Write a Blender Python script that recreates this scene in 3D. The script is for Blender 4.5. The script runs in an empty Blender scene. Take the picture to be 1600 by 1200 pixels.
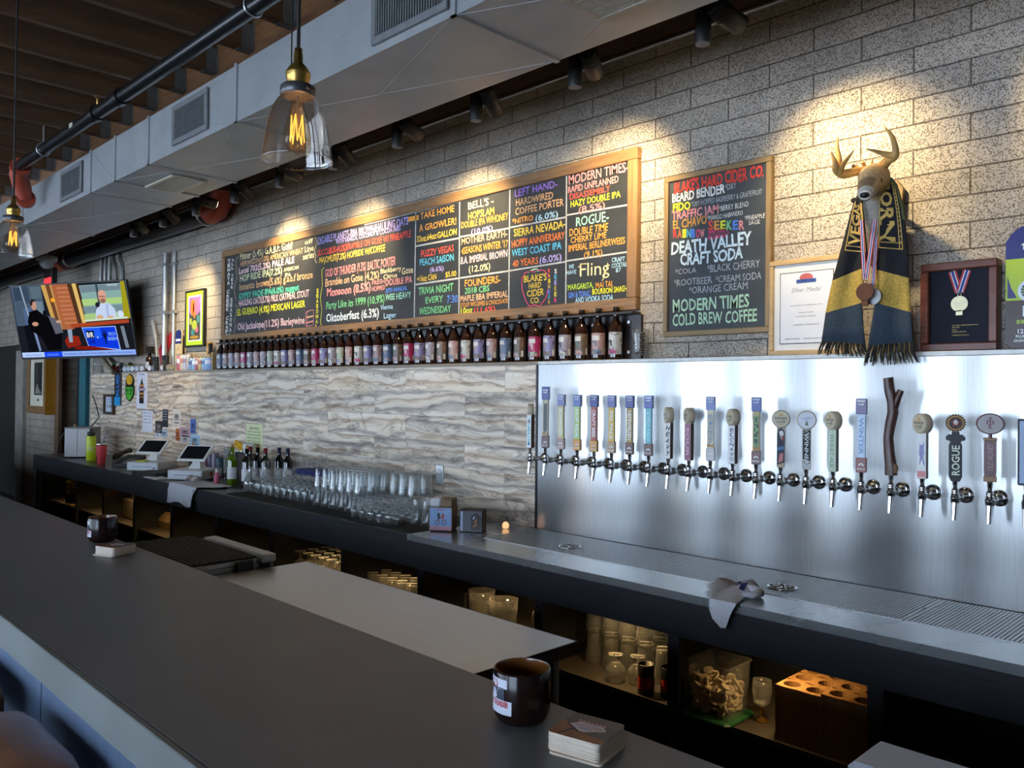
import bpy, math, random
from mathutils import Vector, Matrix, noise as mnoise

random.seed(7)
SC = bpy.context.scene
COL = SC.collection
PI = math.pi

# ------------------------------------------------------------------ camera
FPX, YAW, PITCH, ROLL, CAMZ = 1276.17, 0.788952, 0.0088878, 0.0103955, 1.68
_fw = Vector((-math.sin(YAW) * math.cos(PITCH), math.cos(YAW) * math.cos(PITCH), math.sin(PITCH)))
_r = Vector((math.cos(YAW), math.sin(YAW), 0))
_u = _r.cross(_fw)
_R = _r * math.cos(ROLL) + _u * math.sin(ROLL)
_U = -_r * math.sin(ROLL) + _u * math.cos(ROLL)
CAM = Vector((0, 0, CAMZ))
cd = bpy.data.cameras.new('camera')
cd.sensor_width = 36.0
cd.lens = FPX / 1600 * 36.0
cd.clip_start = 0.05
cam = bpy.data.objects.new('camera', cd)
COL.objects.link(cam)
cam.matrix_world = Matrix(((_R.x, _U.x, -_fw.x, 0), (_R.y, _U.y, -_fw.y, 0), (_R.z, _U.z, -_fw.z, CAMZ), (0, 0, 0, 1)))
SC.camera = cam


def at(x, y, Y=None, Z=None, X=None):
    """The point of the place seen at photo position x, y, on the plane Y=, Z= or X= (metres)."""
    d = _fw * FPX + _R * (x - 800) - _U * (y - 600)
    if Y is not None:
        t = Y / d.y
    elif Z is not None:
        t = (Z - CAMZ) / d.z
    else:
        t = X / d.x
    return CAM + d * t


# ------------------------------------------------------------------ planes of the room (metres)
YB = 3.35      # brick wall
YT = 3.24      # tile and steel face below the ledge
ZL = 1.845     # ledge top
ZCT = 0.93     # back counter top
YCF = 2.615    # back counter front
ZBAR = 1.067   # front bar top
XL, XR, YF, ZCEIL = -17.0, 3.2, -5.0, 3.62

# ------------------------------------------------------------------ view, world, lights
SC.view_settings.view_transform = 'Standard'
SC.view_settings.look = 'None'
SC.view_settings.gamma = 1.0
SC.view_settings.exposure = 3.5
SC.view_settings.use_curve_mapping = False
SC.cycles.max_bounces = 8
SC.cycles.diffuse_bounces = 4
SC.cycles.glossy_bounces = 4
SC.cycles.transparent_max_bounces = 48
SC.cycles.sample_clamp_indirect = 4.0
SC.cycles.caustics_reflective = False
SC.cycles.caustics_refractive = False
w = bpy.data.worlds.new('world')
SC.world = w
w.use_nodes = True
w.node_tree.nodes['Background'].inputs[0].default_value = (0.62, 0.78, 1.0, 1)
w.node_tree.nodes['Background'].inputs[1].default_value = 1.0


def area(name, loc, sx, sy, rot, power, color, spread=PI):
    l = bpy.data.lights.new(name, 'AREA')
    l.shape = 'RECTANGLE'
    l.size, l.size_y = sx, sy
    l.energy = power
    l.color = color
    l.spread = spread
    o = bpy.data.objects.new(name, l)
    COL.objects.link(o)
    o.location = loc
    o.rotation_euler = rot
    return o


def spot(name, loc, target, power, color, size, blend, radius=0.02):
    l = bpy.data.lights.new(name, 'SPOT')
    l.energy = power
    l.color = color
    l.spot_size = size
    l.spot_blend = blend
    l.shadow_soft_size = radius
    o = bpy.data.objects.new(name, l)
    COL.objects.link(o)
    o.location = loc
    o.rotation_euler = (Vector(target) - Vector(loc)).to_track_quat('-Z', 'Y').to_euler()
    return o


# storefront windows in the wall behind the camera: (x0, x1, power per m2, colour)
WINDOWS = [
    (-14.6, -11.6, 26, (0.85, 0.92, 1.0)),
    (-9.80, -8.30, 50, (1.0, 0.84, 0.66)),
    (-7.60, -6.80, 48, (0.94, 1.0, 0.90)),
    (-6.50, -5.80, 44, (0.92, 0.99, 1.0)),
    (-5.30, -4.65, 66, (0.92, 0.97, 1.0)),
    (-3.90, -3.40, 42, (0.86, 0.93, 1.0)),
    (-3.10, -2.45, 38, (0.93, 0.92, 1.0)),
    (-1.85, 1.60, 20, (0.84, 0.90, 1.0)),
]
WZ0, WZ1 = 0.25, 2.95
for i, (x0, x1, p, c) in enumerate(WINDOWS):
    area('daylight', ((x0 + x1) / 2, YF - 0.06, (WZ0 + WZ1) / 2), x1 - x0, WZ1 - WZ0, (PI / 2, 0, PI), 1.8 * p * (x1 - x0) * (WZ1 - WZ0), (c[0], c[1] * 0.985, c[2] * 0.93))

# ------------------------------------------------------------------ materials
MATS = {}


def _nt(name):
    m = bpy.data.materials.new(name)
    m.use_nodes = True
    nt = m.node_tree
    return m, nt, nt.nodes['Principled BSDF']


def N(nt, kind, **kw):
    n = nt.nodes.new(kind)
    for k, v in kw.items():
        if k.startswith('i_'):
            n.inputs[k[2:].replace('_', ' ')].default_value = v
        else:
            setattr(n, k, v)
    return n


def ramp(nt, stops, fac=None, interp='LINEAR'):
    r = nt.nodes.new('ShaderNodeValToRGB')
    r.color_ramp.interpolation = interp
    els = r.color_ramp.elements
    while len(els) > 1:
        els.remove(els[-1])
    els[0].position = stops[0][0]
    els[0].color = (*stops[0][1], 1)
    for p, c in stops[1:]:
        e = els.new(p)
        e.color = (*c, 1)
    if fac is not None:
        nt.links.new(fac, r.inputs[0])
    return r


def M(name, col=(0.5, 0.5, 0.5), rough=0.5, metal=0.0, var=0.12, scale=30.0, spec=0.5, coat=0.0, emit=None, es=1.0, stretch=None, bump=0.0, alpha=1.0):
    """Principled material whose colour and roughness vary a little with a noise texture."""
    if name in MATS:
        return MATS[name]
    m, nt, b = _nt(name)
    b.inputs['Base Color'].default_value = (*col, 1)
    b.inputs['Roughness'].default_value = rough
    b.inputs['Metallic'].default_value = metal
    b.inputs['Specular IOR Level'].default_value = spec
    b.inputs['Coat Weight'].default_value = coat
    b.inputs['Alpha'].default_value = alpha
    if emit:
        b.inputs['Emission Color'].default_value = (*emit, 1)
        b.inputs['Emission Strength'].default_value = es
    if var or bump:
        tc = N(nt, 'ShaderNodeTexCoord')
        vec = tc.outputs['Object']
        if stretch:
            mp = N(nt, 'ShaderNodeMapping')
            mp.inputs['Scale'].default_value = stretch
            nt.links.new(vec, mp.inputs[0])
            vec = mp.outputs[0]
        no = N(nt, 'ShaderNodeTexNoise', i_Scale=scale, i_Detail=4.0)
        nt.links.new(vec, no.inputs['Vector'])
        lo = tuple(max(0, c * (1 - var)) for c in col)
        hi = tuple(min(1, c * (1 + var)) for c in col)
        r = ramp(nt, [(0.3, lo), (0.7, hi)], no.outputs['Fac'])
        nt.links.new(r.outputs[0], b.inputs['Base Color'])
        if bump:
            bp = N(nt, 'ShaderNodeBump', i_Strength=bump, i_Distance=0.01)
            nt.links.new(no.outputs['Fac'], bp.inputs['Height'])
            nt.links.new(bp.outputs[0], b.inputs['Normal'])
    MATS[name] = m
    return m


def wood(name, dark, light, stretch=(1.5, 18, 18), rough=0.55, scale=2.2, bump=0.15):
    if name in MATS:
        return MATS[name]
    m, nt, b = _nt(name)
    tc = N(nt, 'ShaderNodeTexCoord')
    mp = N(nt, 'ShaderNodeMapping')
    mp.inputs['Scale'].default_value = stretch
    nt.links.new(tc.outputs['Object'], mp.inputs[0])
    no = N(nt, 'ShaderNodeTexNoise', i_Scale=scale, i_Detail=6.0, i_Roughness=0.65, i_Distortion=0.6)
    nt.links.new(mp.outputs[0], no.inputs['Vector'])
    r = ramp(nt, [(0.3, dark), (0.5, tuple((a + c) / 2 for a, c in zip(dark, light))), (0.72, light)], no.outputs['Fac'])
    nt.links.new(r.outputs[0], b.inputs['Base Color'])
    b.inputs['Roughness'].default_value = rough
    bp = N(nt, 'ShaderNodeBump', i_Strength=bump, i_Distance=0.005)
    nt.links.new(no.outputs['Fac'], bp.inputs['Height'])
    nt.links.new(bp.outputs[0], b.inputs['Normal'])
    MATS[name] = m
    return m


def glass(name, tint=(1, 1, 1), refl=1.0, rough=0.02, base=0.06, edge=0.62):
    """Thin clear glass: clear straight on, mirror-like at a grazing angle."""
    if name in MATS:
        return MATS[name]
    m = bpy.data.materials.new(name)
    m.use_nodes = True
    nt = m.node_tree
    nt.nodes.clear()
    out = N(nt, 'ShaderNodeOutputMaterial')
    tr = N(nt, 'ShaderNodeBsdfTransparent')
    tr.inputs[0].default_value = (*tint, 1)
    gl = N(nt, 'ShaderNodeBsdfGlossy')
    gl.inputs['Color'].default_value = (refl, refl, refl, 1)
    gl.inputs['Roughness'].default_value = rough
    lw = N(nt, 'ShaderNodeLayerWeight', i_Blend=0.35)
    ed = ramp(nt, [(0.55, tint), (0.95, tuple((0.78 if edge > 0.1 else 0.6) * c for c in tint))], lw.outputs['Facing'])   # a wall seen edge on is darker
    nt.links.new(ed.outputs[0], tr.inputs[0])
    ma = N(nt, 'ShaderNodeMath', operation='MULTIPLY_ADD')
    nt.links.new(lw.outputs['Facing'], ma.inputs[0])
    ma.inputs[1].default_value = 0.66
    ma.inputs[2].default_value = base
    pw = N(nt, 'ShaderNodeMath', operation='POWER')
    pw.inputs[1].default_value = 1.5
    nt.links.new(ma.outputs[0], pw.inputs[0])
    mx = N(nt, 'ShaderNodeMixShader')
    nt.links.new(pw.outputs[0], mx.inputs[0])
    nt.links.new(tr.outputs[0], mx.inputs[1])
    nt.links.new(gl.outputs[0], mx.inputs[2])
    df = N(nt, 'ShaderNodeBsdfDiffuse')   # thick rims and edges scatter some light
    df.inputs[0].default_value = (*[0.9 * c for c in tint], 1)
    rm = ramp(nt, [(0.62, (edge * 0.05,) * 3), (1.0, (edge,) * 3)], lw.outputs['Facing'])
    m2 = N(nt, 'ShaderNodeMixShader')
    nt.links.new(rm.outputs[0], m2.inputs[0])
    nt.links.new(mx.outputs[0], m2.inputs[1])
    nt.links.new(df.outputs[0], m2.inputs[2])
    nt.links.new(m2.outputs[0], out.inputs[0])
    MATS[name] = m
    return m


def glow(name, col, strength=1.0):
    if name in MATS:
        return MATS[name]
    m = bpy.data.materials.new(name)
    m.use_nodes = True
    nt = m.node_tree
    nt.nodes.clear()
    out = N(nt, 'ShaderNodeOutputMaterial')
    e = N(nt, 'ShaderNodeEmission')
    e.inputs[0].default_value = (*col, 1)
    e.inputs[1].default_value = strength
    nt.links.new(e.outputs[0], out.inputs[0])
    MATS[name] = m
    return m


# ------------------------------------------------------------------ mesh helpers
def curve(pts, k=5):
    """A smooth curve through points (x, y, z, radius)."""
    P = [Vector(p) for p in pts]
    out = []
    for i in range(len(P) - 1):
        a, b, c, d = P[max(i - 1, 0)], P[i], P[i + 1], P[min(i + 2, len(P) - 1)]
        for j in range(k):
            t = j / k
            out.append(0.5 * (2 * b + (c - a) * t + (2 * a - 5 * b + 4 * c - d) * t * t + (3 * b - a - 3 * c + d) * t ** 3))
    return out + [P[-1]]


class MB:
    """Collects shapes, then links them as one mesh object."""

    def __init__(self):
        self.v, self.f, self.m, self.s = [], [], [], []

    def add(self, vs, fs, mat=0, smooth=False, T=None):
        o = len(self.v)
        for p in vs:
            self.v.append(tuple(T @ Vector(p)) if T is not None else tuple(p))
        for q in fs:
            self.f.append(tuple(o + i for i in q))
            self.m.append(mat)
            self.s.append(smooth)
        return self

    def box(self, lo, hi, mat=0, T=None, bev=0.0):
        x0, y0, z0 = (min(a, b) for a, b in zip(lo, hi))
        x1, y1, z1 = (max(a, b) for a, b in zip(lo, hi))
        if bev <= 0:
            vs = [(x0, y0, z0), (x1, y0, z0), (x1, y1, z0), (x0, y1, z0), (x0, y0, z1), (x1, y0, z1), (x1, y1, z1), (x0, y1, z1)]
            fs = [(3, 2, 1, 0), (4, 5, 6, 7), (0, 1, 5, 4), (1, 2, 6, 5), (2, 3, 7, 6), (3, 0, 4, 7)]
            return self.add(vs, fs, mat, False, T)
        b = min(bev, (x1 - x0) / 2.01, (y1 - y0) / 2.01, (z1 - z0) / 2.01)
        vs, idx = [], {}
        for i, X in enumerate((x0, x1)):
            for j, Y in enumerate((y0, y1)):
                for k, Z in enumerate((z0, z1)):
                    sx, sy, sz = (b if i == 0 else -b), (b if j == 0 else -b), (b if k == 0 else -b)
                    idx[i, j, k] = len(vs)
                    vs += [(X, Y + sy, Z + sz), (X + sx, Y, Z + sz), (X + sx, Y + sy, Z)]
        g = lambda i, j, k, a: idx[i, j, k] + a
        fs = []
        for i in (0, 1):
            q = [g(i, 0, 0, 0), g(i, 1, 0, 0), g(i, 1, 1, 0), g(i, 0, 1, 0)]
            fs.append(q if i else q[::-1])
            q = [g(0, i, 0, 1), g(0, i, 1, 1), g(1, i, 1, 1), g(1, i, 0, 1)]
            fs.append(q if i else q[::-1])
            q = [g(0, 0, i, 2), g(1, 0, i, 2), g(1, 1, i, 2), g(0, 1, i, 2)]
            fs.append(q if i else q[::-1])
        for i in (0, 1):
            for j in (0, 1):
                fs.append([g(i, j, 0, 0), g(i, j, 0, 1), g(i, j, 1, 1), g(i, j, 1, 0)] if i == j else [g(i, j, 0, 1), g(i, j, 0, 0), g(i, j, 1, 0), g(i, j, 1, 1)])
                fs.append([g(i, 0, j, 0), g(i, 0, j, 2), g(i, 1, j, 2), g(i, 1, j, 0)] if i != j else [g(i, 0, j, 2), g(i, 0, j, 0), g(i, 1, j, 0), g(i, 1, j, 2)])
                fs.append([g(0, i, j, 1), g(0, i, j, 2), g(1, i, j, 2), g(1, i, j, 1)] if i == j else [g(0, i, j, 2), g(0, i, j, 1), g(1, i, j, 1), g(1, i, j, 2)])
                for k in (0, 1):
                    t = [g(i, j, k, 0), g(i, j, k, 1), g(i, j, k, 2)]
                    fs.append(t if (i + j + k) % 2 else t[::-1])
        return self.add(vs, fs, mat, False, T)

    def lathe(self, prof, n=20, c=(0, 0, 0), mat=0, T=None, smooth=True, cap0=True, cap1=True, a0=0.0, a1=2 * PI):
        """prof: (radius, z) pairs bottom to top."""
        full = abs(a1 - a0 - 2 * PI) < 1e-6
        k = n if full else n + 1
        vs, fs = [], []
        for r, z in prof:
            for i in range(k):
                a = a0 + (a1 - a0) * i / n
                vs.append((c[0] + r * math.cos(a), c[1] + r * math.sin(a), c[2] + z))
        for j in range(len(prof) - 1):
            for i in range(n):
                i2 = (i + 1) % k
                fs.append((j * k + i, j * k + i2, (j + 1) * k + i2, (j + 1) * k + i))
        self.add(vs, fs, mat, smooth, T)
        if full and cap0 and prof[0][0] > 1e-6:
            self.add(vs[:k], [tuple(range(k))[::-1]], mat, False, T)
        if full and cap1 and prof[-1][0] > 1e-6:
            self.add(vs[-k:], [tuple(range(k))], mat, False, T)
        return self

    def tube(self, pts, r, n=10, mat=0, caps=True, smooth=True, flat=1.0):
        """Round bar along pts; r one radius or one per point."""
        pts = [Vector(p) for p in pts]
        rs = r if isinstance(r, (list, tuple)) else [r] * len(pts)
        vs, fs = [], []
        d0 = (pts[1] - pts[0]).normalized()
        up = Vector((0, 0, 1)) if abs(d0.z) < 0.9 else Vector((1, 0, 0))
        a = d0.cross(up).normalized()
        for i, p in enumerate(pts):
            d = (pts[min(i + 1, len(pts) - 1)] - pts[max(i - 1, 0)]).normalized()
            a = (a - d * a.dot(d)).normalized()
            b = d.cross(a)
            for j in range(n):
                t = 2 * PI * j / n
                vs.append(tuple(p + a * (rs[i] * math.cos(t)) + b * (rs[i] * flat * math.sin(t))))
        for i in range(len(pts) - 1):
            for j in range(n):
                fs.append((i * n + j, i * n + (j + 1) % n, (i + 1) * n + (j + 1) % n, (i + 1) * n + j))
        self.add(vs, fs, mat, smooth)
        if caps:
            self.add(vs[:n], [tuple(range(n))[::-1]], mat)
            self.add(vs[-n:], [tuple(range(n))], mat)
        return self

    def prism(self, poly, p0, ax, ay, az, mat=0, side=None):
        """Polygon poly in the axes ax, ay at p0, pushed by az."""
        p0, ax, ay, az = Vector(p0), Vector(ax), Vector(ay), Vector(az)
        a = [p0 + ax * x + ay * y for x, y in poly]
        b = [p + az for p in a]
        n = len(a)
        self.add(a + b, [tuple(range(n))[::-1], tuple(range(n, 2 * n))], mat)
        self.add(a + b, [(i, (i + 1) % n, n + (i + 1) % n, n + i) for i in range(n)], mat if side is None else side)
        return self

    def loft(self, rings, mat=0, caps=True, smooth=True):
        n = len(rings[0])
        vs = [tuple(p) for r in rings for p in r]
        fs = []
        for i in range(len(rings) - 1):
            for j in range(n):
                fs.append((i * n + j, i * n + (j + 1) % n, (i + 1) * n + (j + 1) % n, (i + 1) * n + j))
        self.add(vs, fs, mat, smooth)
        if caps:
            self.add(vs[:n], [tuple(range(n))[::-1]], mat, smooth)
            self.add(vs[-n:], [tuple(range(n))], mat, smooth)
        return self

    def sheet(self, rows, thick, nrm, mats=0, smooth=True):
        """A cloth or paper: a grid of points (rows of equal length) given a thickness along nrm; mats one index or one per row of cells."""
        nrm = Vector(nrm).normalized() * thick
        R, K = len(rows), len(rows[0])
        A = [Vector(p) for r in rows for p in r]
        Bk = [p + nrm for p in A]
        o = R * K
        for i in range(R - 1):
            mi = mats[i] if isinstance(mats, (list, tuple)) else mats
            fs = []
            for j in range(K - 1):
                q = (i * K + j, i * K + j + 1, (i + 1) * K + j + 1, (i + 1) * K + j)
                fs.append(q[::-1])
                fs.append(tuple(o + k for k in q))
            fs.append((i * K, (i + 1) * K, o + (i + 1) * K, o + i * K)[::-1])
            fs.append((i * K + K - 1, (i + 1) * K + K - 1, o + (i + 1) * K + K - 1, o + i * K + K - 1))
            if i == 0:
                fs += [(j, j + 1, o + j + 1, o + j) for j in range(K - 1)]
            if i == R - 2:
                fs += [((R - 1) * K + j, (R - 1) * K + j + 1, o + (R - 1) * K + j + 1, o + (R - 1) * K + j)[::-1] for j in range(K - 1)]
            self.add(A + Bk, fs, mi, smooth)
        return self

    def text(self, s, p0, ax, ay, width=None, height=0.1, mat=0, bold=0.0, wob=0.0, center=False, lift=None, shear=0.0):
        """Flat lettering: left end of the base line at p0, ax along, ay up."""
        vs, fs = glyphs(s, bold, shear)
        if not vs:
            return self
        x0 = min(v[0] for v in vs)
        x1 = max(v[0] for v in vs)
        y1 = max(v[1] for v in vs)
        sy = height / max(y1, 1e-4)
        sx = width / (x1 - x0) if width else sy
        ax, ay, p0 = Vector(ax), Vector(ay), Vector(p0)
        if center:
            p0 = p0 - ax * ((x1 - x0) * sx / 2)
        out = []
        ph = random.random() * 50
        for x, y in vs:
            X, Y = (x - x0) * sx, y * sy
            if wob:
                X += wob * height * mnoise.noise((X / height * 0.9 + ph, Y / height, 3.1))
                Y += wob * height * mnoise.noise((X / height * 0.7 + ph, Y / height * 0.6, 9.7))
            out.append(p0 + ax * X + ay * Y)
        return self.add(out, fs, mat)

    def stroke(self, pts, wdt, nrm, mat=0):
        """A flat chalk line along pts."""
        nrm = Vector(nrm)
        pts = [Vector(p) for p in pts]
        vs = []
        for i, p in enumerate(pts):
            d = (pts[min(i + 1, len(pts) - 1)] - pts[max(i - 1, 0)]).normalized()
            s = d.cross(nrm).normalized() * wdt / 2
            vs += [p - s, p + s]
        return self.add(vs, [(2 * i, 2 * i + 1, 2 * i + 3, 2 * i + 2) for i in range(len(pts) - 1)], mat)

    def mesh(self, name, mats, off=Vector((0, 0, 0))):
        me = bpy.data.meshes.new(name)
        me.from_pydata([tuple(Vector(p) - off) for p in self.v], [], self.f)
        for m in (mats if isinstance(mats, (list, tuple)) else [mats]):
            me.materials.append(m)
        me.polygons.foreach_set('material_index', self.m)
        me.polygons.foreach_set('use_smooth', self.s)
        me.update()
        return me


_FONT = {}


def glyphs(s, bold=0.0, shear=0.0):
    key = (s, round(bold, 4), round(shear, 3))
    if key not in _FONT:
        c = bpy.data.curves.new('lettering', 'FONT')
        c.body = s
        c.resolution_u = 2
        c.offset = bold
        c.shear = shear
        o = bpy.data.objects.new('lettering', c)
        me = bpy.data.meshes.new_from_object(o)
        _FONT[key] = ([(v.co.x, v.co.y) for v in me.vertices], [tuple(p.vertices) for p in me.polygons])
        bpy.data.meshes.remove(me)
        bpy.data.objects.remove(o)
        bpy.data.curves.remove(c)
    return _FONT[key]


def tag(o, label=None, cat=None, group=None, kind=None):
    if label:
        o['label'] = label
    if cat:
        o['category'] = cat
    if group:
        o['group'] = group
    if kind:
        o['kind'] = kind
    return o


def thing(name, label, cat, loc=(0, 0, 0), rz=0.0, group=None, kind=None):
    o = bpy.data.objects.new(name, None)
    o.empty_display_size = 0.05
    COL.objects.link(o)
    o.location = loc
    o.rotation_euler = (0, 0, rz)
    return tag(o, label, cat, group, kind)


def part(name, mb, mats, parent, world=False, label=None, kind=None):
    """A part (or sub-part) of a thing. world: the shape was given in room coordinates, and the thing is not turned."""
    off = Vector((0, 0, 0))
    if world:
        p = parent
        while p is not None:
            off += Vector(p.location)
            p = p.parent
    o = bpy.data.objects.new(name, mb.mesh(name, mats, off))
    COL.objects.link(o)
    o.parent = parent
    return tag(o, label, None, None, kind)


def solo(name, mb, mats, label=None, cat=None, group=None, kind=None, local=False, loc=(0, 0, 0), rz=0.0):
    """A thing that is one mesh; its origin goes to the middle of its base."""
    off = Vector((0, 0, 0))
    if not local:
        xs, ys, zs = zip(*mb.v)
        off = Vector(((min(xs) + max(xs)) / 2, (min(ys) + max(ys)) / 2, min(zs)))
        loc = off
    o = bpy.data.objects.new(name, mb.mesh(name, mats, off))
    COL.objects.link(o)
    o.location = loc
    o.rotation_euler = (0, 0, rz)
    return tag(o, label, cat, group, kind)


def struct(name, mb, mats, label=None, cat=None, parent=None):
    o = bpy.data.objects.new(name, mb.mesh(name, mats))
    COL.objects.link(o)
    o.parent = parent
    return tag(o, label, cat, None, 'structure')


def copy_thing(src, loc, rz=0.0, label=None, group=None):
    """A copy of a thing with copies of its parts and sub-parts."""
    c = src.copy()
    COL.objects.link(c)
    c.location = loc
    c.rotation_euler = (0, 0, rz)
    for ch in KIDS.get(src.name, ()):
        d = ch.copy()
        COL.objects.link(d)
        d.parent = c
        for g in KIDS.get(ch.name, ()):
            e = g.copy()
            COL.objects.link(e)
            e.parent = d
    return tag(c, label, None, group)


KIDS = {}


def proto(root):
    """Remember the parts of a thing so that it can be copied quickly."""
    for o in [root, *root.children_recursive]:
        KIDS[o.name] = list(o.children)
    return root


ORD = ['', 'first', 'second', 'third', 'fourth', 'fifth', 'sixth', 'seventh', 'eighth', 'ninth', 'tenth', 'eleventh', 'twelfth', 'thirteenth', 'fourteenth',
       'fifteenth', 'sixteenth', 'seventeenth', 'eighteenth', 'nineteenth', 'twentieth']


def nth(i):
    return ORD[i] if i < len(ORD) else '%d%s' % (i, {1: 'st', 2: 'nd', 3: 'rd'}.get(i % 10, 'th') if i // 10 % 10 != 1 else 'th')

# ================================================================== the setting
def brick_mat():
    m, nt, b = _nt('grey_block_masonry')
    L = nt.links.new
    tc = N(nt, 'ShaderNodeTexCoord')
    sp = N(nt, 'ShaderNodeSeparateXYZ')
    L(tc.outputs['Object'], sp.inputs[0])
    ax = N(nt, 'ShaderNodeMath', operation='ADD')
    ax.inputs[1].default_value = 1.364 + 0.2032 + 0.4064 * 50
    L(sp.outputs['X'], ax.inputs[0])
    az = N(nt, 'ShaderNodeMath', operation='ADD')
    az.inputs[1].default_value = -2.839 + 0.1016 * 40
    L(sp.outputs['Z'], az.inputs[0])
    # the courses are not quite straight
    nz = N(nt, 'ShaderNodeTexNoise', i_Scale=3.0, i_Detail=2.0)
    L(tc.outputs['Object'], nz.inputs['Vector'])
    wz = N(nt, 'ShaderNodeMath', operation='MULTIPLY_ADD')
    wz.inputs[1].default_value = 0.012
    wz.inputs[2].default_value = -0.006
    L(nz.outputs['Fac'], wz.inputs[0])
    az2 = N(nt, 'ShaderNodeMath', operation='ADD')
    L(az.outputs[0], az2.inputs[0])
    L(wz.outputs[0], az2.inputs[1])
    cb = N(nt, 'ShaderNodeCombineXYZ')
    L(ax.outputs[0], cb.inputs[0])
    L(az2.outputs[0], cb.inputs[1])
    br = N(nt, 'ShaderNodeTexBrick', offset=0.5, offset_frequency=2)
    br.inputs['Scale'].default_value = 1.0
    br.inputs['Brick Width'].default_value = 0.4064
    br.inputs['Row Height'].default_value = 0.1016
    br.inputs['Mortar Size'].default_value = 0.0035
    br.inputs['Mortar Smooth'].default_value = 0.5
    br.inputs['Bias'].default_value = 0.0
    br.inputs['Color1'].default_value = (0.46, 0.405, 0.345, 1)
    br.inputs['Color2'].default_value = (0.54, 0.475, 0.405, 1)
    br.inputs['Mortar'].default_value = (0.20, 0.17, 0.145, 1)  # mortar matches the blocks; the joint shadow is put into this colour
    L(cb.outputs[0], br.inputs['Vector'])
    pit = N(nt, 'ShaderNodeTexNoise', i_Scale=210.0, i_Detail=2.0, i_Roughness=0.55)
    L(tc.outputs['Object'], pit.inputs['Vector'])
    pr = ramp(nt, [(0.36, (0.48, 0.45, 0.42)), (0.43, (1, 1, 1))], pit.outputs['Fac'])
    big = N(nt, 'ShaderNodeTexNoise', i_Scale=5.0, i_Detail=4.0)
    L(tc.outputs['Object'], big.inputs['Vector'])
    bg = ramp(nt, [(0.3, (0.84, 0.84, 0.85)), (0.7, (1.1, 1.08, 1.05))], big.outputs['Fac'])
    m1 = N(nt, 'ShaderNodeMix', data_type='RGBA', blend_type='MULTIPLY')
    m1.inputs['Factor'].default_value = 1.0
    L(br.outputs['Color'], m1.inputs['A'])
    L(pr.outputs[0], m1.inputs['B'])
    m2 = N(nt, 'ShaderNodeMix', data_type='RGBA', blend_type='MULTIPLY')
    m2.inputs['Factor'].default_value = 1.0
    L(m1.outputs['Result'], m2.inputs['A'])
    L(bg.outputs[0], m2.inputs['B'])
    L(m2.outputs['Result'], b.inputs['Base Color'])
    b.inputs['Roughness'].default_value = 0.9
    b.inputs['Specular IOR Level'].default_value = 0.2
    h1 = N(nt, 'ShaderNodeMath', operation='MULTIPLY_ADD')   # joints are recessed
    h1.inputs[1].default_value = -1.0
    h1.inputs[2].default_value = 1.0
    L(br.outputs['Fac'], h1.inputs[0])
    pv = ramp(nt, [(0.36, (0.0, 0.0, 0.0)), (0.46, (0.45, 0.45, 0.45))], pit.outputs['Fac'])
    h2 = N(nt, 'ShaderNodeMath', operation='ADD')
    L(h1.outputs[0], h2.inputs[0])
    L(pv.outputs[0], h2.inputs[1])
    bp = N(nt, 'ShaderNodeBump', i_Strength=0.9, i_Distance=0.010)
    L(h2.outputs[0], bp.inputs['Height'])
    L(bp.outputs[0], b.inputs['Normal'])
    return m


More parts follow.
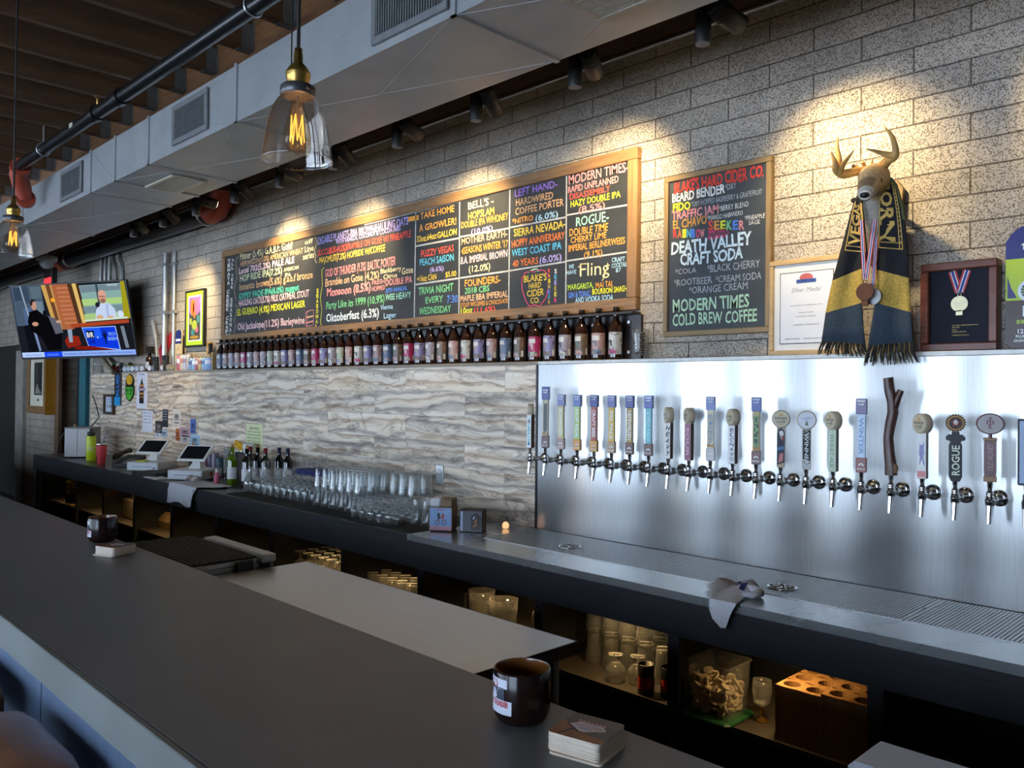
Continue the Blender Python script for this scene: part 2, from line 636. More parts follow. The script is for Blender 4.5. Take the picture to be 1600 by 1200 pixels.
def tile_mat():
    m, nt, b = _nt('petrified_wood_tile')
    L = nt.links.new
    tc = N(nt, 'ShaderNodeTexCoord')
    sp = N(nt, 'ShaderNodeSeparateXYZ')
    L(tc.outputs['Object'], sp.inputs[0])
    ax = N(nt, 'ShaderNodeMath', operation='ADD')
    ax.inputs[1].default_value = 30.0
    L(sp.outputs['X'], ax.inputs[0])
    az = N(nt, 'ShaderNodeMath', operation='ADD')
    az.inputs[1].default_value = -1.826 + 0.153 * 20
    L(sp.outputs['Z'], az.inputs[0])
    cb = N(nt, 'ShaderNodeCombineXYZ')
    L(ax.outputs[0], cb.inputs[0])
    L(az.outputs[0], cb.inputs[1])
    br = N(nt, 'ShaderNodeTexBrick', offset=0.37, offset_frequency=2, squash=1.0)
    br.inputs['Scale'].default_value = 1.0
    br.inputs['Brick Width'].default_value = 0.92
    br.inputs['Row Height'].default_value = 0.153
    br.inputs['Mortar Size'].default_value = 0.0012
    br.inputs['Color1'].default_value = (0, 0, 0, 1)
    br.inputs['Color2'].default_value = (1, 1, 1, 1)
    br.inputs['Mortar'].default_value = (0.5, 0.5, 0.5, 1)
    L(cb.outputs[0], br.inputs['Vector'])
    # each tile shows another piece of the stone
    off = N(nt, 'ShaderNodeVectorMath', operation='MULTIPLY')
    off.inputs[1].default_value = (37.0, 19.0, 53.0)
    L(br.outputs['Color'], off.inputs[0])
    v = N(nt, 'ShaderNodeVectorMath', operation='ADD')
    L(tc.outputs['Object'], v.inputs[0])
    L(off.outputs[0], v.inputs[1])
    mp = N(nt, 'ShaderNodeMapping')
    mp.inputs['Scale'].default_value = (0.55, 1.0, 2.6)
    mp.inputs['Rotation'].default_value = (0, 0.10, 0)
    L(v.outputs[0], mp.inputs[0])
    wn = N(nt, 'ShaderNodeTexNoise', i_Scale=2.2, i_Detail=3.0, i_Roughness=0.55)
    L(mp.outputs[0], wn.inputs['Vector'])
    ws = N(nt, 'ShaderNodeVectorMath', operation='MULTIPLY_ADD')   # the bands bend and swirl
    ws.inputs[1].default_value = (0.55, 0.55, 0.55)
    L(wn.outputs['Color'], ws.inputs[0])
    L(mp.outputs[0], ws.inputs[2])
    wv = N(nt, 'ShaderNodeTexWave', wave_type='BANDS', bands_direction='Z', wave_profile='SAW', i_Scale=1.0, i_Distortion=2.2, i_Detail=4.0)
    wv.inputs['Detail Scale'].default_value = 1.6
    wv.inputs['Detail Roughness'].default_value = 0.62
    L(ws.outputs[0], wv.inputs['Vector'])
    base = ramp(nt, [(0.0, (0.74, 0.62, 0.48)), (0.16, (0.84, 0.74, 0.60)), (0.30, (0.76, 0.63, 0.49)), (0.42, (0.50, 0.36, 0.24)), (0.50, (0.78, 0.67, 0.54)), (0.68, (0.86, 0.79, 0.68)), (0.82, (0.58, 0.48, 0.39)), (0.90, (0.38, 0.32, 0.28)), (1.0, (0.64, 0.55, 0.46))], wv.outputs['Fac'])
    n2 = N(nt, 'ShaderNodeTexNoise', i_Scale=3.4, i_Detail=5.0, i_Roughness=0.6, i_Distortion=0.7)
    L(ws.outputs[0], n2.inputs['Vector'])
    vein = ramp(nt, [(0.44, (1, 1, 1)), (0.485, (0.82, 0.78, 0.74)), (0.50, (0.46, 0.42, 0.40)), (0.51, (0.85, 0.82, 0.79)), (0.56, (1, 1, 1))], n2.outputs['Fac'])
    n3 = N(nt, 'ShaderNodeTexNoise', i_Scale=2.6, i_Detail=6.0, i_Roughness=0.66, i_Distortion=0.6)
    L(ws.outputs[0], n3.inputs['Vector'])
    dark = ramp(nt, [(0.36, (0.36, 0.34, 0.35)), (0.45, (1, 1, 1))], n3.outputs['Fac'])
    m1 = N(nt, 'ShaderNodeMix', data_type='RGBA', blend_type='MULTIPLY')
    m1.inputs['Factor'].default_value = 1.0
    L(base.outputs[0], m1.inputs['A'])
    L(vein.outputs[0], m1.inputs['B'])
    m2 = N(nt, 'ShaderNodeMix', data_type='RGBA', blend_type='MULTIPLY')
    m2.inputs['Factor'].default_value = 0.85
    L(m1.outputs['Result'], m2.inputs['A'])
    L(dark.outputs[0], m2.inputs['B'])
    m3 = N(nt, 'ShaderNodeMix', data_type='RGBA')
    L(br.outputs['Fac'], m3.inputs['Factor'])
    tv_ = ramp(nt, [(0.0, (0.80, 0.78, 0.76)), (1.0, (1.08, 1.06, 1.04))], br.outputs['Color'])
    m4 = N(nt, 'ShaderNodeMix', data_type='RGBA', blend_type='MULTIPLY')
    m4.inputs['Factor'].default_value = 1.0
    L(m2.outputs['Result'], m4.inputs['A'])
    L(tv_.outputs[0], m4.inputs['B'])
    L(m4.outputs['Result'], m3.inputs['A'])
    m3.inputs['B'].default_value = (0.35, 0.31, 0.28, 1)
    L(m3.outputs['Result'], b.inputs['Base Color'])
    b.inputs['Roughness'].default_value = 0.42
    return m


def steel_mat(name, rough=0.28, aniso=0.75, rot=0.0, col=(0.60, 0.63, 0.65), streak=(40, 40, 1.2), brush=0.0):
    m, nt, b = _nt(name)
    L = nt.links.new
    tc = N(nt, 'ShaderNodeTexCoord')
    mp = N(nt, 'ShaderNodeMapping')
    mp.inputs['Scale'].default_value = streak
    L(tc.outputs['Object'], mp.inputs[0])
    no = N(nt, 'ShaderNodeTexNoise', i_Scale=6.0, i_Detail=5.0)
    L(mp.outputs[0], no.inputs['Vector'])
    r = ramp(nt, [(0.3, tuple(c * 0.93 for c in col)), (0.7, tuple(min(1, c * 1.06) for c in col))], no.outputs['Fac'])
    L(r.outputs[0], b.inputs['Base Color'])
    b.inputs['Metallic'].default_value = 0.95
    sm = N(nt, 'ShaderNodeTexNoise', i_Scale=2.3, i_Detail=5.0)
    L(tc.outputs['Object'], sm.inputs['Vector'])
    rr = N(nt, 'ShaderNodeMath', operation='MULTIPLY_ADD')
    rr.inputs[1].default_value = 0.06
    rr.inputs[2].default_value = rough - 0.03
    L(sm.outputs['Fac'], rr.inputs[0])
    L(rr.outputs[0], b.inputs['Roughness'])
    b.inputs['Anisotropic'].default_value = aniso
    b.inputs['Anisotropic Rotation'].default_value = rot
    if brush:
        # coarser brushing scratches spread part of the reflection far up and down
        gl = N(nt, 'ShaderNodeBsdfAnisotropic', i_Roughness=0.66, i_Anisotropy=0.85, i_Rotation=rot)
        L(r.outputs[0], gl.inputs['Color'])
        mx = N(nt, 'ShaderNodeMixShader')
        mx.inputs[0].default_value = brush
        L(b.outputs[0], mx.inputs[1])
        L(gl.outputs[0], mx.inputs[2])
        L(mx.outputs[0], nt.nodes['Material Output'].inputs['Surface'])
    tg = N(nt, 'ShaderNodeTangent', direction_type='UV_MAP')
    L(tg.outputs[0], b.inputs['Tangent'])
    if brush:
        L(tg.outputs[0], gl.inputs['Tangent'])
    return m


def uv_box(o, axes):
    """A simple UV map along two axes, for the brushing direction."""
    uv = o.data.uv_layers.new(name='UVMap')
    for lp in o.data.loops:
        c = o.data.vertices[lp.vertex_index].co
        uv.data[lp.index].uv = (c[axes[0]], c[axes[1]])


BRICK = brick_mat()
TILE = tile_mat()
DECK = wood('dark_deck_boards', (0.018, 0.008, 0.005), (0.05, 0.024, 0.013), (14, 1.2, 14))
JOIST = wood('joist_timber', (0.050, 0.024, 0.012), (0.15, 0.078, 0.038), (14, 1.2, 14))
BEAM = wood('beam_timber', (0.14, 0.060, 0.024), (0.30, 0.14, 0.056), (1.5, 14, 14))
FLOORM = M('dark_concrete', (0.06, 0.055, 0.05), 0.45, var=0.25, scale=4)
PLASTER = M('dark_grey_plaster', (0.11, 0.105, 0.10), 0.8, scale=6)
GALV = M('galvanised_sheet', (0.42, 0.44, 0.45), 0.45, 0.55, var=0.08, scale=5)
GALVD = M('galvanised_bracket', (0.22, 0.24, 0.25), 0.5, 0.7)
BLACK = M('black_paint', (0.012, 0.012, 0.013), 0.45, scale=14)
BLACKM = M('matt_black', (0.016, 0.016, 0.017), 0.75, scale=14)
BLKMETAL = M('black_metal', (0.02, 0.02, 0.022), 0.32, 0.6)
STEELP = M('zinc_conduit', (0.55, 0.56, 0.56), 0.35, 0.8, scale=12)
RED = M('red_paint', (0.42, 0.07, 0.035), 0.5, scale=14)
WHITE = M('white_plastic', (0.78, 0.78, 0.77), 0.4, var=0.04)
STEEL = steel_mat('brushed_steel_sheet', 0.18, 1.0, 0.25, (0.66, 0.665, 0.66), brush=0.62)
STEELH = steel_mat('brushed_steel_top', 0.27, 0.35, 0.25, col=(0.55, 0.57, 0.59), streak=(1.2, 40, 40))
CHROME = M('polished_chrome', (0.70, 0.70, 0.71), 0.12, 1.0, var=0.03)
LAMBLK = wood('black_oak_laminate', (0.011, 0.012, 0.015), (0.030, 0.032, 0.038), (1.5, 26, 26), 0.42, bump=0.1)
OAK = wood('brown_oak', (0.17, 0.085, 0.035), (0.34, 0.19, 0.085), (1.6, 22, 22), 0.5)
OAKV = wood('brown_oak_upright', (0.17, 0.085, 0.035), (0.34, 0.19, 0.085), (22, 22, 1.6), 0.5)
SLATE = M('chalkboard_slate', (0.028, 0.029, 0.031), 0.55, var=0.35, scale=3.0)
DARKWOOD = wood('dark_walnut', (0.035, 0.018, 0.010), (0.085, 0.045, 0.025), (20, 20, 1.5), 0.55)
TEAL = M('teal_paint', (0.02, 0.13, 0.16), 0.6)
GREYP = M('grey_plaster', (0.30, 0.28, 0.25), 0.85, var=0.18, scale=7)

# floor, ceiling, walls
struct('floor', MB().box((XL, YF, -0.1), (XR, YB + 1.2, 0.0)), FLOORM)
struct('ceiling', MB().box((XL, YF, ZCEIL), (XR, YB + 1.2, ZCEIL + 0.1)), DECK)
XN0, XN1, XP0, XD0 = at(88, 620, YB).x, at(140, 620, YB).x, at(40, 620, YB).x, at(30, 620, YB).x
wb = MB()
wb.box((XN1, YB, 0), (XR, YB + 0.2, ZCEIL))
wb.box((XP0, YB, 0), (XN0, YB + 0.62, ZCEIL))
wb.box((XN0, YB, 2.30), (XN1, YB + 0.2, ZCEIL))
wb.box((XL, YB, 2.30), (XP0, YB + 0.2, ZCEIL))
struct('wall_back', wb, BRICK)
struct('wall_niche', MB().box((XN0, YB + 0.62, 0), (XN1 + 0.2, YB + 0.7, 2.5)).box((XN1, YB + 0.2, 0), (XN1 + 0.2, YB + 0.62, 2.5)).box((XN0, YB + 0.2, 2.30), (XN1, YB + 0.62, 2.5)), DARKWOOD)
struct('trim_1', MB().box((XN0, YB - 0.02, 0), (XN0 + 0.17, YB + 0.02, 2.3)), wood('brown_jamb', (0.10, 0.055, 0.03), (0.2, 0.12, 0.07), (20, 20, 1.5)))
struct('trim_2', MB().box((XN1 - 0.30, YB - 0.03, 0.95), (XN1 - 0.06, YB + 0.05, 2.3)).box((XN1 - 0.37, YB - 0.035, 0.90), (XN1 - 0.30, YB + 0.06, 2.3), 1).box((XN1 - 0.37, YB - 0.035, 0.90), (XN1 - 0.06, YB + 0.06, 0.955), 1), [TEAL, BLACK])
struct('trim_3', MB().box((XD0, YB - 0.05, 0), (XP0 + 0.05, YB + 0.02, 2.2)), GREYP)
d = MB().box((XL, YB + 0.06, 0), (XD0, YB + 0.12, 2.3), bev=0.004)
d.box((XL + 0.5, YB + 0.045, 0.2), (XD0 - 0.25, YB + 0.06, 1.0), bev=0.003).box((XL + 0.5, YB + 0.045, 1.15), (XD0 - 0.25, YB + 0.06, 2.1), bev=0.003)
struct('door_1', d, M('dark_door', (0.03, 0.025, 0.022), 0.6))
struct('wall_left', MB().box((XL - 0.2, YF, 0), (XL, YB + 0.2, ZCEIL)), PLASTER)
struct('wall_right', MB().box((XR, YF, 0), (XR + 0.2, YB + 0.2, ZCEIL)), PLASTER)
wf = MB().box((XL, YF - 0.2, 0), (XR, YF, WZ0)).box((XL, YF - 0.2, WZ1), (XR, YF, ZCEIL))
xs = [XL] + [x for a in WINDOWS for x in a[:2]] + [XR]
for i in range(0, len(xs), 2):
    wf.box((xs[i], YF - 0.2, WZ0), (xs[i + 1], YF, WZ1))
struct('wall_front', wf, PLASTER)
for i, (x0, x1, p, c) in enumerate(WINDOWS):
    f = MB()
    for a in (x0, x1 - 0.04):
        f.box((a, YF - 0.05, WZ0), (a + 0.04, YF + 0.02, WZ1))
    f.box((x0, YF - 0.05, WZ0), (x1, YF + 0.02, WZ0 + 0.05)).box((x0, YF - 0.05, WZ1 - 0.05), (x1, YF + 0.02, WZ1))
    struct('window_%d' % (i + 1), f, BLKMETAL)

# joists hung on a beam
hang = MB()
for s in (-1, 1):
    hang.box((s * 0.021, -0.06, 0), (s * 0.024, -0.002, 0.13)).box((s * 0.021, -0.004, 0.0), (s * 0.034, -0.001, 0.15))
hang.box((-0.024, -0.075, -0.003), (0.024, -0.002, 0.0))
hmesh = hang.mesh('joist_hanger', GALVD)
jb = MB().box((-0.02, YF, 0), (0.02, 1.92, 0.27)).mesh('ceiling_joist', JOIST)
for k in range(-27, 17):
    o = bpy.data.objects.new('ceiling_joist', jb)
    COL.objects.link(o)
    o.location = (-4.20 + 0.4 * k, 0, 3.35)
    tag(o, kind='structure')
    if k > -14:
        h = bpy.data.objects.new('joist_hanger', hmesh)
        COL.objects.link(h)
        h.parent = o
        h.location = (0, 1.92, 0)
struct('beam', MB().box((XL, 1.92, 3.28), (XR, 2.0, ZCEIL)), BEAM)
struct('trim_4', MB().box((XL, YB - 0.045, 3.425), (XR, YB, ZCEIL)), wood('ledger_timber', (0.05, 0.024, 0.012), (0.13, 0.065, 0.03), (1.5, 14, 14)))

# ------------------------------------------------------------------ tile wall, ledge, steel
XST = at(840, 700, YT).x
struct('trim_5', MB().box((-10.25, YT, 0.0), (XST - 0.012, YB, 1.826)), TILE)
struct('trim_6', MB().box((XST - 0.012, YT - 0.006, 0.93), (XST, YT + 0.01, 1.826)), BLKMETAL)
lg = MB().box((-10.25, YT - 0.006, 1.826), (XST, YB, ZL), 0, bev=0.002).box((XST, YT - 0.006, 1.826), (XR, YB, ZL), 1, bev=0.002)
struct('trim_7', lg, [M('ledge_oak', (0.30, 0.25, 0.20), 0.6, scale=12), M('ledge_steel', (0.40, 0.39, 0.37), 0.4, 0.6)])
sb = struct('trim_8', MB().box((XST, YT, 0.936), (XR - 0.05, YB - 0.002, 1.8255)), STEEL)
uv_box(sb, (0, 2))

# ------------------------------------------------------------------ duct
YD0, YD1, ZD0, ZD1 = 1.80, 2.325, 2.955, 3.228
duct = thing('air_duct', 'long galvanised rectangular air duct running below the ceiling joists', 'duct', (-5, (YD0 + YD1) / 2, ZD0))
part('duct_body', MB().box((XL + 0.1, YD0, ZD0), (XR - 0.1, YD1, ZD1)), GALV, duct, True)
for px, py in ((36, 340), (142, 302), (180, 285), (232, 258), (369, 190), (710, 21), (1230, -230)):
    x = at(px, py, YD0).x
    f = MB()
    f.box((x - 0.012, YD0 - 0.008, ZD0 - 0.008), (x + 0.012, YD0, ZD1 + 0.008)).box((x - 0.012, YD0 - 0.008, ZD0 - 0.008), (x + 0.012, YD1 + 0.008, ZD0)).box((x - 0.012, YD1, ZD0 - 0.008), (x + 0.012, YD1 + 0.008, ZD1 + 0.008))
    part('flange_seam', f, GALV, duct, True)
# cross-brakes: shallow creases folded into the panels between the seams
cr = MB()
sx = [at(px, py, YD0).x for px, py in ((36, 340), (142, 302), (180, 285), (369, 190), (710, 21), (1230, -230))]
for a, b2 in zip(sx[:-1], sx[1:]):
    for p, q in (((a, ZD0), (b2, ZD1)), ((a, ZD1), (b2, ZD0))):
        cr.tube([(p[0], YD0, p[1]), (q[0], YD0, q[1])], 0.0012, 4)
    for p, q in (((a, YD0), (b2, YD1)), ((a, YD1), (b2, YD0))):
        cr.tube([(p[0], p[1], ZD0), (q[0], q[1], ZD0)], 0.0012, 4)
part('panel_crease', cr, GALV, duct, True)


def grille(name, x0, x1, a0, a1, face, vert, frame_mat, label):
    """A louvred register on the duct: face 'front' (in x, z) or 'under' (in x, y)."""
    P = (lambda x, a, d: (x, YD0 - d - 0.002, a)) if face == 'front' else (lambda x, a, d: (x, a, ZD0 - d - 0.002))
    c = P((x0 + x1) / 2, (a0 + a1) / 2, 0)
    root = thing(name, label, 'air vent', c)
    fr = MB()
    t = 0.028
    for q in ((x0, a0, x1, a0 + t), (x0, a1 - t, x1, a1), (x0, a0 + t, x0 + t, a1 - t), (x1 - t, a0 + t, x1, a1 - t)):
        fr.box(P(q[0], q[1], 0.0), P(q[2], q[3], 0.014), bev=0.003)
    part('frame', fr, frame_mat, root, True)
    part('backing', MB().box(P(x0 + t, a0 + t, 0.001), P(x1 - t, a1 - t, 0.003)), BLACKM, root, True)
    sl = MB()
    n = int(((x1 - x0) if vert else (a1 - a0)) / 0.017)
    for i in range(n):
        if vert:
            x = x0 + t + (x1 - x0 - 2 * t) * (i + 0.5) / n
            sl.box(P(x - 0.0022, a0 + t, 0.003), P(x + 0.0022, a1 - t, 0.012))
        else:
            a = a0 + t + (a1 - a0 - 2 * t) * (i + 0.5) / n
            sl.box(P(x0 + t, a - 0.003, 0.003), P(x1 - t, a + 0.003, 0.012))
    part('louvre', sl, frame_mat, root, True)


DUSTY = M('dark_grille_paint', (0.20, 0.21, 0.22), 0.5, 0.3)
CREAM = M('cream_grille', (0.45, 0.40, 0.32), 0.5)
for n, (ax_, ay_, bx_, by_), lab in (
        (1, (272, 208, 327, 178), 'dark louvred vent on the duct side beyond the near pendant'),
        (2, (97, 298, 130, 285), 'dark louvred vent on the duct side by the red pipe coupling'),
        (3, (584, 66, 703, 6), 'dark louvred vent on the duct side right of the near pendant')):
    xa, xb = at(ax_, ay_, YD0).x, at(bx_, by_, YD0).x
    grille('air_vent', xa, xb, ZD0 + 0.03, ZD1 - 0.03, 'front', True, DUSTY, lab)
p, q = at(226, 290, Z=ZD0), at(324, 282, Z=ZD0)
grille('ceiling_vent', p.x, q.x, p.y, q.y, 'under', False, CREAM, 'small cream louvred vent under the duct beyond the near pendant')
p = at(939, 29, Z=ZD0)
grille('ceiling_vent', p.x, p.x + 0.42, p.y - 0.24, p.y, 'under', False, CREAM, 'cream louvred vent under the duct at the top edge of the photo')

# ------------------------------------------------------------------ sprinkler pipe and black pipe
pipe = thing('sprinkler_pipe', 'black steel sprinkler pipe hung below the ceiling joists', 'pipe', (-5, 1.59, 3.25))
part('pipe', MB().tube([(-6.6, 1.59, 3.25), (XR - 0.1, 1.59, 3.25)], 0.037, 20), M('black_pipe_steel', (0.018, 0.018, 0.02), 0.28, 0.5), pipe, True)
for px, py in ((150, 172), (188, 150)):
    x = at(px, py, 1.59).x
    part('coupling_collar', MB().tube([(x - 0.035, 1.59, 3.25), (x + 0.035, 1.59, 3.25)], 0.045, 20), BLKMETAL, pipe, True)
for px, py in ((68, 232), (396, 6)):
    x = at(px, py, 1.59).x
    ring = MB()
    ring.tube([(x, 1.59 + 0.041 * math.cos(a), 3.25 + 0.041 * math.sin(a)) for a in [2 * PI * i / 20 for i in range(21)]], 0.005, 6)
    ring.tube([(x, 1.59, 3.291), (x, 1.59, 3.62)], 0.005, 8)
    part('hanger_ring', ring, STEELP, pipe, True)
part('tag_label', MB().box((at(121, 190, 1.59).x - 0.03, 1.552, 3.235), (at(121, 190, 1.59).x + 0.03, 1.5535, 3.262)), M('aged_sticker', (0.5, 0.47, 0.40), 0.7), pipe, True)
xk = at(153, 150, 1.59).x
part('bleed_valve', MB().tube([(xk, 1.59, 3.285), (xk, 1.59, 3.33), (xk + 0.02, 1.57, 3.335)], 0.008, 8), M('brass', (0.45, 0.28, 0.08), 0.35, 0.9), pipe, True)
xc = at(88, 258, 1.62).x
cp = MB()
cp.tube([(-6.6, 1.59, 3.25), (-6.75, 1.62, 3.22), (-6.82, 1.66, 3.15), (-6.84, 1.69, 3.07)], [0.05, 0.062, 0.062, 0.05], 16)
for q in ((-6.62, 1.593, 3.247), (-6.84, 1.685, 3.075)):
    cp.tube([(q[0] + 0.02, q[1], q[2]), (q[0] - 0.025, q[1] + 0.01, q[2] - 0.01)], 0.066, 16)
part('red_elbow', cp, RED, pipe, True, label='red painted pipe elbow with grooved couplings')

bp_ = thing('drain_pipe', 'thick black pipe along the brick wall above the television', 'pipe', (-9, 3.2, 3.2))
q0 = at(330, 333, 3.2)
zz = q0.z
part('pipe', MB().tube([(XL + 0.2, 3.2, zz), (q0.x, 3.2, zz)], 0.085, 20), BLKMETAL, bp_, True)
part('red_elbow', MB().tube([(q0.x - 0.02, 3.2, zz), (q0.x + 0.10, 3.2, zz + 0.01), (q0.x + 0.19, 3.2, zz + 0.07), (q0.x + 0.22, 3.2, zz + 0.17)], 0.098, 18), RED, bp_, True, label='red painted pipe elbow')
x2 = at(97, 412, 3.2).x
part('red_coupling', MB().tube([(x2 - 0.14, 3.2, zz), (x2 + 0.14, 3.2, zz)], 0.10, 18), RED, bp_, True, label='red pipe coupling')
for x in (q0.x - 0.10, x2 + 0.35):
    part('pipe_clamp', MB().tube([(x, 3.2 + 0.09 * math.cos(a), zz + 0.09 * math.sin(a)) for a in [2 * PI * i / 20 for i in range(21)]], 0.012, 6), STEELP, bp_, True)

# conduits on the brick
for px, r, off, lab in ((259, 0.026, 0.042, 'thicker of two tall grey conduits on the brick left of the green framed poster'), (273, 0.017, 0.019, 'thinner tall grey conduit on the brick next to the green framed poster')):
    p = at(px, 420, YB - off)
    c = MB().tube([(p.x, YB - off, ZL + 0.003), (p.x, YB - off, 3.04)], r, 14)
    root = thing('conduit', lab, 'conduit', (p.x, YB - off, ZL), group='conduits on the brick wall')
    part('tube', c, STEELP, root, True)
    for z in (2.42, 2.9):
        part('strap', MB().box((p.x - r - 0.03, YB - off - r - 0.003, z), (p.x + r + 0.03, YB - 0.001, z + 0.03)), STEELP, root, True)
for i, (px, top) in enumerate(((158, 0), (164.5, 0), (171, 0), (181, 1), (191.5, 1))):
    p = at(px, 425, YB - 0.02)
    pts = [(p.x, YB - 0.022, 2.2), (p.x, YB - 0.022, 2.98)]
    pts += [(p.x - 0.02, YB - 0.022, 3.05), (p.x - 0.09, YB - 0.022, 3.12), (p.x - 0.11, YB - 0.022, 3.2)] if top else [(p.x, YB - 0.022, 3.2)]
    solo('conduit', MB().tube(pts, 0.019, 12), STEELP, '%s conduit from the left in the cluster behind the television' % nth(i + 1), 'conduit', 'conduits behind the television')

# ------------------------------------------------------------------ track lights
track = thing('light_track', 'black ceiling track that carries the row of spotlights', 'light track', (-4, 2.6, 3.12))
part('rail', MB().box((-8.2, 2.582, 3.12), (XR - 0.2, 2.618, 3.15)), BLACK, track, True)
for x in (-7.5, -5.5, -3.5, -1.5, 0.5, 2.4):
    part('drop_rod', MB().tube([(x, 2.6, 3.15), (x, 2.6, 3.62)], 0.006, 8), BLACK, track, True)
cw = solo('cable_conduit', MB().tube([(XL + 0.3, YB - 0.014, 3.405), (XR - 0.2, YB - 0.014, 3.405)], 0.012, 10), STEELP, 'thin straight cable pipe along the top of the brick wall', 'conduit')
LIT = {0: (-0.28, 2.9), 1: (-1.40, 2.80), 2: (-2.62, 2.88), 4: (-3.70, 2.88), 6: (-4.85, 2.88), 8: (-5.9, 2.95), 10: (-7.72, 2.55)}
WARM = (1.0, 0.78, 0.42)
HEADM = M('spotlight_body', (0.018, 0.018, 0.019), 0.5, 0.1)
LENS = glow('spot_lens', (1.0, 0.85, 0.55), 2.0)
LENSOFF = M('frosted_lens', (0.35, 0.34, 0.32), 0.3)
for k in range(0, 11):
    x = -1.0 - 0.62 * k
    root = thing('track_spotlight', '%s black track spotlight from the right end of the ceiling track' % nth(k + 1), 'spotlight', (x, 2.6, 3.12), group='black track spotlights')
    a = MB().box((-0.05, -0.018, -0.022), (0.05, 0.018, 0.0), bev=0.004)
    a.lathe([(0.028, -0.155), (0.030, -0.15), (0.030, -0.022), (0.012, -0.015)], 18, (-0.02, 0, 0))
    part('driver_housing', a, HEADM, root)
    part('end_cap', MB().lathe([(0.026, -0.157), (0.026, -0.1551)], 18, (-0.02, 0, 0)), M('grey_cap', (0.22, 0.21, 0.2), 0.6), root)
    tgt = LIT.get(k)
    tv = Vector(((tgt[0] - x) if tgt else -0.3, YB - 2.6, ((tgt[1] if tgt else 2.6) - 3.05))).normalized()
    p0 = Vector((0.045, 0.02, -0.05))
    h = MB().tube([p0 - tv * 0.05, p0 - tv * 0.045, p0 + tv * 0.10, p0 + tv * 0.102], [0.028, 0.036, 0.038, 0.035], 20)
    for i in range(5):
        h.tube([p0 - tv * (0.035 - i * 0.011), p0 - tv * (0.030 - i * 0.011)], 0.040, 20)
    part('lamp_head', h, HEADM, root)
    part('lens', MB().tube([p0 + tv * 0.1022, p0 + tv * 0.1035], 0.032, 20), LENS if tgt else LENSOFF, root)
    part('yoke', MB().tube([(0.0, 0, -0.015), p0 + Vector((-0.03, -0.01, 0.0))], 0.008, 8), HEADM, root)
    if tgt:
        s = spot('track_spot_beam', Vector((x, 2.6, 3.12)) + p0 + tv * 0.11, (tgt[0], YB, tgt[1] - 0.30), 13 if k > 1 else 11, WARM, math.radians(76), 1.0, 0.03)

# ================================================================== boards, pictures, television on the wall
import numpy as np


def S(r, g, b):
    f = lambda c: c / 12.92 if c <= 0.04045 else ((c + 0.055) / 1.055) ** 2.4
    return (f(r), f(g), f(b))


def quadmap(px, rect):
    """Photo corners TL, TR, BR, BL of a flat rectangle -> function from photo position to rectangle coordinates."""
    (x0, z0, x1, z1) = rect
    A, B = [], []
    for (u, v), (X, Z) in zip(px, ((x0, z1), (x1, z1), (x1, z0), (x0, z0))):
        A += [[u, v, 1, 0, 0, 0, -u * X, -v * X], [0, 0, 0, u, v, 1, -u * Z, -v * Z]]
        B += [X, Z]
    h = np.linalg.solve(np.array(A, float), np.array(B, float))

    def f(u, v):
        w_ = h[6] * u + h[7] * v + 1
        return ((h[0] * u + h[1] * v + h[2]) / w_, (h[3] * u + h[4] * v + h[5]) / w_)
    return f


CHALK = {}
PAL = {
    'w': (0.93, 0.91, 0.88), 'cream': (0.90, 0.84, 0.66), 'tan': (0.84, 0.66, 0.48), 'pinkw': (0.92, 0.78, 0.80), 'pgreen': (0.80, 0.83, 0.66), 'teal': (0.32, 0.78, 0.66),
    'pink': (0.90, 0.58, 0.58), 'yel': (0.92, 0.90, 0.22), 'lav': (0.72, 0.66, 0.92), 'red': (0.92, 0.34, 0.28), 'gold': (0.92, 0.78, 0.30), 'peach': (0.92, 0.72, 0.56),
    'blue': (0.36, 0.55, 0.92), 'cyan': (0.36, 0.75, 0.90), 'or': (0.93, 0.64, 0.28), 'dor': (0.90, 0.48, 0.24), 'green': (0.48, 0.80, 0.56), 'mint': (0.62, 0.86, 0.76), 'lblue': (0.68, 0.84, 0.93),
    'pur': (0.60, 0.46, 0.84), 'lime': (0.72, 0.85, 0.28), 'hot': (0.90, 0.30, 0.48), 'red2': (0.88, 0.28, 0.22), 'wb': (0.88, 0.94, 0.96), 'lg': (0.74, 0.86, 0.72), 'grey': (0.72, 0.73, 0.74)}


def ck(k):
    if k not in CHALK:
        CHALK[k] = M('chalk_' + k, S(*PAL[k]), 0.9, var=0.18, scale=60)
    return CHALK[k]


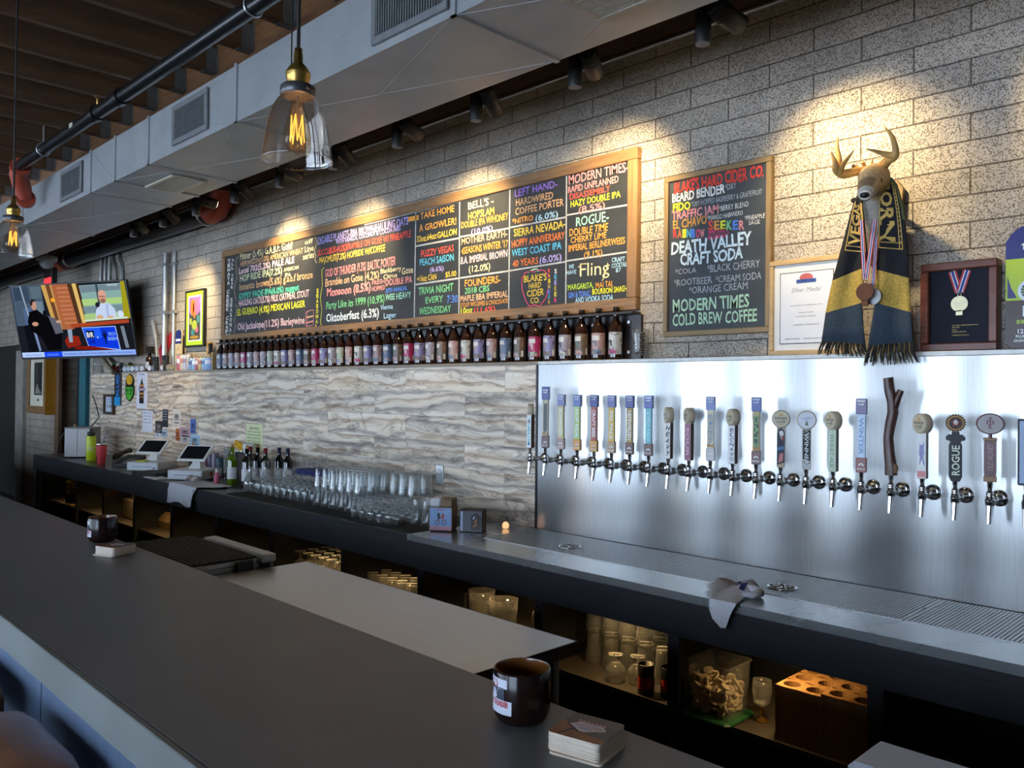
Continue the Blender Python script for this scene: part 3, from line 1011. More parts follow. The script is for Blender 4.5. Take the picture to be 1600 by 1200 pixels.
class Writing:
    """Coloured chalk lettering on one panel, one mesh."""

    def __init__(self, fmap, Y, crop):
        self.mb, self.mats, self.f, self.Y, self.crop = MB(), [], fmap, Y, crop

    def mi(self, c):
        m = ck(c)
        if m not in self.mats:
            self.mats.append(m)
        return self.mats.index(m)

    def pt(self, cx, cy):
        ox, oy, s = self.crop
        return self.f(ox + cx / s, oy + cy / s)

    def t(self, s, x0, yb, x1, h, c, bold=0.012, wob=0.10):
        a, b, q = self.pt(x0, yb), self.pt(x1, yb), self.pt(x0, yb - h)
        self.mb.text(s, (a[0], self.Y, a[1]), (1, 0, 0), (0, 0, 1), b[0] - a[0], q[1] - a[1], self.mi(c), bold, wob)

    def v(self, s, x, y0, y1, wd, cols, bold=0.012):
        n = len(s)
        for i, ch in enumerate(s):
            if ch == ' ':
                continue
            yb = y0 + (y1 - y0) * (i + 0.85) / n
            self.t(ch, x - wd / 2, yb, x + wd / 2, (y1 - y0) / n * 0.78, cols[i % len(cols)], bold, 0.05)

    def line(self, pts, wpx, c):
        P = [self.pt(*p) for p in pts]
        s = abs(self.pt(pts[0][0], pts[0][1] + wpx)[1] - P[0][1])
        self.mb.stroke([(p[0], self.Y, p[1]) for p in P], s, (0, 1, 0), self.mi(c))

    def done(self, parent, name='chalk_writing'):
        return part(name, self.mb, self.mats, parent, True)


def frame_around(root, x0, x1, z0, z1, y0, y1, wd, matH, matV, bev=0.004):
    for nm, q, m in (('frame_rail', (x0, z1 - wd, x1, z1), matH), ('frame_rail', (x0, z0, x1, z0 + wd), matH),
                     ('frame_stile', (x0, z0 + wd, x0 + wd, z1 - wd), matV), ('frame_stile', (x1 - wd, z0 + wd, x1, z1 - wd), matV)):
        part(nm, MB().box((q[0], y0, q[1]), (q[2], y1, q[3]), bev=bev), m, root, True)


# ------------------------------------------------------------------ the long chalkboard
YF1 = 3.31
BQ = [(344, 392), (996, 229), (993, 490), (347, 529)]
bx0, bx1 = (at(344, 392, YF1).x + at(347, 529, YF1).x) / 2, (at(996, 229, YF1).x + at(993, 490, YF1).x) / 2
bz1, bz0 = (at(344, 392, YF1).z + at(996, 229, YF1).z) / 2, 2.095
fm = quadmap(BQ, (bx0, bz0, bx1, bz1))
board = thing('chalkboard_menu', 'very long brown framed chalkboard beer menu above the row of bottles', 'chalkboard', ((bx0 + bx1) / 2, YF1, bz0))
part('slate', MB().box((bx0 + 0.02, YF1 + 0.014, bz0 + 0.02), (bx1 - 0.02, YB - 0.002, bz1 - 0.02)), SLATE, board, True)
frame_around(board, bx0, bx1, bz0, bz1, YF1, YB - 0.001, 0.062, OAK, OAKV)
YW = YF1 + 0.0125
CA, CB, CC = (340, 230, 3.635), (620, 220, 4.0), (1020, 220, 3.53)

w1 = Writing(fm, YW, CA)
w1.v('TENAYA CREEK CRAFT', 50, 634, 1066, 15, ['w'], 0.03)
w1.v('ALL YEAR', 70, 630, 800, 12, ['w'], 0.02)
w1.v('SEASONAL', 70, 846, 1062, 12, ['w'], 0.02)
for a in (
        ('Pilsner (5.4%) G.A.B.F. Gold!', 108, 640, 395, 38, 'cream'), ('HEFEWEIZEN(5.0%) AMERICAN WHEAT', 112, 675, 455, 28, 'tan'),
        ('Local 702(5.2%) PALE ALE', 105, 715, 408, 33, 'pinkw', 0.03), ('HOP RIDE IPA(7.2%)', 112, 757, 342, 36, 'pgreen', 0.02), ('AMERICAN', 350, 706, 432, 20, 'pgreen'), ('IPA', 358, 737, 390, 22, 'pgreen'),
        ('bonanza brown(5.6%) g.a.b.f bronze', 112, 806, 512, 36, 'tan'), ('GYPSY FADE IPA(6.0%) nugget', 108, 854, 438, 31, 'teal', 0.02),
        ('HAULING OATS(5.7%) MILK OATMEAL STOUT', 110, 893, 494, 34, 'pinkw', 0.016), ('EL GUERRO (4.9%) MEXICAN LAGER', 105, 943, 475, 34, 'yel', 0.02),
        ('Old Jackalope(11.2%) Barleywine', 108, 1022, 474, 36, 'pinkw', 0.016), ('off', 462, 556, 508, 26, 'cream', 0.02), ('Line', 462, 600, 512, 32, 'cream', 0.02), ('series', 454, 640, 517, 32, 'cream', 0.02),
        ('DIGABLE PLANETS-BBA BROWN/HAULING OATS', 535, 556, 1040, 40, 'lav'), ('WITH VANILLA, COCONUT & COCOA NIBS', 635, 555, 997, 24, 'lav'),
        ('SUCCUBUS-(4.2%)BRAMBLE ON GOSE W/ PINEAPPLE', 535, 620, 1058, 34, 'red'), ('MAJOMUT(7.2%) HOPRIDE W/COFFEE', 545, 662, 912, 34, 'gold'),
        ('GOD OF THUNDER (9.3%) BALTIC PORTER', 580, 738, 973, 44, 'pink'), ('Bramble on Gose (4.2%)', 582, 790, 880, 42, 'peach'), ('Blackberry', 888, 722, 1005, 26, 'cream'), ('Gose', 1008, 727, 1072, 36, 'cream'),
        ('Citrus', 905, 752, 982, 24, 'cream'), ('Monsoon (8.5%)', 592, 845, 835, 44, 'pink', 0.03), ('FRESH', 842, 785, 912, 24, 'pink'), ('HOPPED', 842, 820, 915, 26, 'pink'), ('DOUBLE IPA', 918, 792, 1068, 36, 'pink', 0.02),
        ('Party Like its 1999 (10.9%)', 590, 915, 915, 40, 'green'), ('20TH ANNUAL', 918, 830, 1042, 24, 'blue', 0.02), ('WEE HEAVY', 918, 872, 1062, 34, 'mint', 0.02),
        ('Oktoberfest (6.3%)', 592, 985, 885, 44, 'wb', 0.02), ('Vienna', 892, 925, 962, 28, 'lblue'), ('Lager', 912, 972, 982, 30, 'lblue')):
    w1.t(*a)
w1.v('SEASONAL', 540, 800, 1026, 13, ['yel'], 0.03)
w1.line([(98, 618), (86, 640), (90, 690), (96, 735), (86, 770), (84, 810), (94, 862)], 3, 'cream')
w1.line([(92, 880), (100, 900), (96, 940), (88, 965), (96, 1000), (90, 1040), (100, 1055)], 3, 'cream')
w1.line([(520, 515), (530, 540), (520, 575), (516, 590), (526, 620), (520, 640), (530, 658)], 4, 'cream')
w1.line([(572, 685), (560, 700), (566, 780), (556, 850), (566, 920), (560, 990), (572, 1020)], 4, 'yel')
w1.line([(486, 930), (486, 1010)], 4, 'pink')
w1.line([(478, 932), (500, 922), (520, 918), (522, 1000), (500, 1008), (480, 1006), (478, 932)], 4, 'pink')
w1.line([(482, 960), (520, 952)], 8, 'peach')
w1.line([(482, 990), (520, 980)], 8, 'pink')
w1.done(board)
w1 = Writing(fm, YW, CB)
w1.line([(22, 500), (88, 488)], 30, 'or')
w1.done(board, 'chalk_patch')

CELLS = [
    [('TAKE HOME', 100, 500, 313, 42, 'or'), ('A GROWLER!', 92, 578, 325, 42, 'or'), ('32oz,64oz:GALLON', 80, 642, 328, 38, 'gold')],
    [('FUZZY VEGAS', 108, 735, 312, 40, 'red'), ('PEACH SAISON', 100, 790, 313, 40, 'cyan'), ('(6.6%)', 165, 830, 250, 30, 'lav'), ('+16oz CAN', 85, 888, 205, 36, 'gold'), ('$5.00', 262, 862, 330, 32, 'gold')],
    [('TRIVIA NIGHT', 95, 968, 312, 44, 'green'), ('EVERY', 140, 1022, 250, 38, 'green'), ('7:30', 275, 1020, 340, 46, 'blue'), ('WEDNESDAY', 102, 1090, 300, 42, 'green')],
    [("BELL'S -", 400, 440, 560, 46, 'cream'), ('HOPSLAM', 400, 503, 565, 44, 'gold'), ('DOUBLE IPA W/HONEY', 358, 560, 655, 40, 'or'), ('(10.0%)', 420, 596, 557, 32, 'lav')],
    [('MOTHER EARTH-', 360, 660, 650, 40, 'peach'), ("4SEASONS WINTER '17", 360, 720, 655, 42, 'or'), ('B.A. IMPERIAL BROWN', 358, 780, 652, 42, 'pinkw'), ('(12.0%)', 408, 833, 545, 40, 'cream')],
    [('FOUNDERS-', 385, 922, 610, 44, 'or'), ('2018 CBS', 385, 965, 540, 36, 'green'), ('MAPLE BBA IMPERIAL', 358, 1014, 658, 36, 'peach'), ('STOUT W/COFFEE & CHOCOLATE', 358, 1050, 658, 26, 'or'), ('10oz', 362, 1088, 435, 34, 'yel'), ('(11.6%)', 445, 1086, 578, 34, 'red')],
    [('LEFT HAND-', 697, 360, 970, 44, 'pur'), ('HARDWIRED', 703, 420, 943, 42, 'tan'), ('COFFEE PORTER', 700, 477, 1012, 44, 'tan'), ('*NITRO', 680, 533, 815, 34, 'or'), ('(6.0%)', 830, 514, 975, 38, 'lblue')],
    [('SIERRA NEVADA-', 692, 612, 1022, 46, 'gold'), ('HOPPY ANNIVERSARY', 680, 680, 1020, 44, 'dor'), ('WEST COAST IPA', 680, 737, 1000, 42, 'cyan'), ('40 YEARS', 685, 803, 850, 42, 'dor'), ('(6.0%)', 858, 780, 1000, 40, 'lav')],
    [("BLAKE'S", 758, 900, 905, 42, 'gold'), ('HARD', 790, 938, 868, 34, 'gold'), ('CIDER', 780, 988, 888, 40, 'gold'), ('CO.', 800, 1032, 862, 36, 'gold')],
    [('MODERN TIMES-', 1045, 282, 1435, 58, 'pink'), ('RAPID UNPLANNED', 1040, 337, 1370, 40, 'pink'), ('DISASSEMBLY', 1050, 380, 1315, 36, 'red'), ('HAZY DOUBLE IPA', 1057, 427, 1382, 38, 'yel'), ('(8.5%)', 1110, 462, 1280, 38, 'pink')],
    [('ROGUE-', 1092, 550, 1305, 60, 'mint'), ('DOUBLE TIME', 1050, 614, 1300, 46, 'or'), ('CHERRY LIME', 1058, 657, 1290, 38, 'or'), ('IMPERIAL BERLINERWEISS', 1045, 710, 1412, 40, 'or'), ('(9.1%)', 1145, 748, 1265, 38, 'or')],
    [('WE', 1045, 818, 1080, 26, 'lblue'), ('HAVE', 1032, 855, 1095, 26, 'lblue'), ('CRAFT', 1325, 780, 1412, 28, 'lblue'), ('COCKTAILS', 1325, 815, 1435, 28, 'lblue'), ('$7', 1352, 840, 1385, 24, 'lblue'),
     ('MARGARITA,', 1040, 952, 1205, 34, 'lime'), ('MAI TAI.', 1222, 940, 1335, 34, 'or'), ('GIN & TONIC,', 1045, 1000, 1190, 34, 'blue'), ('BOURBON SMASH,', 1198, 982, 1432, 36, 'yel'), ('AND VODKA SODA', 1088, 1034, 1335, 34, 'lblue')]]
for i, cell in enumerate(CELLS):
    c_ = Writing(fm, YW, CB)
    for a in cell:
        c_.t(*a)
    if i == 6:
        c_.line([(728, 537), (815, 525)], 4, 'or')
    if i == 8:
        c_.line([(830, 835), (800, 830), (765, 838), (745, 880), (748, 940), (770, 1010), (795, 1048), (830, 1040), (862, 1048), (900, 1000), (918, 930), (915, 860), (890, 825), (850, 822), (830, 835)], 6, 'hot')
        c_.line([(785, 838), (810, 822), (840, 815), (858, 825), (830, 832)], 8, 'lg')
        c_.v('RAINBOW', 920, 812, 1042, 14, ['red', 'or', 'yel', 'lime', 'blue', 'cyan', 'or'], 0.02)
        c_.v('SEEKER', 962, 815, 1030, 15, ['w', 'cyan', 'lav', 'gold', 'yel', 'hot'], 0.02)
    if i == 11:
        c_.t('Fling', 1118, 868, 1310, 80, 'cream', 0.0, 0.05)
        c_.line([(1106, 808), (1130, 792), (1165, 786)], 5, 'cream')
        c_.line([(1300, 782), (1290, 830), (1272, 880), (1262, 895)], 6, 'cream')
    c_.done(board)
dv = Writing(fm, YW, CB)
CW = 'grey'
for a in (((70, 452), (72, 1125)), ((345, 392), (350, 1095)), ((664, 310), (664, 1068)), ((1030, 220), (1028, 1045))):
    dv.line(a, 10, CW)
for a in (((72, 668), (347, 618)), ((74, 905), (349, 868)), ((347, 612), (664, 558)), ((349, 868), (664, 826)), ((664, 555), (1030, 490)), ((664, 826), (1028, 772)), ((1030, 478), (1442, 412)), ((1030, 768), (1442, 712))):
    dv.line(a, 10, CW)
dv.line([(1442, 118), (1440, 1020)], 8, CW)
dv.line([(-250, 532), (1442, 118)], 7, CW)
dv.line([(-250, 1170), (1440, 1018)], 7, CW)
dv.done(board, 'cell_divider')

# ------------------------------------------------------------------ the portrait chalkboard
YF2 = 3.315
B2 = [(1037, 277), (1205, 243), (1193, 520), (1035, 526)]
x0 = (at(*B2[0], YF2).x + at(*B2[3], YF2).x) / 2
x1 = at(*B2[1], YF2).x
z1 = (at(*B2[0], YF2).z + at(*B2[1], YF2).z) / 2
z0 = (at(*B2[2], YF2).z + at(*B2[3], YF2).z) / 2
fm2 = quadmap([(1037, 277), (1205, 243), (1201, 519), (1035, 526)], (x0, z0, x1, z1))
b2 = thing('chalkboard_menu', 'portrait chalkboard listing ciders, soda and coffee left of the framed certificate', 'chalkboard', ((x0 + x1) / 2, YF2, z0))
part('slate', MB().box((x0 + 0.012, YF2 + 0.012, z0 + 0.012), (x1 - 0.012, YB - 0.002, z1 - 0.012)), M('grey_slate', (0.045, 0.05, 0.055), 0.6, var=0.3, scale=4), b2, True)
OAKL = wood('weathered_oak', (0.20, 0.12, 0.05), (0.36, 0.24, 0.11), (1.6, 22, 22), 0.5)
OAKLV = wood('weathered_oak_upright', (0.20, 0.12, 0.05), (0.36, 0.24, 0.11), (22, 22, 1.6), 0.5)
frame_around(b2, x0, x1, z0, z1, YF2, YB - 0.001, 0.026, OAKL, OAKLV, 0.003)
w2 = Writing(fm2, YF2 + 0.0108, CC)
for a in (
        ("BLAKE'S HARD CIDER CO.", 110, 288, 604, 66, 'red2', 0.035), ('BEARD BENDER', 100, 338, 390, 50, 'w', 0.03), ('*DRY', 392, 272, 452, 32, 'grey', 0.0), ('FIDO', 103, 390, 200, 44, 'yel', 0.035),
        ('*DRY HOPPED RASPBERRY & GRAPEFRUIT', 205, 362, 594, 30, 'grey', 0.0), ('TRAFFIC JAM', 97, 435, 355, 45, 'pink', 0.03), ('*BERRY BLEND', 358, 388, 520, 30, 'w', 0.0), ('EL CHAVO', 105, 484, 290, 46, 'or', 0.02),
        ('*MANGO HABANERO', 292, 440, 488, 26, 'w', 0.0), ('*PINEAPPLE', 498, 442, 608, 26, 'w', 0.0), ('SAGE', 520, 467, 582, 22, 'w', 0.0), ('DEATH VALLEY', 95, 625, 535, 66, 'wb', 0.03), ('CRAFT SODA', 143, 688, 488, 62, 'wb', 0.03),
        ('*COLA', 115, 738, 232, 30, 'grey', 0.0), ('*BLACK CHERRY', 290, 727, 578, 42, 'grey', 0.0), ('*ROOTBEER', 108, 803, 318, 38, 'grey', 0.0), ('*CREAM SODA', 338, 785, 588, 38, 'grey', 0.0), ('*ORANGE CREAM', 192, 845, 512, 38, 'grey', 0.0),
        ('MODERN TIMES', 103, 942, 520, 66, 'lg', 0.02), ('COLD BREW COFFEE', 103, 1017, 562, 62, 'lg', 0.02)):
    w2.t(*a)
for i, (ch, c) in enumerate(zip('RAINBOW', ['red2', 'dor', 'yel', 'cyan', 'blue', 'hot', 'pink'])):
    w2.t(ch, 105 + i * 25, 533, 105 + i * 25 + 22, 46, c, 0.03, 0.05)
for i, (ch, c) in enumerate(zip('SEEKER', ['red', 'or', 'yel', 'green', 'blue', 'pink'])):
    w2.t(ch, 297 + i * 34, 492, 297 + i * 34 + 29, 50, c, 0.03, 0.05)
w2.t('SAINT CHERI', 298, 516, 392, 20, 'hot', 0.02)
w2.t('BBA CHERRY CUP', 298, 540, 396, 18, 'hot', 0.02)
w2.line([(294, 500), (395, 488), (410, 508), (396, 528), (296, 545)], 3, 'hot')
w2.done(b2)

# ------------------------------------------------------------------ green framed poster
YP = 3.315
x0, x1 = at(289, 452, YP).x, at(317, 541, YP).x
z1, z0 = at(289, 452, YP).z - 0.02, at(316, 541, YP).z
po = thing('framed_poster', 'black framed poster with lime green border and glowing flower art on the brick', 'framed poster', ((x0 + x1) / 2, YP, z0))
frame_around(po, x0, x1, z0, z1, YP, YB - 0.001, 0.018, BLACK, BLACK)
part('mount', MB().box((x0 + 0.017, YP + 0.010, z0 + 0.017), (x1 - 0.017, YB - 0.004, z1 - 0.017)), M('lime_mount', S(0.68, 0.83, 0.15), 0.6, var=0.03), po, True)
W_, H_ = x1 - x0, z1 - z0
P = lambda u, v: (x0 + W_ * u, z0 + H_ * v)
A = MB()
a, b = P(0.15, 0.10), P(0.85, 0.90)
A.box((a[0], YP + 0.0085, a[1]), (b[0], YP + 0.0098, b[1]), 0)
a, b = P(0.20, 0.125), P(0.80, 0.875)
A.box((a[0], YP + 0.0075, a[1]), (b[0], YP + 0.0084, b[1]), 1)


def art(mb, pts, mat, y):
    mb.add([(P(u, v)[0], y, P(u, v)[1]) for u, v in pts], [tuple(range(len(pts)))], mat)


art(A, [(0.2, 0.875), (0.2, 0.62), (0.35, 0.55), (0.5, 0.6), (0.65, 0.55), (0.8, 0.62), (0.8, 0.875)], 2, YP + 0.0073)
for cx, cy, rx, ry, mt in ((0.38, 0.7, 0.10, 0.15, 3), (0.60, 0.7, 0.10, 0.15, 4), (0.49, 0.66, 0.08, 0.16, 3), (0.3, 0.45, 0.07, 0.06, 5), (0.7, 0.48, 0.08, 0.07, 6), (0.5, 0.38, 0.14, 0.09, 5), (0.42, 0.26, 0.1, 0.06, 6), (0.62, 0.3, 0.08, 0.05, 4), (0.5, 0.17, 0.24, 0.03, 7)):
    art(A, [(cx + rx * math.cos(2 * PI * i / 14), cy + ry * math.sin(2 * PI * i / 14)) for i in range(14)], mt, YP + 0.0071 - 0.0001 * mt)
part('print', A, [M('paper_white', (0.8, 0.79, 0.75), 0.7), M('print_dark', (0.05, 0.05, 0.05), 0.5), M('print_lilac', S(0.55, 0.40, 0.68), 0.5), M('print_orange', S(0.93, 0.45, 0.18), 0.5), M('print_pink', S(0.88, 0.40, 0.55), 0.5),
                  M('print_green', S(0.62, 0.68, 0.25), 0.5), M('print_teal', S(0.25, 0.5, 0.5), 0.5), M('print_ochre', S(0.65, 0.5, 0.15), 0.5)], po, True)

# ------------------------------------------------------------------ photograph on the pier
YQ = YB - 0.14
x0, x1 = at(42, 600, YQ).x, at(71, 600, YQ).x
z1, z0 = at(56, 556, YQ).z + 0.05, at(56, 646, YQ).z
ph = thing('framed_photograph', 'black and white photograph in a deep gold frame below the television', 'framed photograph', ((x0 + x1) / 2, YQ, z0))
GOLD = M('gold_frame', S(0.72, 0.50, 0.16), 0.4, 0.3)
frame_around(ph, x0, x1, z0, z1, YQ, YB - 0.001, 0.10, wood('carved_brown_frame', (0.16, 0.08, 0.03), (0.3, 0.16, 0.06)), wood('carved_brown_frame_side', (0.16, 0.08, 0.03), (0.3, 0.16, 0.06)))
part('frame_side', MB().box((x1 + 0.001, YQ - 0.004, z0 - 0.01), (x1 + 0.012, YB - 0.001, z1 + 0.01)), GOLD, ph, True, label='gilded side of the frame')
part('mat_board', MB().box((x0 + 0.09, YQ + 0.02, z0 + 0.09), (x1 - 0.09, YB - 0.01, z1 - 0.09)), M('cream_mat', S(0.82, 0.80, 0.72), 0.8, var=0.03), ph, True)
W_, H_ = x1 - x0, z1 - z0
A = MB()
a, b = P(0.33, 0.30), P(0.74, 0.83)
A.box((a[0], YQ + 0.017, a[1]), (b[0], YQ + 0.0195, b[1]), 0)
art(A, [(0.36, 0.32), (0.5, 0.5), (0.55, 0.42), (0.62, 0.38), (0.72, 0.33)], 1, YQ + 0.0165)
art(A, [(0.4, 0.5), (0.45, 0.8), (0.52, 0.82), (0.5, 0.6)], 2, YQ + 0.0165)
a, b = P(0.5, 0.2), P(0.58, 0.24)
A.box((a[0], YQ + 0.017, a[1]), (b[0], YQ + 0.0195, b[1]), 0)
part('print', A, [M('photo_black', (0.02, 0.02, 0.018), 0.4), M('photo_grey', (0.28, 0.27, 0.25), 0.4), M('photo_mid', (0.10, 0.10, 0.095), 0.4)], ph, True)

# ------------------------------------------------------------------ television
tc_, ya, ti, ro, TW, TH = Vector((-9.41, 2.783, 2.378)), 0.579, 0.217, 0.026, 1.428, 0.804
rr_ = Vector((math.cos(ya), math.sin(ya), 0))
tn = Vector((math.sin(ya) * math.cos(ti), -math.cos(ya) * math.cos(ti), -math.sin(ti)))
uu_ = tn.cross(rr_)
tr_ = rr_ * math.cos(ro) + uu_ * math.sin(ro)
tu_ = -rr_ * math.sin(ro) + uu_ * math.cos(ro)
TT = Matrix(((tr_.x, -tn.x, tu_.x, tc_.x), (tr_.y, -tn.y, tu_.y, tc_.y), (tr_.z, -tn.z, tu_.z, tc_.z), (0, 0, 0, 1)))
tv = thing('television', 'large wall mounted flat television showing a talk show studio', 'television', tc_)
tb = MB().box((-TW / 2, 0.002, -TH / 2), (TW / 2, 0.035, TH / 2), 0, TT, 0.006).box((-0.45, 0.035, -0.28), (0.45, 0.065, 0.25), 0, TT, 0.01)
part('housing', tb, BLACK, tv, True)
bz = MB()
for q in ((-TW / 2, -TH / 2, TW / 2, -TH / 2 + 0.018), (-TW / 2, TH / 2 - 0.012, TW / 2, TH / 2), (-TW / 2, -TH / 2 + 0.018, -TW / 2 + 0.012, TH / 2 - 0.012), (TW / 2 - 0.012, -TH / 2 + 0.018, TW / 2, TH / 2 - 0.012)):
    bz.box((q[0], -0.004, q[1]), (q[2], 0.002, q[3]), 0, TT)
part('bezel', bz, BLKMETAL, tv, True)
arm = MB()
pm = TT @ Vector((0, 0.06, 0))
arm.tube([pm, pm + Vector((-0.12, 0.25, 0.02)), (pm.x + 0.05, YB - 0.02, pm.z + 0.02)], 0.03, 10)
arm.box((pm.x - 0.08, YB - 0.03, pm.z - 0.18), (pm.x + 0.18, YB - 0.001, pm.z + 0.22))
part('wall_arm', arm, BLACKM, tv, True)
TVM, TVI = [], {}


def tvm(c, e=0.092):
    if c not in TVI:
        TVI[c] = len(TVM)
        TVM.append(glow('screen_%d' % len(TVM), S(*c), e))
    return TVI[c]


scr = MB()
sw, sh = TW - 0.026, TH - 0.032
SP = lambda u, v, d: TT @ Vector((-sw / 2 + sw * u, 0.0015 - d, sh / 2 + 0.003 - sh * v))
_lay = [0]


def sp(pts, c, e=0.092):
    _lay[0] += 1
    scr.add([SP(u, v, 0.00002 * _lay[0]) for u, v in pts], [tuple(range(len(pts)))[::-1]], tvm(c, e))


def sq(u0, v0, u1, v1, c):
    sp([(u0, v0), (u1, v0), (u1, v1), (u0, v1)], c)


def se(cu, cv, ru, rv, c, n=16):
    sp([(cu + ru * math.cos(2 * PI * i / n), cv + rv * math.sin(2 * PI * i / n)) for i in range(n)], c)


def stx(s, u0, v, u1, h, c, bold=0.0):
    _lay[0] += 1
    a = SP(u0, v, 0.00002 * _lay[0])
    scr.text(s, a, tr_, tu_, sw * (u1 - u0), sh * h, tvm(c), bold)


sq(0, 0, 1, 1, (0.10, 0.11, 0.14))
sq(0, 0, 0.27, 0.55, (0.28, 0.34, 0.42))
for u0, v0, u1, v1, c in ((0.02, 0.02, 0.08, 0.2, (0.20, 0.26, 0.34)), (0.10, 0.0, 0.15, 0.24, (0.22, 0.28, 0.36)), (0.17, 0.02, 0.26, 0.18, (0.34, 0.42, 0.46)), (0.17, 0.22, 0.26, 0.5, (0.42, 0.50, 0.56)), (0.08, 0.3, 0.15, 0.55, (0.30, 0.40, 0.55))):
    sq(u0, v0, u1, v1, c)
sp([(0.08, 0.0), (0.09, 0.0), (0.13, 0.5), (0.12, 0.5)], (0.62, 0.68, 0.74))
sp([(0.27, 0), (0.31, 0), (0.36, 0.62), (0.33, 0.62)], (0.78, 0.62, 0.34))
sp([(0.31, 0), (0.345, 0), (0.39, 0.62), (0.36, 0.62)], (0.42, 0.26, 0.16))
sp([(0.345, 0), (0.365, 0), (0.40, 0.62), (0.39, 0.62)], (0.72, 0.55, 0.32))
sp([(0.365, 0), (0.50, 0), (0.55, 0.62), (0.40, 0.62)], (0.66, 0.38, 0.24))
for k in range(9):
    sq(0.40 + 0.003 * k, 0.04 + 0.06 * k, 0.50 + 0.004 * k, 0.065 + 0.06 * k, (0.74, 0.47, 0.33))
se(0.355, 0.21, 0.018, 0.03, (1.0, 0.66, 0.16))
sp([(0.50, 0), (0.54, 0), (0.58, 0.55), (0.55, 0.55)], (0.30, 0.20, 0.13))
sp([(0.54, 0), (0.575, 0), (0.61, 0.55), (0.58, 0.55)], (0.86, 0.72, 0.42))
sp([(0.575, 0), (0.60, 0), (0.63, 0.55), (0.61, 0.55)], (0.26, 0.17, 0.11))
sp([(0.60, 0.03), (0.98, 0.02), (0.98, 0.48), (0.63, 0.52)], (0.52, 0.66, 0.64))
for v, c in ((0.04, (0.44, 0.52, 0.56)), (0.22, (0.66, 0.80, 0.50)), (0.32, (0.46, 0.55, 0.58)), (0.42, (0.64, 0.77, 0.50))):
    sp([(0.605, v), (0.975, v - 0.01), (0.975, v + 0.07), (0.61, v + 0.09)], c)
sp([(0.74, 0.02), (0.76, 0.02), (0.765, 0.5), (0.745, 0.5)], (0.22, 0.30, 0.32))
sp([(0.955, 0.0), (0.99, 0.0), (1, 0.5), (0.94, 0.5)], (0.62, 0.60, 0.12))
# the host
sp([(0.70, 0.50), (0.715, 0.36), (0.75, 0.29), (0.83, 0.28), (0.875, 0.36), (0.885, 0.48)], (0.76, 0.82, 0.93))
sp([(0.80, 0.3), (0.83, 0.29), (0.82, 0.46), (0.80, 0.46)], (0.66, 0.73, 0.88))
se(0.785, 0.20, 0.034, 0.085, (0.80, 0.58, 0.50))
se(0.785, 0.155, 0.033, 0.05, (0.84, 0.63, 0.56))
sq(0.762, 0.185, 0.806, 0.195, (0.25, 0.17, 0.15))
se(0.787, 0.25, 0.022, 0.03, (0.55, 0.40, 0.36))
se(0.735, 0.30, 0.02, 0.035, (0.12, 0.12, 0.16))
sp([(0.69, 0.42), (0.70, 0.40), (0.74, 0.30), (0.745, 0.31)], (0.16, 0.16, 0.18))
se(0.74, 0.47, 0.03, 0.03, (0.82, 0.66, 0.50))
se(0.83, 0.475, 0.03, 0.02, (0.82, 0.66, 0.50))
se(0.92, 0.44, 0.026, 0.05, (0.80, 0.87, 0.95))
sp([(0.60, 0.50), (0.97, 0.475), (0.98, 0.50), (0.61, 0.525)], (0.80, 0.86, 0.78))
sp([(0.47, 0.55), (0.98, 0.51), (0.98, 0.56), (0.48, 0.60)], (0.66, 0.26, 0.15))
sp([(0.50, 0.60), (0.98, 0.56), (1.0, 0.93), (0.56, 0.9)], (0.10, 0.10, 0.13))
sp([(0.565, 0.60), (0.86, 0.595), (0.875, 0.93), (0.60, 0.87)], (0.62, 0.72, 0.92))
sp([(0.572, 0.612), (0.852, 0.607), (0.866, 0.915), (0.606, 0.86)], (0.05, 0.22, 0.86))
sp([(0.572, 0.612), (0.72, 0.61), (0.73, 0.75), (0.59, 0.76)], (0.12, 0.36, 0.95))
sq(0.595, 0.65, 0.665, 0.755, (0.03, 0.05, 0.16))
stx('B/R', 0.600, 0.74, 0.660, 0.07, (0.92, 0.95, 1.0), 0.02)
stx('LIVE', 0.600, 0.83, 0.665, 0.06, (0.03, 0.08, 0.40), 0.02)
stx('x', 0.685, 0.76, 0.70, 0.03, (0.8, 0.88, 1.0))
stx('RICH', 0.79, 0.725, 0.845, 0.045, (0.62, 0.82, 1.0))
stx('EISEN', 0.78, 0.79, 0.855, 0.045, (0.62, 0.82, 1.0))
se(0.755, 0.665, 0.010, 0.018, (0.10, 0.12, 0.25))
sp([(0.735, 0.69), (0.775, 0.69), (0.766, 0.76), (0.762, 0.84), (0.755, 0.84), (0.752, 0.77), (0.746, 0.76)], (0.06, 0.08, 0.22))
sp([(0.90, 0.60), (0.93, 0.60), (0.95, 0.9), (0.92, 0.9)], (0.45, 0.50, 0.56))
# the guest
sp([(0.06, 0.55), (0.16, 0.52), (0.19, 0.92), (0.07, 0.92)], (0.05, 0.06, 0.09))
sp([(0.13, 0.55), (0.155, 0.54), (0.18, 0.9), (0.16, 0.92)], (0.45, 0.52, 0.68))
sp([(0.10, 0.50), (0.13, 0.36), (0.20, 0.33), (0.26, 0.42), (0.36, 0.50), (0.39, 0.66), (0.36, 0.90), (0.24, 0.90), (0.20, 0.72), (0.12, 0.62)], (0.035, 0.035, 0.05))
sp([(0.29, 0.42), (0.38, 0.49), (0.40, 0.66), (0.33, 0.68)], (0.36, 0.37, 0.42))
se(0.178, 0.265, 0.026, 0.075, (0.74, 0.55, 0.48))
sp([(0.152, 0.28), (0.150, 0.22), (0.168, 0.185), (0.195, 0.19), (0.20, 0.215), (0.175, 0.225), (0.165, 0.27)], (0.16, 0.15, 0.16))
se(0.165, 0.53, 0.028, 0.03, (0.76, 0.56, 0.48))
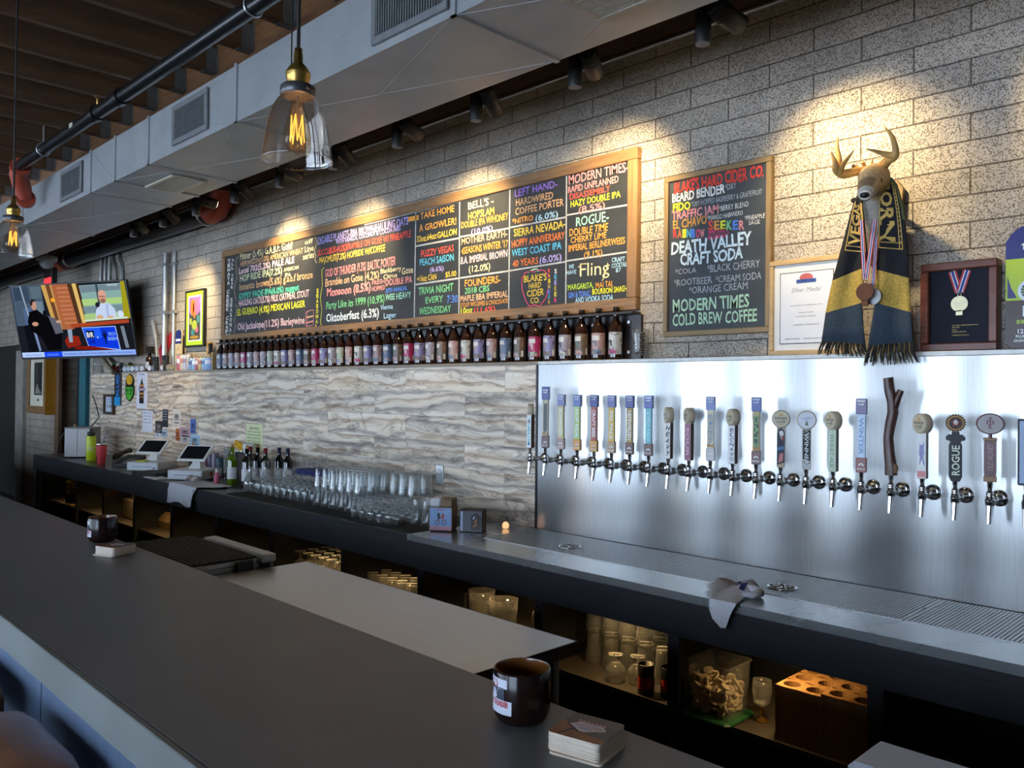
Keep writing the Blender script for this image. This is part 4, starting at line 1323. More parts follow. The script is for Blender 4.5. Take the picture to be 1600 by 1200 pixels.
se(0.375, 0.51, 0.025, 0.02, (0.78, 0.60, 0.52))
se(0.265, 0.385, 0.016, 0.04, (0.05, 0.05, 0.08))
sp([(0.40, 0.78), (0.44, 0.70), (0.53, 0.72), (0.54, 0.84), (0.42, 0.88)], (0.55, 0.14, 0.08))
sp([(0.44, 0.62), (0.48, 0.62), (0.47, 0.80), (0.44, 0.80)], (0.55, 0.62, 0.72))
sp([(0.48, 0.86), (0.62, 0.86), (0.86, 0.93), (0.48, 0.90)], (0.48, 0.10, 0.06))
sq(0.0, 0.925, 1.0, 0.995, (0.55, 0.68, 0.96))
sq(0.0, 0.925, 0.2, 0.995, (0.70, 0.80, 0.98))
sq(0.2, 0.925, 0.36, 0.995, (0.10, 0.28, 0.92))
stx('THE RICH EISEN SHOW', 0.03, 0.975, 0.18, 0.022, (0.12, 0.2, 0.5))
stx('HEADLINES', 0.225, 0.978, 0.325, 0.026, (0.5, 0.65, 1.0))
stx('RICK MANNING: EVERY ASTRO PLAYER DESERVES "A BEATING" FOR SIGN-STEALING', 0.375, 0.975, 0.985, 0.026, (0.10, 0.14, 0.36))
stx('SPORTSNET', 0.84, 0.055, 0.93, 0.022, (0.92, 0.95, 1.0))
part('screen', scr, TVM, tv, True, label='lit screen with a guest in a dark suit and a host in a white shirt')

# ------------------------------------------------------------------ camera dome and exit sign
c = at(73, 408, 2.8)
dm = thing('security_camera', 'white dome security camera above the television', 'security camera', c)
part('mount', MB().lathe([(0.10, 0.0), (0.11, 0.01), (0.11, 0.05), (0.09, 0.06)], 20).tube([(0, 0, 0.06), (0, 0, 0.6)], 0.015, 8), WHITE, dm)
part('dome', MB().lathe([(0.0, -0.09), (0.035, -0.085), (0.07, -0.055), (0.085, -0.01), (0.085, 0.0)], 20), M('smoked_dome', (0.55, 0.56, 0.56), 0.2), dm)
part('lens', MB().lathe([(0.0, -0.105), (0.02, -0.10), (0.028, -0.088)], 12, (-0.02, -0.02, 0)), BLACK, dm)
c = at(79, 436, 2.95)
ex = thing('exit_sign', 'small black exit sign with red glow just above the television', 'exit sign', c)
part('housing', MB().box((-0.16, -0.03, -0.10), (0.16, 0.03, 0.12), bev=0.006).tube([(0, 0, 0.12), (0, 0, 0.7)], 0.012, 8), BLACK, ex)
part('lit_face', MB().box((-0.13, -0.034, -0.09), (0.13, -0.031, 0.01)), glow('red_glow', (1.0, 0.03, 0.04), 0.2), ex)

# ------------------------------------------------------------------ certificate, medal box, tin sign on the ledge
MAPLE = wood('pale_maple', (0.46, 0.28, 0.11), (0.62, 0.42, 0.20), (2, 20, 20), 0.45)
YC = 3.315
x0, x1 = at(1193, 553, YC).x, at(1193, 553, YC).x + 0.335
z0, z1 = ZL + 0.001, at(1203, 409, YC).z
x0, x1 = x0 + 0.022, x1 + 0.022
ce = thing('framed_certificate', 'certificate in a pale wood frame standing on the ledge left of the deer', 'framed certificate', ((x0 + x1) / 2, YC, z0))
frame_around(ce, x0, x1, z0, z1, YC, YB - 0.006, 0.022, MAPLE, MAPLE, 0.003)
part('mount', MB().box((x0 + 0.02, YC + 0.010, z0 + 0.02), (x1 - 0.02, YB - 0.01, z1 - 0.02)), M('white_mount', (0.74, 0.73, 0.72), 0.7, var=0.02), ce, True)
W_, H_ = x1 - x0, z1 - z0
pa = MB()
a, b = P(0.145, 0.12), P(0.855, 0.865)
pa.box((a[0], YC + 0.009, a[1]), (b[0], YC + 0.0098, b[1]), 1)
a, b = P(0.155, 0.128), P(0.845, 0.857)
pa.box((a[0], YC + 0.008, a[1]), (b[0], YC + 0.0089, b[1]), 0)
yt = YC + 0.0075


def ctext(s, u, v, h, width=None, mat=1, bold=0.0, shear=0.0):
    q = P(u, v)
    pa.text(s, (q[0], yt, q[1]), (1, 0, 0), (0, 0, 1), width * W_ if width else None, h * H_, mat, bold, center=True, shear=shear)


ctext('Silver Medal', 0.5, 0.655, 0.045, 0.40, 2, 0.0, 0.35)
for v, wd in ((0.51, 0.42), (0.435, 0.20), (0.395, 0.26), (0.31, 0.34)):
    ctext('AWARDED BY THE BREWING FESTIVAL'[:int(10 + wd * 45)], 0.5, v, 0.012, wd, 1)
ctext('BREWERS   ASSOCIATION', 0.5, 0.165, 0.014, 0.55, 1)
a, b = P(0.37, 0.745), P(0.63, 0.785)
pa.box((a[0], yt, a[1]), (b[0], yt + 0.0004, b[1]), 3)
pa.add([(P(0.5 + 0.09 * math.cos(t), 0.80 + 0.045 * math.sin(t))[0], yt + 0.0002, P(0.5 + 0.09 * math.cos(t), 0.80 + 0.045 * math.sin(t))[1]) for t in [2 * PI * i / 16 for i in range(16)]], [tuple(range(16))], 4)
ctext('GREAT BREWS', 0.5, 0.758, 0.022, 0.22, 0)
part('certificate_paper', pa, [M('certificate_white', (0.76, 0.76, 0.80), 0.6, var=0.02), M('ink_black', (0.03, 0.03, 0.035), 0.6), M('ink_grey', (0.25, 0.25, 0.3), 0.6), M('ribbon_blue', (0.04, 0.09, 0.35), 0.5), M('emblem_red', (0.5, 0.10, 0.10), 0.5)], ce, True)

MAHOG = wood('mahogany', (0.10, 0.022, 0.012), (0.24, 0.065, 0.032), (2, 20, 20), 0.3)
YM = 3.285
x0, x1 = at(1437, 546, YM).x, at(1558, 543, YM).x
z0, z1 = ZL + 0.001, (at(1442, 413, YM).z + at(1560, 402, YM).z) / 2
mbx = thing('medal_shadow_box', 'mahogany shadow box with a ribboned medal standing right of the deer', 'shadow box', ((x0 + x1) / 2, YM, z0))
frame_around(mbx, x0, x1, z0, z1, YM, YB - 0.008, 0.030, MAHOG, MAHOG, 0.004)
NAVY = M('navy_velvet', (0.006, 0.008, 0.02), 0.8, var=0.2, scale=60)
part('backing', MB().box((x0 + 0.028, YM + 0.028, z0 + 0.028), (x1 - 0.028, YB - 0.01, z1 - 0.028)), NAVY, mbx, True)
W_, H_ = x1 - x0, z1 - z0
RW, RB, RR = M('ribbon_white', (0.75, 0.75, 0.78), 0.7), M('ribbon_navy', (0.03, 0.06, 0.30), 0.7), M('ribbon_red', (0.55, 0.05, 0.06), 0.7)


def ribbon(mb, a, b, y, wd):
    """Five striped ribbon from a to b (x, z pairs), hanging flat at y."""
    d = Vector((b[0] - a[0], 0, b[1] - a[1]))
    n = d.cross(Vector((0, 1, 0))).normalized()
    if n.x < 0:
        n = -n
    st = [(-0.5, -0.28, 2), (-0.28, -0.14, 0), (-0.14, 0.14, 1), (0.14, 0.28, 0), (0.28, 0.5, 2)]
    y1 = y if isinstance(y, tuple) else (y, y)
    for s0, s1, m in st:
        p = [Vector((a[0], y1[0], a[1])) + n * wd * s0, Vector((a[0], y1[0], a[1])) + n * wd * s1, Vector((b[0], y1[1], b[1])) + n * wd * s1, Vector((b[0], y1[1], b[1])) + n * wd * s0]
        q = [v + Vector((0, 0.0012, 0)) for v in p]
        mb.add(p + q, [(0, 1, 2, 3), (7, 6, 5, 4), (0, 4, 5, 1), (1, 5, 6, 2), (2, 6, 7, 3), (3, 7, 4, 0)], m)


def medal(mb, c, r, y, th=0.004, n=24):
    mb.add([(c[0] + r * math.cos(2 * PI * i / n), y, c[1] + r * math.sin(2 * PI * i / n)) for i in range(n)] + [(c[0] + r * math.cos(2 * PI * i / n), y + th, c[1] + r * math.sin(2 * PI * i / n)) for i in range(n)],
           [tuple(range(n)), tuple(range(2 * n - 1, n - 1, -1))] + [((i + 1) % n, i, n + i, n + (i + 1) % n) for i in range(n)])
    for rr, yy in ((0.86, 0.0012), (0.5, 0.0018)):
        mb.add([(c[0] + r * rr * math.cos(2 * PI * i / n), y - yy, c[1] + r * rr * math.sin(2 * PI * i / n)) for i in range(n)] + [(c[0] + r * (rr - 0.12) * math.cos(2 * PI * i / n), y - yy, c[1] + r * (rr - 0.12) * math.sin(2 * PI * i / n)) for i in range(n)],
               [(i, (i + 1) % n, n + (i + 1) % n, n + i) for i in range(n)])
    mb.tube([(c[0] + 0.006 * math.cos(t), y + 0.002, c[1] + r + 0.005 + 0.006 * math.sin(t)) for t in [2 * PI * i / 10 for i in range(11)]], 0.0014, 6)


rb = MB()
ribbon(rb, P(0.40, 0.90), P(0.49, 0.66), YM + 0.024, 0.028)
ribbon(rb, P(0.60, 0.90), P(0.51, 0.66), YM + 0.021, 0.028)
part('ribbon', rb, [RW, RB, RR], mbx, True)
me_ = MB()
medal(me_, P(0.5, 0.53), 0.029, YM + 0.020)
me_.box((P(0.5, 0.4)[0] - 0.012, YM + 0.02, P(0.5, 0.4)[1]), (P(0.5, 0.4)[0] + 0.012, YM + 0.023, P(0.5, 0.46)[1]), bev=0.001)
part('medal', me_, M('silver_gold', (0.52, 0.46, 0.30), 0.35, 0.85), mbx, True)
tx = MB()
for v, wd, s in ((0.285, 0.34, '2016 GREAT AMERICAN BEER FESTIVAL'), (0.262, 0.10, 'DENVER'), (0.235, 0.06, 'GOLD'), (0.212, 0.18, 'BONANZA BROWN'), (0.175, 0.22, 'AMERICAN-STYLE ALE')):
    q = P(0.5, v)
    tx.text(s, (q[0], YM + 0.0275, q[1]), (1, 0, 0), (0, 0, 1), wd * W_, 0.011 * H_, 0, center=False)
off_ = [(p[0] - 0.10 * W_, p[1], p[2]) for p in tx.v]
tx.v = off_
part('caption', tx, M('gold_ink', (0.45, 0.33, 0.12), 0.4, 0.5), mbx, True)

# beer can shaped tin sign, cut by the right edge of the photo
YS = 3.31
xa = at(1571, 500, YS).x
z0 = ZL + 0.002
z1 = z0 + 0.435
sw_ = 0.30
tin = thing('tin_sign', 'flat can shaped tin sign with bicycle standing right of the medal box', 'sign', (xa + sw_ / 2, YS, z0))
NAVP, LIME, BRN, TWH = M('sign_navy', S(0.12, 0.14, 0.45), 0.3, var=0.02), M('sign_lime', S(0.72, 0.82, 0.16), 0.3, var=0.02), M('sign_brown', S(0.24, 0.13, 0.11), 0.3, var=0.02), M('sign_white', S(0.92, 0.94, 0.94), 0.3, var=0.02)
GRN = M('sign_green', S(0.45, 0.62, 0.15), 0.3, var=0.02)


def tinrow(u0, u1, v0, v1):
    return [(xa + u0 * sw_, z0 + v0 * (z1 - z0)), (xa + u1 * sw_, z0 + v0 * (z1 - z0)), (xa + u1 * sw_, z0 + v1 * (z1 - z0)), (xa + u0 * sw_, z0 + v1 * (z1 - z0))]


body = MB()
rows = [(0.0, 0.10, 0.90), (0.03, 0.03, 0.97), (0.07, 0.0, 1.0), (0.40, 0.0, 1.0), (0.74, 0.0, 1.0), (0.88, 0.0, 1.0), (0.95, 0.06, 0.94), (1.0, 0.16, 0.84)]
for (va, la, ra), (vb, lb, rb_) in zip(rows[:-1], rows[1:]):
    m = 2 if vb <= 0.41 else 1 if vb <= 0.75 else 0
    p = [(xa + la * sw_, z0 + va * (z1 - z0)), (xa + ra * sw_, z0 + va * (z1 - z0)), (xa + rb_ * sw_, z0 + vb * (z1 - z0)), (xa + lb * sw_, z0 + vb * (z1 - z0))]
    body.prism(p, (0, YS, 0), (1, 0, 0), (0, 0, 1), (0, 0.006, 0), m)
part('panel', body, [NAVP, LIME, BRN], tin, True)
pr = MB()
T3 = lambda u, v: (xa + u * sw_, YS - 0.0008, z0 + v * (z1 - z0))
pr.text('tenaya', T3(0.16, 0.80), (1, 0, 0), (0, 0, 1), 0.66 * sw_, 0.075 * (z1 - z0), 0, 0.012)
pr.text('HOP RIDE', T3(0.18, 0.27), (1, 0, 0), (0, 0, 1), 0.66 * sw_, 0.085 * (z1 - z0), 0, 0.035)
pr.text('INDIA PALE ALE', T3(0.24, 0.205), (1, 0, 0), (0, 0, 1), 0.56 * sw_, 0.045 * (z1 - z0), 1, 0.03)
pr.text('12', T3(0.13, 0.13), (1, 0, 0), (0, 0, 1), None, 0.036 * (z1 - z0), 0, 0.02)
pr.text('FLUID', T3(0.11, 0.095), (1, 0, 0), (0, 0, 1), None, 0.022 * (z1 - z0), 0, 0.02)
pr.text('OUNCES', T3(0.09, 0.06), (1, 0, 0), (0, 0, 1), None, 0.022 * (z1 - z0), 0, 0.02)
pr.text('»»', T3(0.11, 0.21), (1, 0, 0), (0, 0, 1), None, 0.03 * (z1 - z0), 1, 0.02)
for cu, cr, mt, yo in ((0.26, 0.135, 0, 0), (0.26, 0.10, 3, 0.0002), (0.26, 0.04, 2, 0.0004), (0.76, 0.135, 0, 0), (0.76, 0.10, 3, 0.0002), (0.76, 0.04, 2, 0.0004)):
    c0 = T3(cu, 0.475)
    pr.add([(c0[0] + cr * sw_ * math.cos(2 * PI * i / 24), c0[1] - yo, c0[2] + cr * sw_ * math.sin(2 * PI * i / 24)) for i in range(24)], [tuple(range(24))], mt)
for cu in (0.26, 0.76):
    c0 = T3(cu, 0.475)
    for k in range(8):
        t = PI * k / 8
        pr.stroke([(c0[0] + 0.10 * sw_ * math.cos(t), c0[1] - 0.0006, c0[2] + 0.10 * sw_ * math.sin(t)), (c0[0] - 0.10 * sw_ * math.cos(t), c0[1] - 0.0006, c0[2] - 0.10 * sw_ * math.sin(t))], 0.003, (0, 1, 0), 1)
fy = -0.0008


def bl(pts, m=0, wd=0.007):
    pr.stroke([(T3(u, v)[0], T3(u, v)[1] + fy, T3(u, v)[2]) for u, v in pts], wd, (0, 1, 0), m)


bl([(0.26, 0.475), (0.36, 0.63), (0.60, 0.62), (0.50, 0.47), (0.38, 0.60)])
bl([(0.60, 0.62), (0.76, 0.475), (0.50, 0.47)])
bl([(0.36, 0.63), (0.33, 0.68), (0.28, 0.67)], 2, 0.009)
bl([(0.60, 0.62), (0.62, 0.67)], 0)
bl([(0.56, 0.675), (0.68, 0.675)], 2, 0.010)
pr.add([T3(0.02, 0.60), T3(0.02, 0.42), T3(0.12, 0.42), T3(0.06, 0.5)], [(0, 1, 2, 3)], 3)
part('print', pr, [TWH, LIME, M('sign_black', (0.01, 0.01, 0.015), 0.3), NAVP, GRN], tin, True)

# ------------------------------------------------------------------ wooden bottle rack and the row of bottles
YBT = 3.288
xr0, xr1 = at(340, 545, 3.255).x - 0.02, at(988, 490, 3.255).x
rack = thing('bottle_rack', 'long bottle rack shelf with a dark back below the chalkboard', 'rack', ((xr0 + xr1) / 2, 3.3, ZL))
zr = 2.072
BX0, BX1, NB = at(345, 570, YBT).x, at(962, 555, YBT).x, 40
ns = MB().box((xr0, 3.252, zr), (xr1, 3.270, zr + 0.010)).box((xr0, 3.306, zr), (xr1, 3.3255, zr + 0.010))
ex_ = [xr0] + [BX0 + (BX1 - BX0) * i / (NB - 1) + s_ * 0.018 for i in range(NB) for s_ in (-1, 1)] + [xr1]
for i in range(0, len(ex_), 2):
    ns.box((ex_[i], 3.270, zr), (ex_[i + 1], 3.306, zr + 0.010))
part('neck_shelf', ns, M('dark_bronze_shelf', (0.055, 0.045, 0.04), 0.5, 0.2), rack, True)
part('backboard', MB().box((xr0, 3.327, ZL + 0.001), (xr1, 3.345, zr)), M('aubergine_board', (0.020, 0.012, 0.012), 0.3, var=0.1), rack, True)
for px, z in ((983, 2.035), (983, 1.885), (927, 2.03), (830, 2.02), (745, 2.02), (640, 2.02)):
    x = at(px, 505, 3.325).x
    part('bolt', MB().tube([(x, 3.327, z), (x, 3.319, z)], 0.009, 12), STEELP, rack, True)
AMBER = M('amber_bottle_glass', (0.030, 0.010, 0.004), 0.08, var=0.2, spec=0.8, coat=0.4)
CAPM = M('black_bottle_cap', (0.015, 0.014, 0.013), 0.35, 0.4)


def label_mat(name, base, c2, c3):
    m, nt, b = _nt(name)
    tc = N(nt, 'ShaderNodeTexCoord')
    vo = N(nt, 'ShaderNodeTexVoronoi', i_Scale=24.0)
    nt.links.new(tc.outputs['Object'], vo.inputs['Vector'])
    no = N(nt, 'ShaderNodeTexNoise', i_Scale=28.0, i_Detail=3.0, i_Distortion=1.0)
    nt.links.new(tc.outputs['Object'], no.inputs['Vector'])
    r = ramp(nt, [(0.0, c2), (0.44, base), (0.56, base), (0.60, c3)], no.outputs['Fac'], 'CONSTANT')
    nt.links.new(r.outputs[0], b.inputs['Base Color'])
    b.inputs['Roughness'].default_value = 0.35
    return m


PAPERW = M('label_paper', (0.66, 0.63, 0.60), 0.5, var=0.05)
LABS = [('pink and grey', S(0.80, 0.66, 0.64), S(0.42, 0.46, 0.52), S(0.70, 0.40, 0.40)), ('white and black', S(0.84, 0.83, 0.80), S(0.14, 0.14, 0.15), S(0.45, 0.45, 0.45)), ('violet and tan', S(0.60, 0.58, 0.78), S(0.80, 0.66, 0.50), S(0.28, 0.26, 0.38)),
        ('slate blue', S(0.42, 0.50, 0.64), S(0.70, 0.62, 0.56), S(0.20, 0.24, 0.34)), ('magenta', S(0.78, 0.22, 0.46), S(0.92, 0.78, 0.80), S(0.45, 0.10, 0.28)), ('brown and green', S(0.50, 0.42, 0.36), S(0.36, 0.52, 0.45), S(0.72, 0.50, 0.36)),
        ('grey lilac', S(0.68, 0.64, 0.70), S(0.34, 0.32, 0.38), S(0.82, 0.78, 0.78)), ('pale green', S(0.72, 0.78, 0.70), S(0.30, 0.36, 0.36), S(0.80, 0.60, 0.52))]
LABS = [(n, *[tuple(0.72 * v for v in c) for c in cs]) for n, *cs in LABS]
LABM = [label_mat('beer_label_%d' % i, *l[1:]) for i, l in enumerate(LABS)]
bprof = [(0.030, 0.0), (0.0345, 0.004), (0.0355, 0.012), (0.0355, 0.150), (0.034, 0.165), (0.027, 0.182), (0.019, 0.198), (0.0155, 0.215), (0.0140, 0.250), (0.0155, 0.2505), (0.0155, 0.258), (0.0135, 0.260)]
bglass = MB().lathe(bprof, 20).mesh('glass', AMBER)
bcap = MB().lathe([(0.0165, 0.254), (0.0165, 0.262), (0.0145, 0.2665), (0.0, 0.267)], 16).mesh('cap', CAPM)
LA0, LA1 = -2.75, 0.25
labm = [MB().lathe([(0.0361, 0.026), (0.0361, 0.138)], 18, a0=LA0, a1=LA1).lathe([(0.0364, 0.100), (0.0364, 0.125)], 10, a0=-2.3, a1=-1.0, mat=1)
        .lathe([(0.0365, 0.030), (0.0365, 0.062)], 4, a0=-0.25, a1=0.12, mat=1).lathe([(0.0363, 0.030), (0.0363, 0.052)], 10, a0=-2.5, a1=-0.7, mat=2).mesh('label', [LABM[i], PAPERW, LABM[(i + 3) % 8]]) for i in range(8)]
order = [3, 0, 6, 0, 4, 6, 0, 6, 7, 1, 2, 0, 3, 5, 4, 2, 6, 7, 0, 1, 2, 0, 3, 5, 4, 2, 6, 5, 0, 1, 2, 0, 3, 5, 4, 2, 6, 5, 0, 1]
for i in range(NB):
    x = BX0 + (BX1 - BX0) * i / (NB - 1)
    k = order[i]
    r = thing('beer_bottle', 'brown beer bottle with %s label, %s from the right end of the row' % (LABS[k][0], nth(NB - i)), 'bottle', (x, YBT, ZL + 0.001), random.uniform(-0.5, 0.35), 'beer bottles below the chalkboard')
    for nm, me in (('glass', bglass), ('cap', bcap), ('label', labm[k])):
        o = bpy.data.objects.new(nm, me)
        COL.objects.link(o)
        o.parent = r

# ================================================================== back counter, drip tray, taps
XC0, XC1 = -10.1, XR - 0.1
cnt = thing('back_counter', 'long black wood grain back counter with open cubbies below', 'counter', (-4, 2.9, 0))
part('countertop', MB().box((XC0, YCF + 0.02, 0.895), (XC1, YT - 0.004, ZCT), bev=0.002), M('black_countertop', (0.020, 0.021, 0.023), 0.30, var=0.2), cnt, True)
part('fascia', MB().box((XC0, YCF, 0.765), (XC1, YCF + 0.02, ZCT), bev=0.002).box((XC0 - 0.02, YCF, 0.765), (XC0, YT - 0.004, ZCT), bev=0.002), LAMBLK, cnt, True)
POSTS = [-10.06, -9.92, -8.72, -7.95, -7.20, -6.42, -5.64, -4.84, -4.01, -3.30, -2.468, -1.767, -1.015, -0.26, 0.50, 1.26, 2.02]
for x in POSTS:
    part('upright', MB().box((x - 0.025, YCF + 0.015, 0.06), (x + 0.025, 3.2, 0.764)), LAMBLK, cnt, True)
part('shelf', MB().box((XC0, YCF + 0.04, 0.455), (XC1, 3.18, 0.478)), M('dark_shelf_board', (0.030, 0.026, 0.022), 0.5), cnt, True)
part('back_panel', MB().box((XC0, 3.2, 0.06), (XC1, 3.22, 0.894)), BLACKM, cnt, True)
part('plinth', MB().box((XC0, YCF + 0.06, 0.0), (XC1, 3.2, 0.06)), BLACKM, cnt, True)

# stainless drip tray let into the counter
XT0, XT1 = -3.39, XR - 0.12
XG0, YG0, YG1 = -3.05, 2.83, 3.225
tray = thing('drip_tray', 'long stainless drip tray with perforated grates below the beer taps', 'drip tray', (-1.5, 2.9, ZCT))
top = MB().box((XT0, YCF - 0.002, ZCT + 0.0005), (XT1, YG0, ZCT + 0.004)).box((XT0, YG0, ZCT + 0.0005), (XG0, YT - 0.004, ZCT + 0.004)).box((XG0, YG1, ZCT + 0.0005), (XT1, YT - 0.004, ZCT + 0.004))
o = part('rim_sheet', top, STEELH, tray, True)
uv_box(o, (0, 1))
o = part('front_lip', MB().box((XT0, YCF - 0.005, 0.902), (XT1, YCF - 0.0022, ZCT + 0.004), bev=0.001), STEELH, tray, True)
uv_box(o, (0, 2))
part('trough', MB().box((XG0, YG0, ZCT + 0.0005), (XT1, YG1, ZCT + 0.0012)), M('wet_trough', (0.05, 0.05, 0.055), 0.25, 0.6), tray, True)
GRATE = M('grate_steel', (0.50, 0.51, 0.52), 0.32, 0.9, var=0.05)
gx = [XG0, -2.02, -1.005, 0.01, 1.02, 2.03, XT1]
for a, b in zip(gx[:-1], gx[1:]):
    g = MB()
    z0, z1 = ZCT + 0.003, ZCT + 0.0062
    for q in ((a + 0.002, YG0 + 0.002, a + 0.012, YG1 - 0.002), (b - 0.012, YG0 + 0.002, b - 0.002, YG1 - 0.002), (a + 0.012, YG0 + 0.002, b - 0.012, YG0 + 0.010), (a + 0.012, YG1 - 0.010, b - 0.012, YG1 - 0.002)):
        g.box((q[0], q[1], z0), (q[2], q[3], z1))
    n = int((b - a - 0.024) / 0.0125)
    for i in range(1, n):
        x = a + 0.012 + (b - a - 0.024) * i / n
        g.box((x - 0.0028, YG0 + 0.01, z0), (x + 0.0028, YG1 - 0.01, z1))
    for i in range(1, 24):
        y = YG0 + 0.01 + (YG1 - YG0 - 0.02) * i / 24
        g.box((a + 0.012, y - 0.0022, z0), (b - 0.012, y + 0.0022, z1 - 0.0004))
    g.lathe([(0.007, z1 - ZCT), (0.007, z1 - ZCT + 0.003), (0.003, z1 - ZCT + 0.004)], 10, (b - 0.007, (YG0 + YG1) / 2 + 0.02, ZCT))
    part('grate', g, GRATE, tray, True)
for px, py in ((890, 854), (1222, 917)):
    c = at(px, py, Z=ZCT + 0.008)
    rz = MB().lathe([(0.056, 0.0), (0.058, 0.003), (0.052, 0.005), (0.046, 0.003)], 28, cap0=False, cap1=False)
    for k in range(8):
        t = 2 * PI * k / 8
        rz.tube([(0.010 * math.cos(t), 0.010 * math.sin(t), 0.005), (0.03 * math.cos(t + 0.15), 0.03 * math.sin(t + 0.15), 0.004), (0.048 * math.cos(t), 0.048 * math.sin(t), 0.0035)], 0.0028, 6)
    rz.tube([(0.03 * math.cos(t), 0.03 * math.sin(t), 0.004) for t in [2 * PI * i / 24 for i in range(25)]], 0.002, 6)
    rz.lathe([(0.011, 0.0), (0.011, 0.010), (0.006, 0.014), (0.0, 0.015)], 14)
    r = solo('glass_rinser', rz, CHROME, 'round steel glass rinser in the drip tray, %s' % ('nearer the glasses' if px < 1000 else 'right of the towel'), 'glass rinser', local=True, loc=(c.x, c.y, ZCT + 0.0065))

# towel over the tray edge
tw = thing('bar_towel', 'white towel with blue stripe hanging over the drip tray edge', 'towel', at(1145, 940, Z=ZCT + 0.006))
rows = []
left = [(1106, 917), (1098, 926), (1112, 932), (1112, 950), (1119, 966), (1131, 985)]
right = [(1188, 922), (1180, 938), (1160, 944), (1150, 950), (1144, 962), (1134, 986)]
YH = YCF - 0.012


def towel_row(a, b, n, fy, z, amp, ph):
    r = []
    for j in range(n):
        t = j / (n - 1)
        px, py = a[0] + (b[0] - a[0]) * t, a[1] + (b[1] - a[1]) * t
        if z is not None:
            p = at(px, py, Z=z)
            p.z = z + amp * (0.5 + 0.5 * math.sin(7.0 * t + ph)) * (1 if 0 < j < n - 1 else 0.3)
        else:
            p = at(px, py, Y=YH)
            p.y = YH - 0.006 - amp * (0.5 + 0.5 * math.sin(6.0 * t + ph))
        r.append(p)
    return r


zt = ZCT + 0.009
rows = [towel_row((1128, 910), (1168, 913), 9, 0, zt, 0.015, 0.5), towel_row((1112, 914), (1186, 921), 9, 0, zt, 0.032, 1.5), towel_row((1104, 920), (1190, 927), 9, 0, zt, 0.030, 2.6), towel_row((1108, 925), (1170, 931), 9, 0, zt, 0.016, 3.0),
        towel_row((1111, 936), (1152, 945), 9, 0, None, 0.004, 0.5), towel_row((1111, 950), (1147, 955), 9, 0, None, 0.008, 1.2), towel_row((1116, 965), (1142, 967), 9, 0, None, 0.008, 1.5), towel_row((1128, 981), (1136, 982), 9, 0, None, 0.003, 1.5)]
TOWEL = M('terry_towel', (0.80, 0.80, 0.86), 0.95, var=0.08, scale=160, bump=0.35)
part('cloth', MB().sheet(rows, 0.005, (0, -0.3, 1)), TOWEL, tw, True)
st = [[p + Vector((0, -0.0004, 0.0062)) for p in (rows[0][5], rows[1][4], rows[2][5], rows[3][6])], [p + Vector((0, -0.0004, 0.0062)) for p in (rows[0][6], rows[1][5], rows[2][6], rows[3][7])]]
part('blue_stripe', MB().sheet(st, 0.001, (0, 0, 1)), M('towel_blue', (0.05, 0.08, 0.32), 0.95), tw, True)
rl = MB()
rl.tube([at(1168, 918, Z=zt + 0.02), at(1180, 922, Z=zt + 0.016), at(1188, 926, Z=zt + 0.012), at(1176, 930, Z=zt + 0.012), at(1160, 928, Z=zt + 0.014)], [0.010, 0.018, 0.016, 0.014, 0.008], 10)
part('rolled_fold', rl, TOWEL, tw, True)

# ------------------------------------------------------------------ beer taps
ZTAP = at(1304, 760.5, 3.125).z
XTAP0 = at(828.8, 712, 3.125).x
XTAP1 = at(1546.7, 783, 3.125).x
fl = MB()
RY = Matrix.Rotation(PI / 2, 4, 'X')          # lathe axis to -Y
fl.lathe([(0.029, 0.0), (0.029, 0.005), (0.025, 0.010), (0.017, 0.012)], 24, T=RY)
fl.lathe([(0.017, 0.012), (0.017, 0.026), (0.012, 0.028), (0.0105, 0.05), (0.0105, 0.072)], 18, T=RY)
flange_mesh = fl.mesh('flange', CHROME)
fa = MB()
fa.lathe([(0.0145, 0.068), (0.0155, 0.071), (0.0155, 0.082), (0.0145, 0.085), (0.0125, 0.090), (0.0125, 0.112)], 18, T=RY)
fa.lathe([(0.010, -0.022), (0.0145, -0.014), (0.0150, 0.0), (0.0145, 0.012), (0.0105, 0.018), (0.012, 0.022), (0.012, 0.030), (0.007, 0.034), (0.0075, 0.046), (0.0055, 0.052)], 18, (0, -0.115, 0))
fa.tube([(0, -0.116, -0.012), (0, -0.121, -0.04), (0, -0.128, -0.078)], [0.0125, 0.0105, 0.0085], 14)
fa.lathe([(0.0085, 0.0), (0.009, 0.004), (0.0, 0.006)], 14, T=Matrix.Translation((0, -0.129, 0.0)) @ RY)
faucet_mesh = fa.mesh('faucet', CHROME)
fer = MB().lathe([(0.0075, 0.044), (0.0085, 0.048), (0.0095, 0.066)], 14, (0, -0.115, 0)).mesh('ferrule', CHROME)


def lab(c, rough=0.35):
    return M('tap_%02x%02x%02x' % tuple(int(255 * k) for k in c), S(*c), rough, var=0.05)


def vtext(mb, s, z0, z1, wd, mat, y, bold=0.02, down=True, x=0.0):
    """Lettering along an upright handle; down: read from top to bottom."""
    if down:
        mb.text(s, (x - wd / 2, y, z1), (0, 0, -1), (1, 0, 0), z1 - z0, wd, mat, bold)
    else:
        mb.text(s, (x + wd / 2, y, z0), (0, 0, 1), (-1, 0, 0), z1 - z0, wd, mat, bold)


def stacked(mb, s, z0, z1, wd, mat, y, bold=0.02, turn=0.35):
    n = len(s)
    h = (z1 - z0) / n
    ca, sa = math.cos(turn), math.sin(turn)
    for i, ch in enumerate(s):
        z = z1 - h * (i + 0.85)
        mb.text(ch, (-wd / 2 * ca, y, z + wd / 2 * sa), (ca, 0, -sa), (sa, 0, ca), wd, h * 0.75, mat, bold)


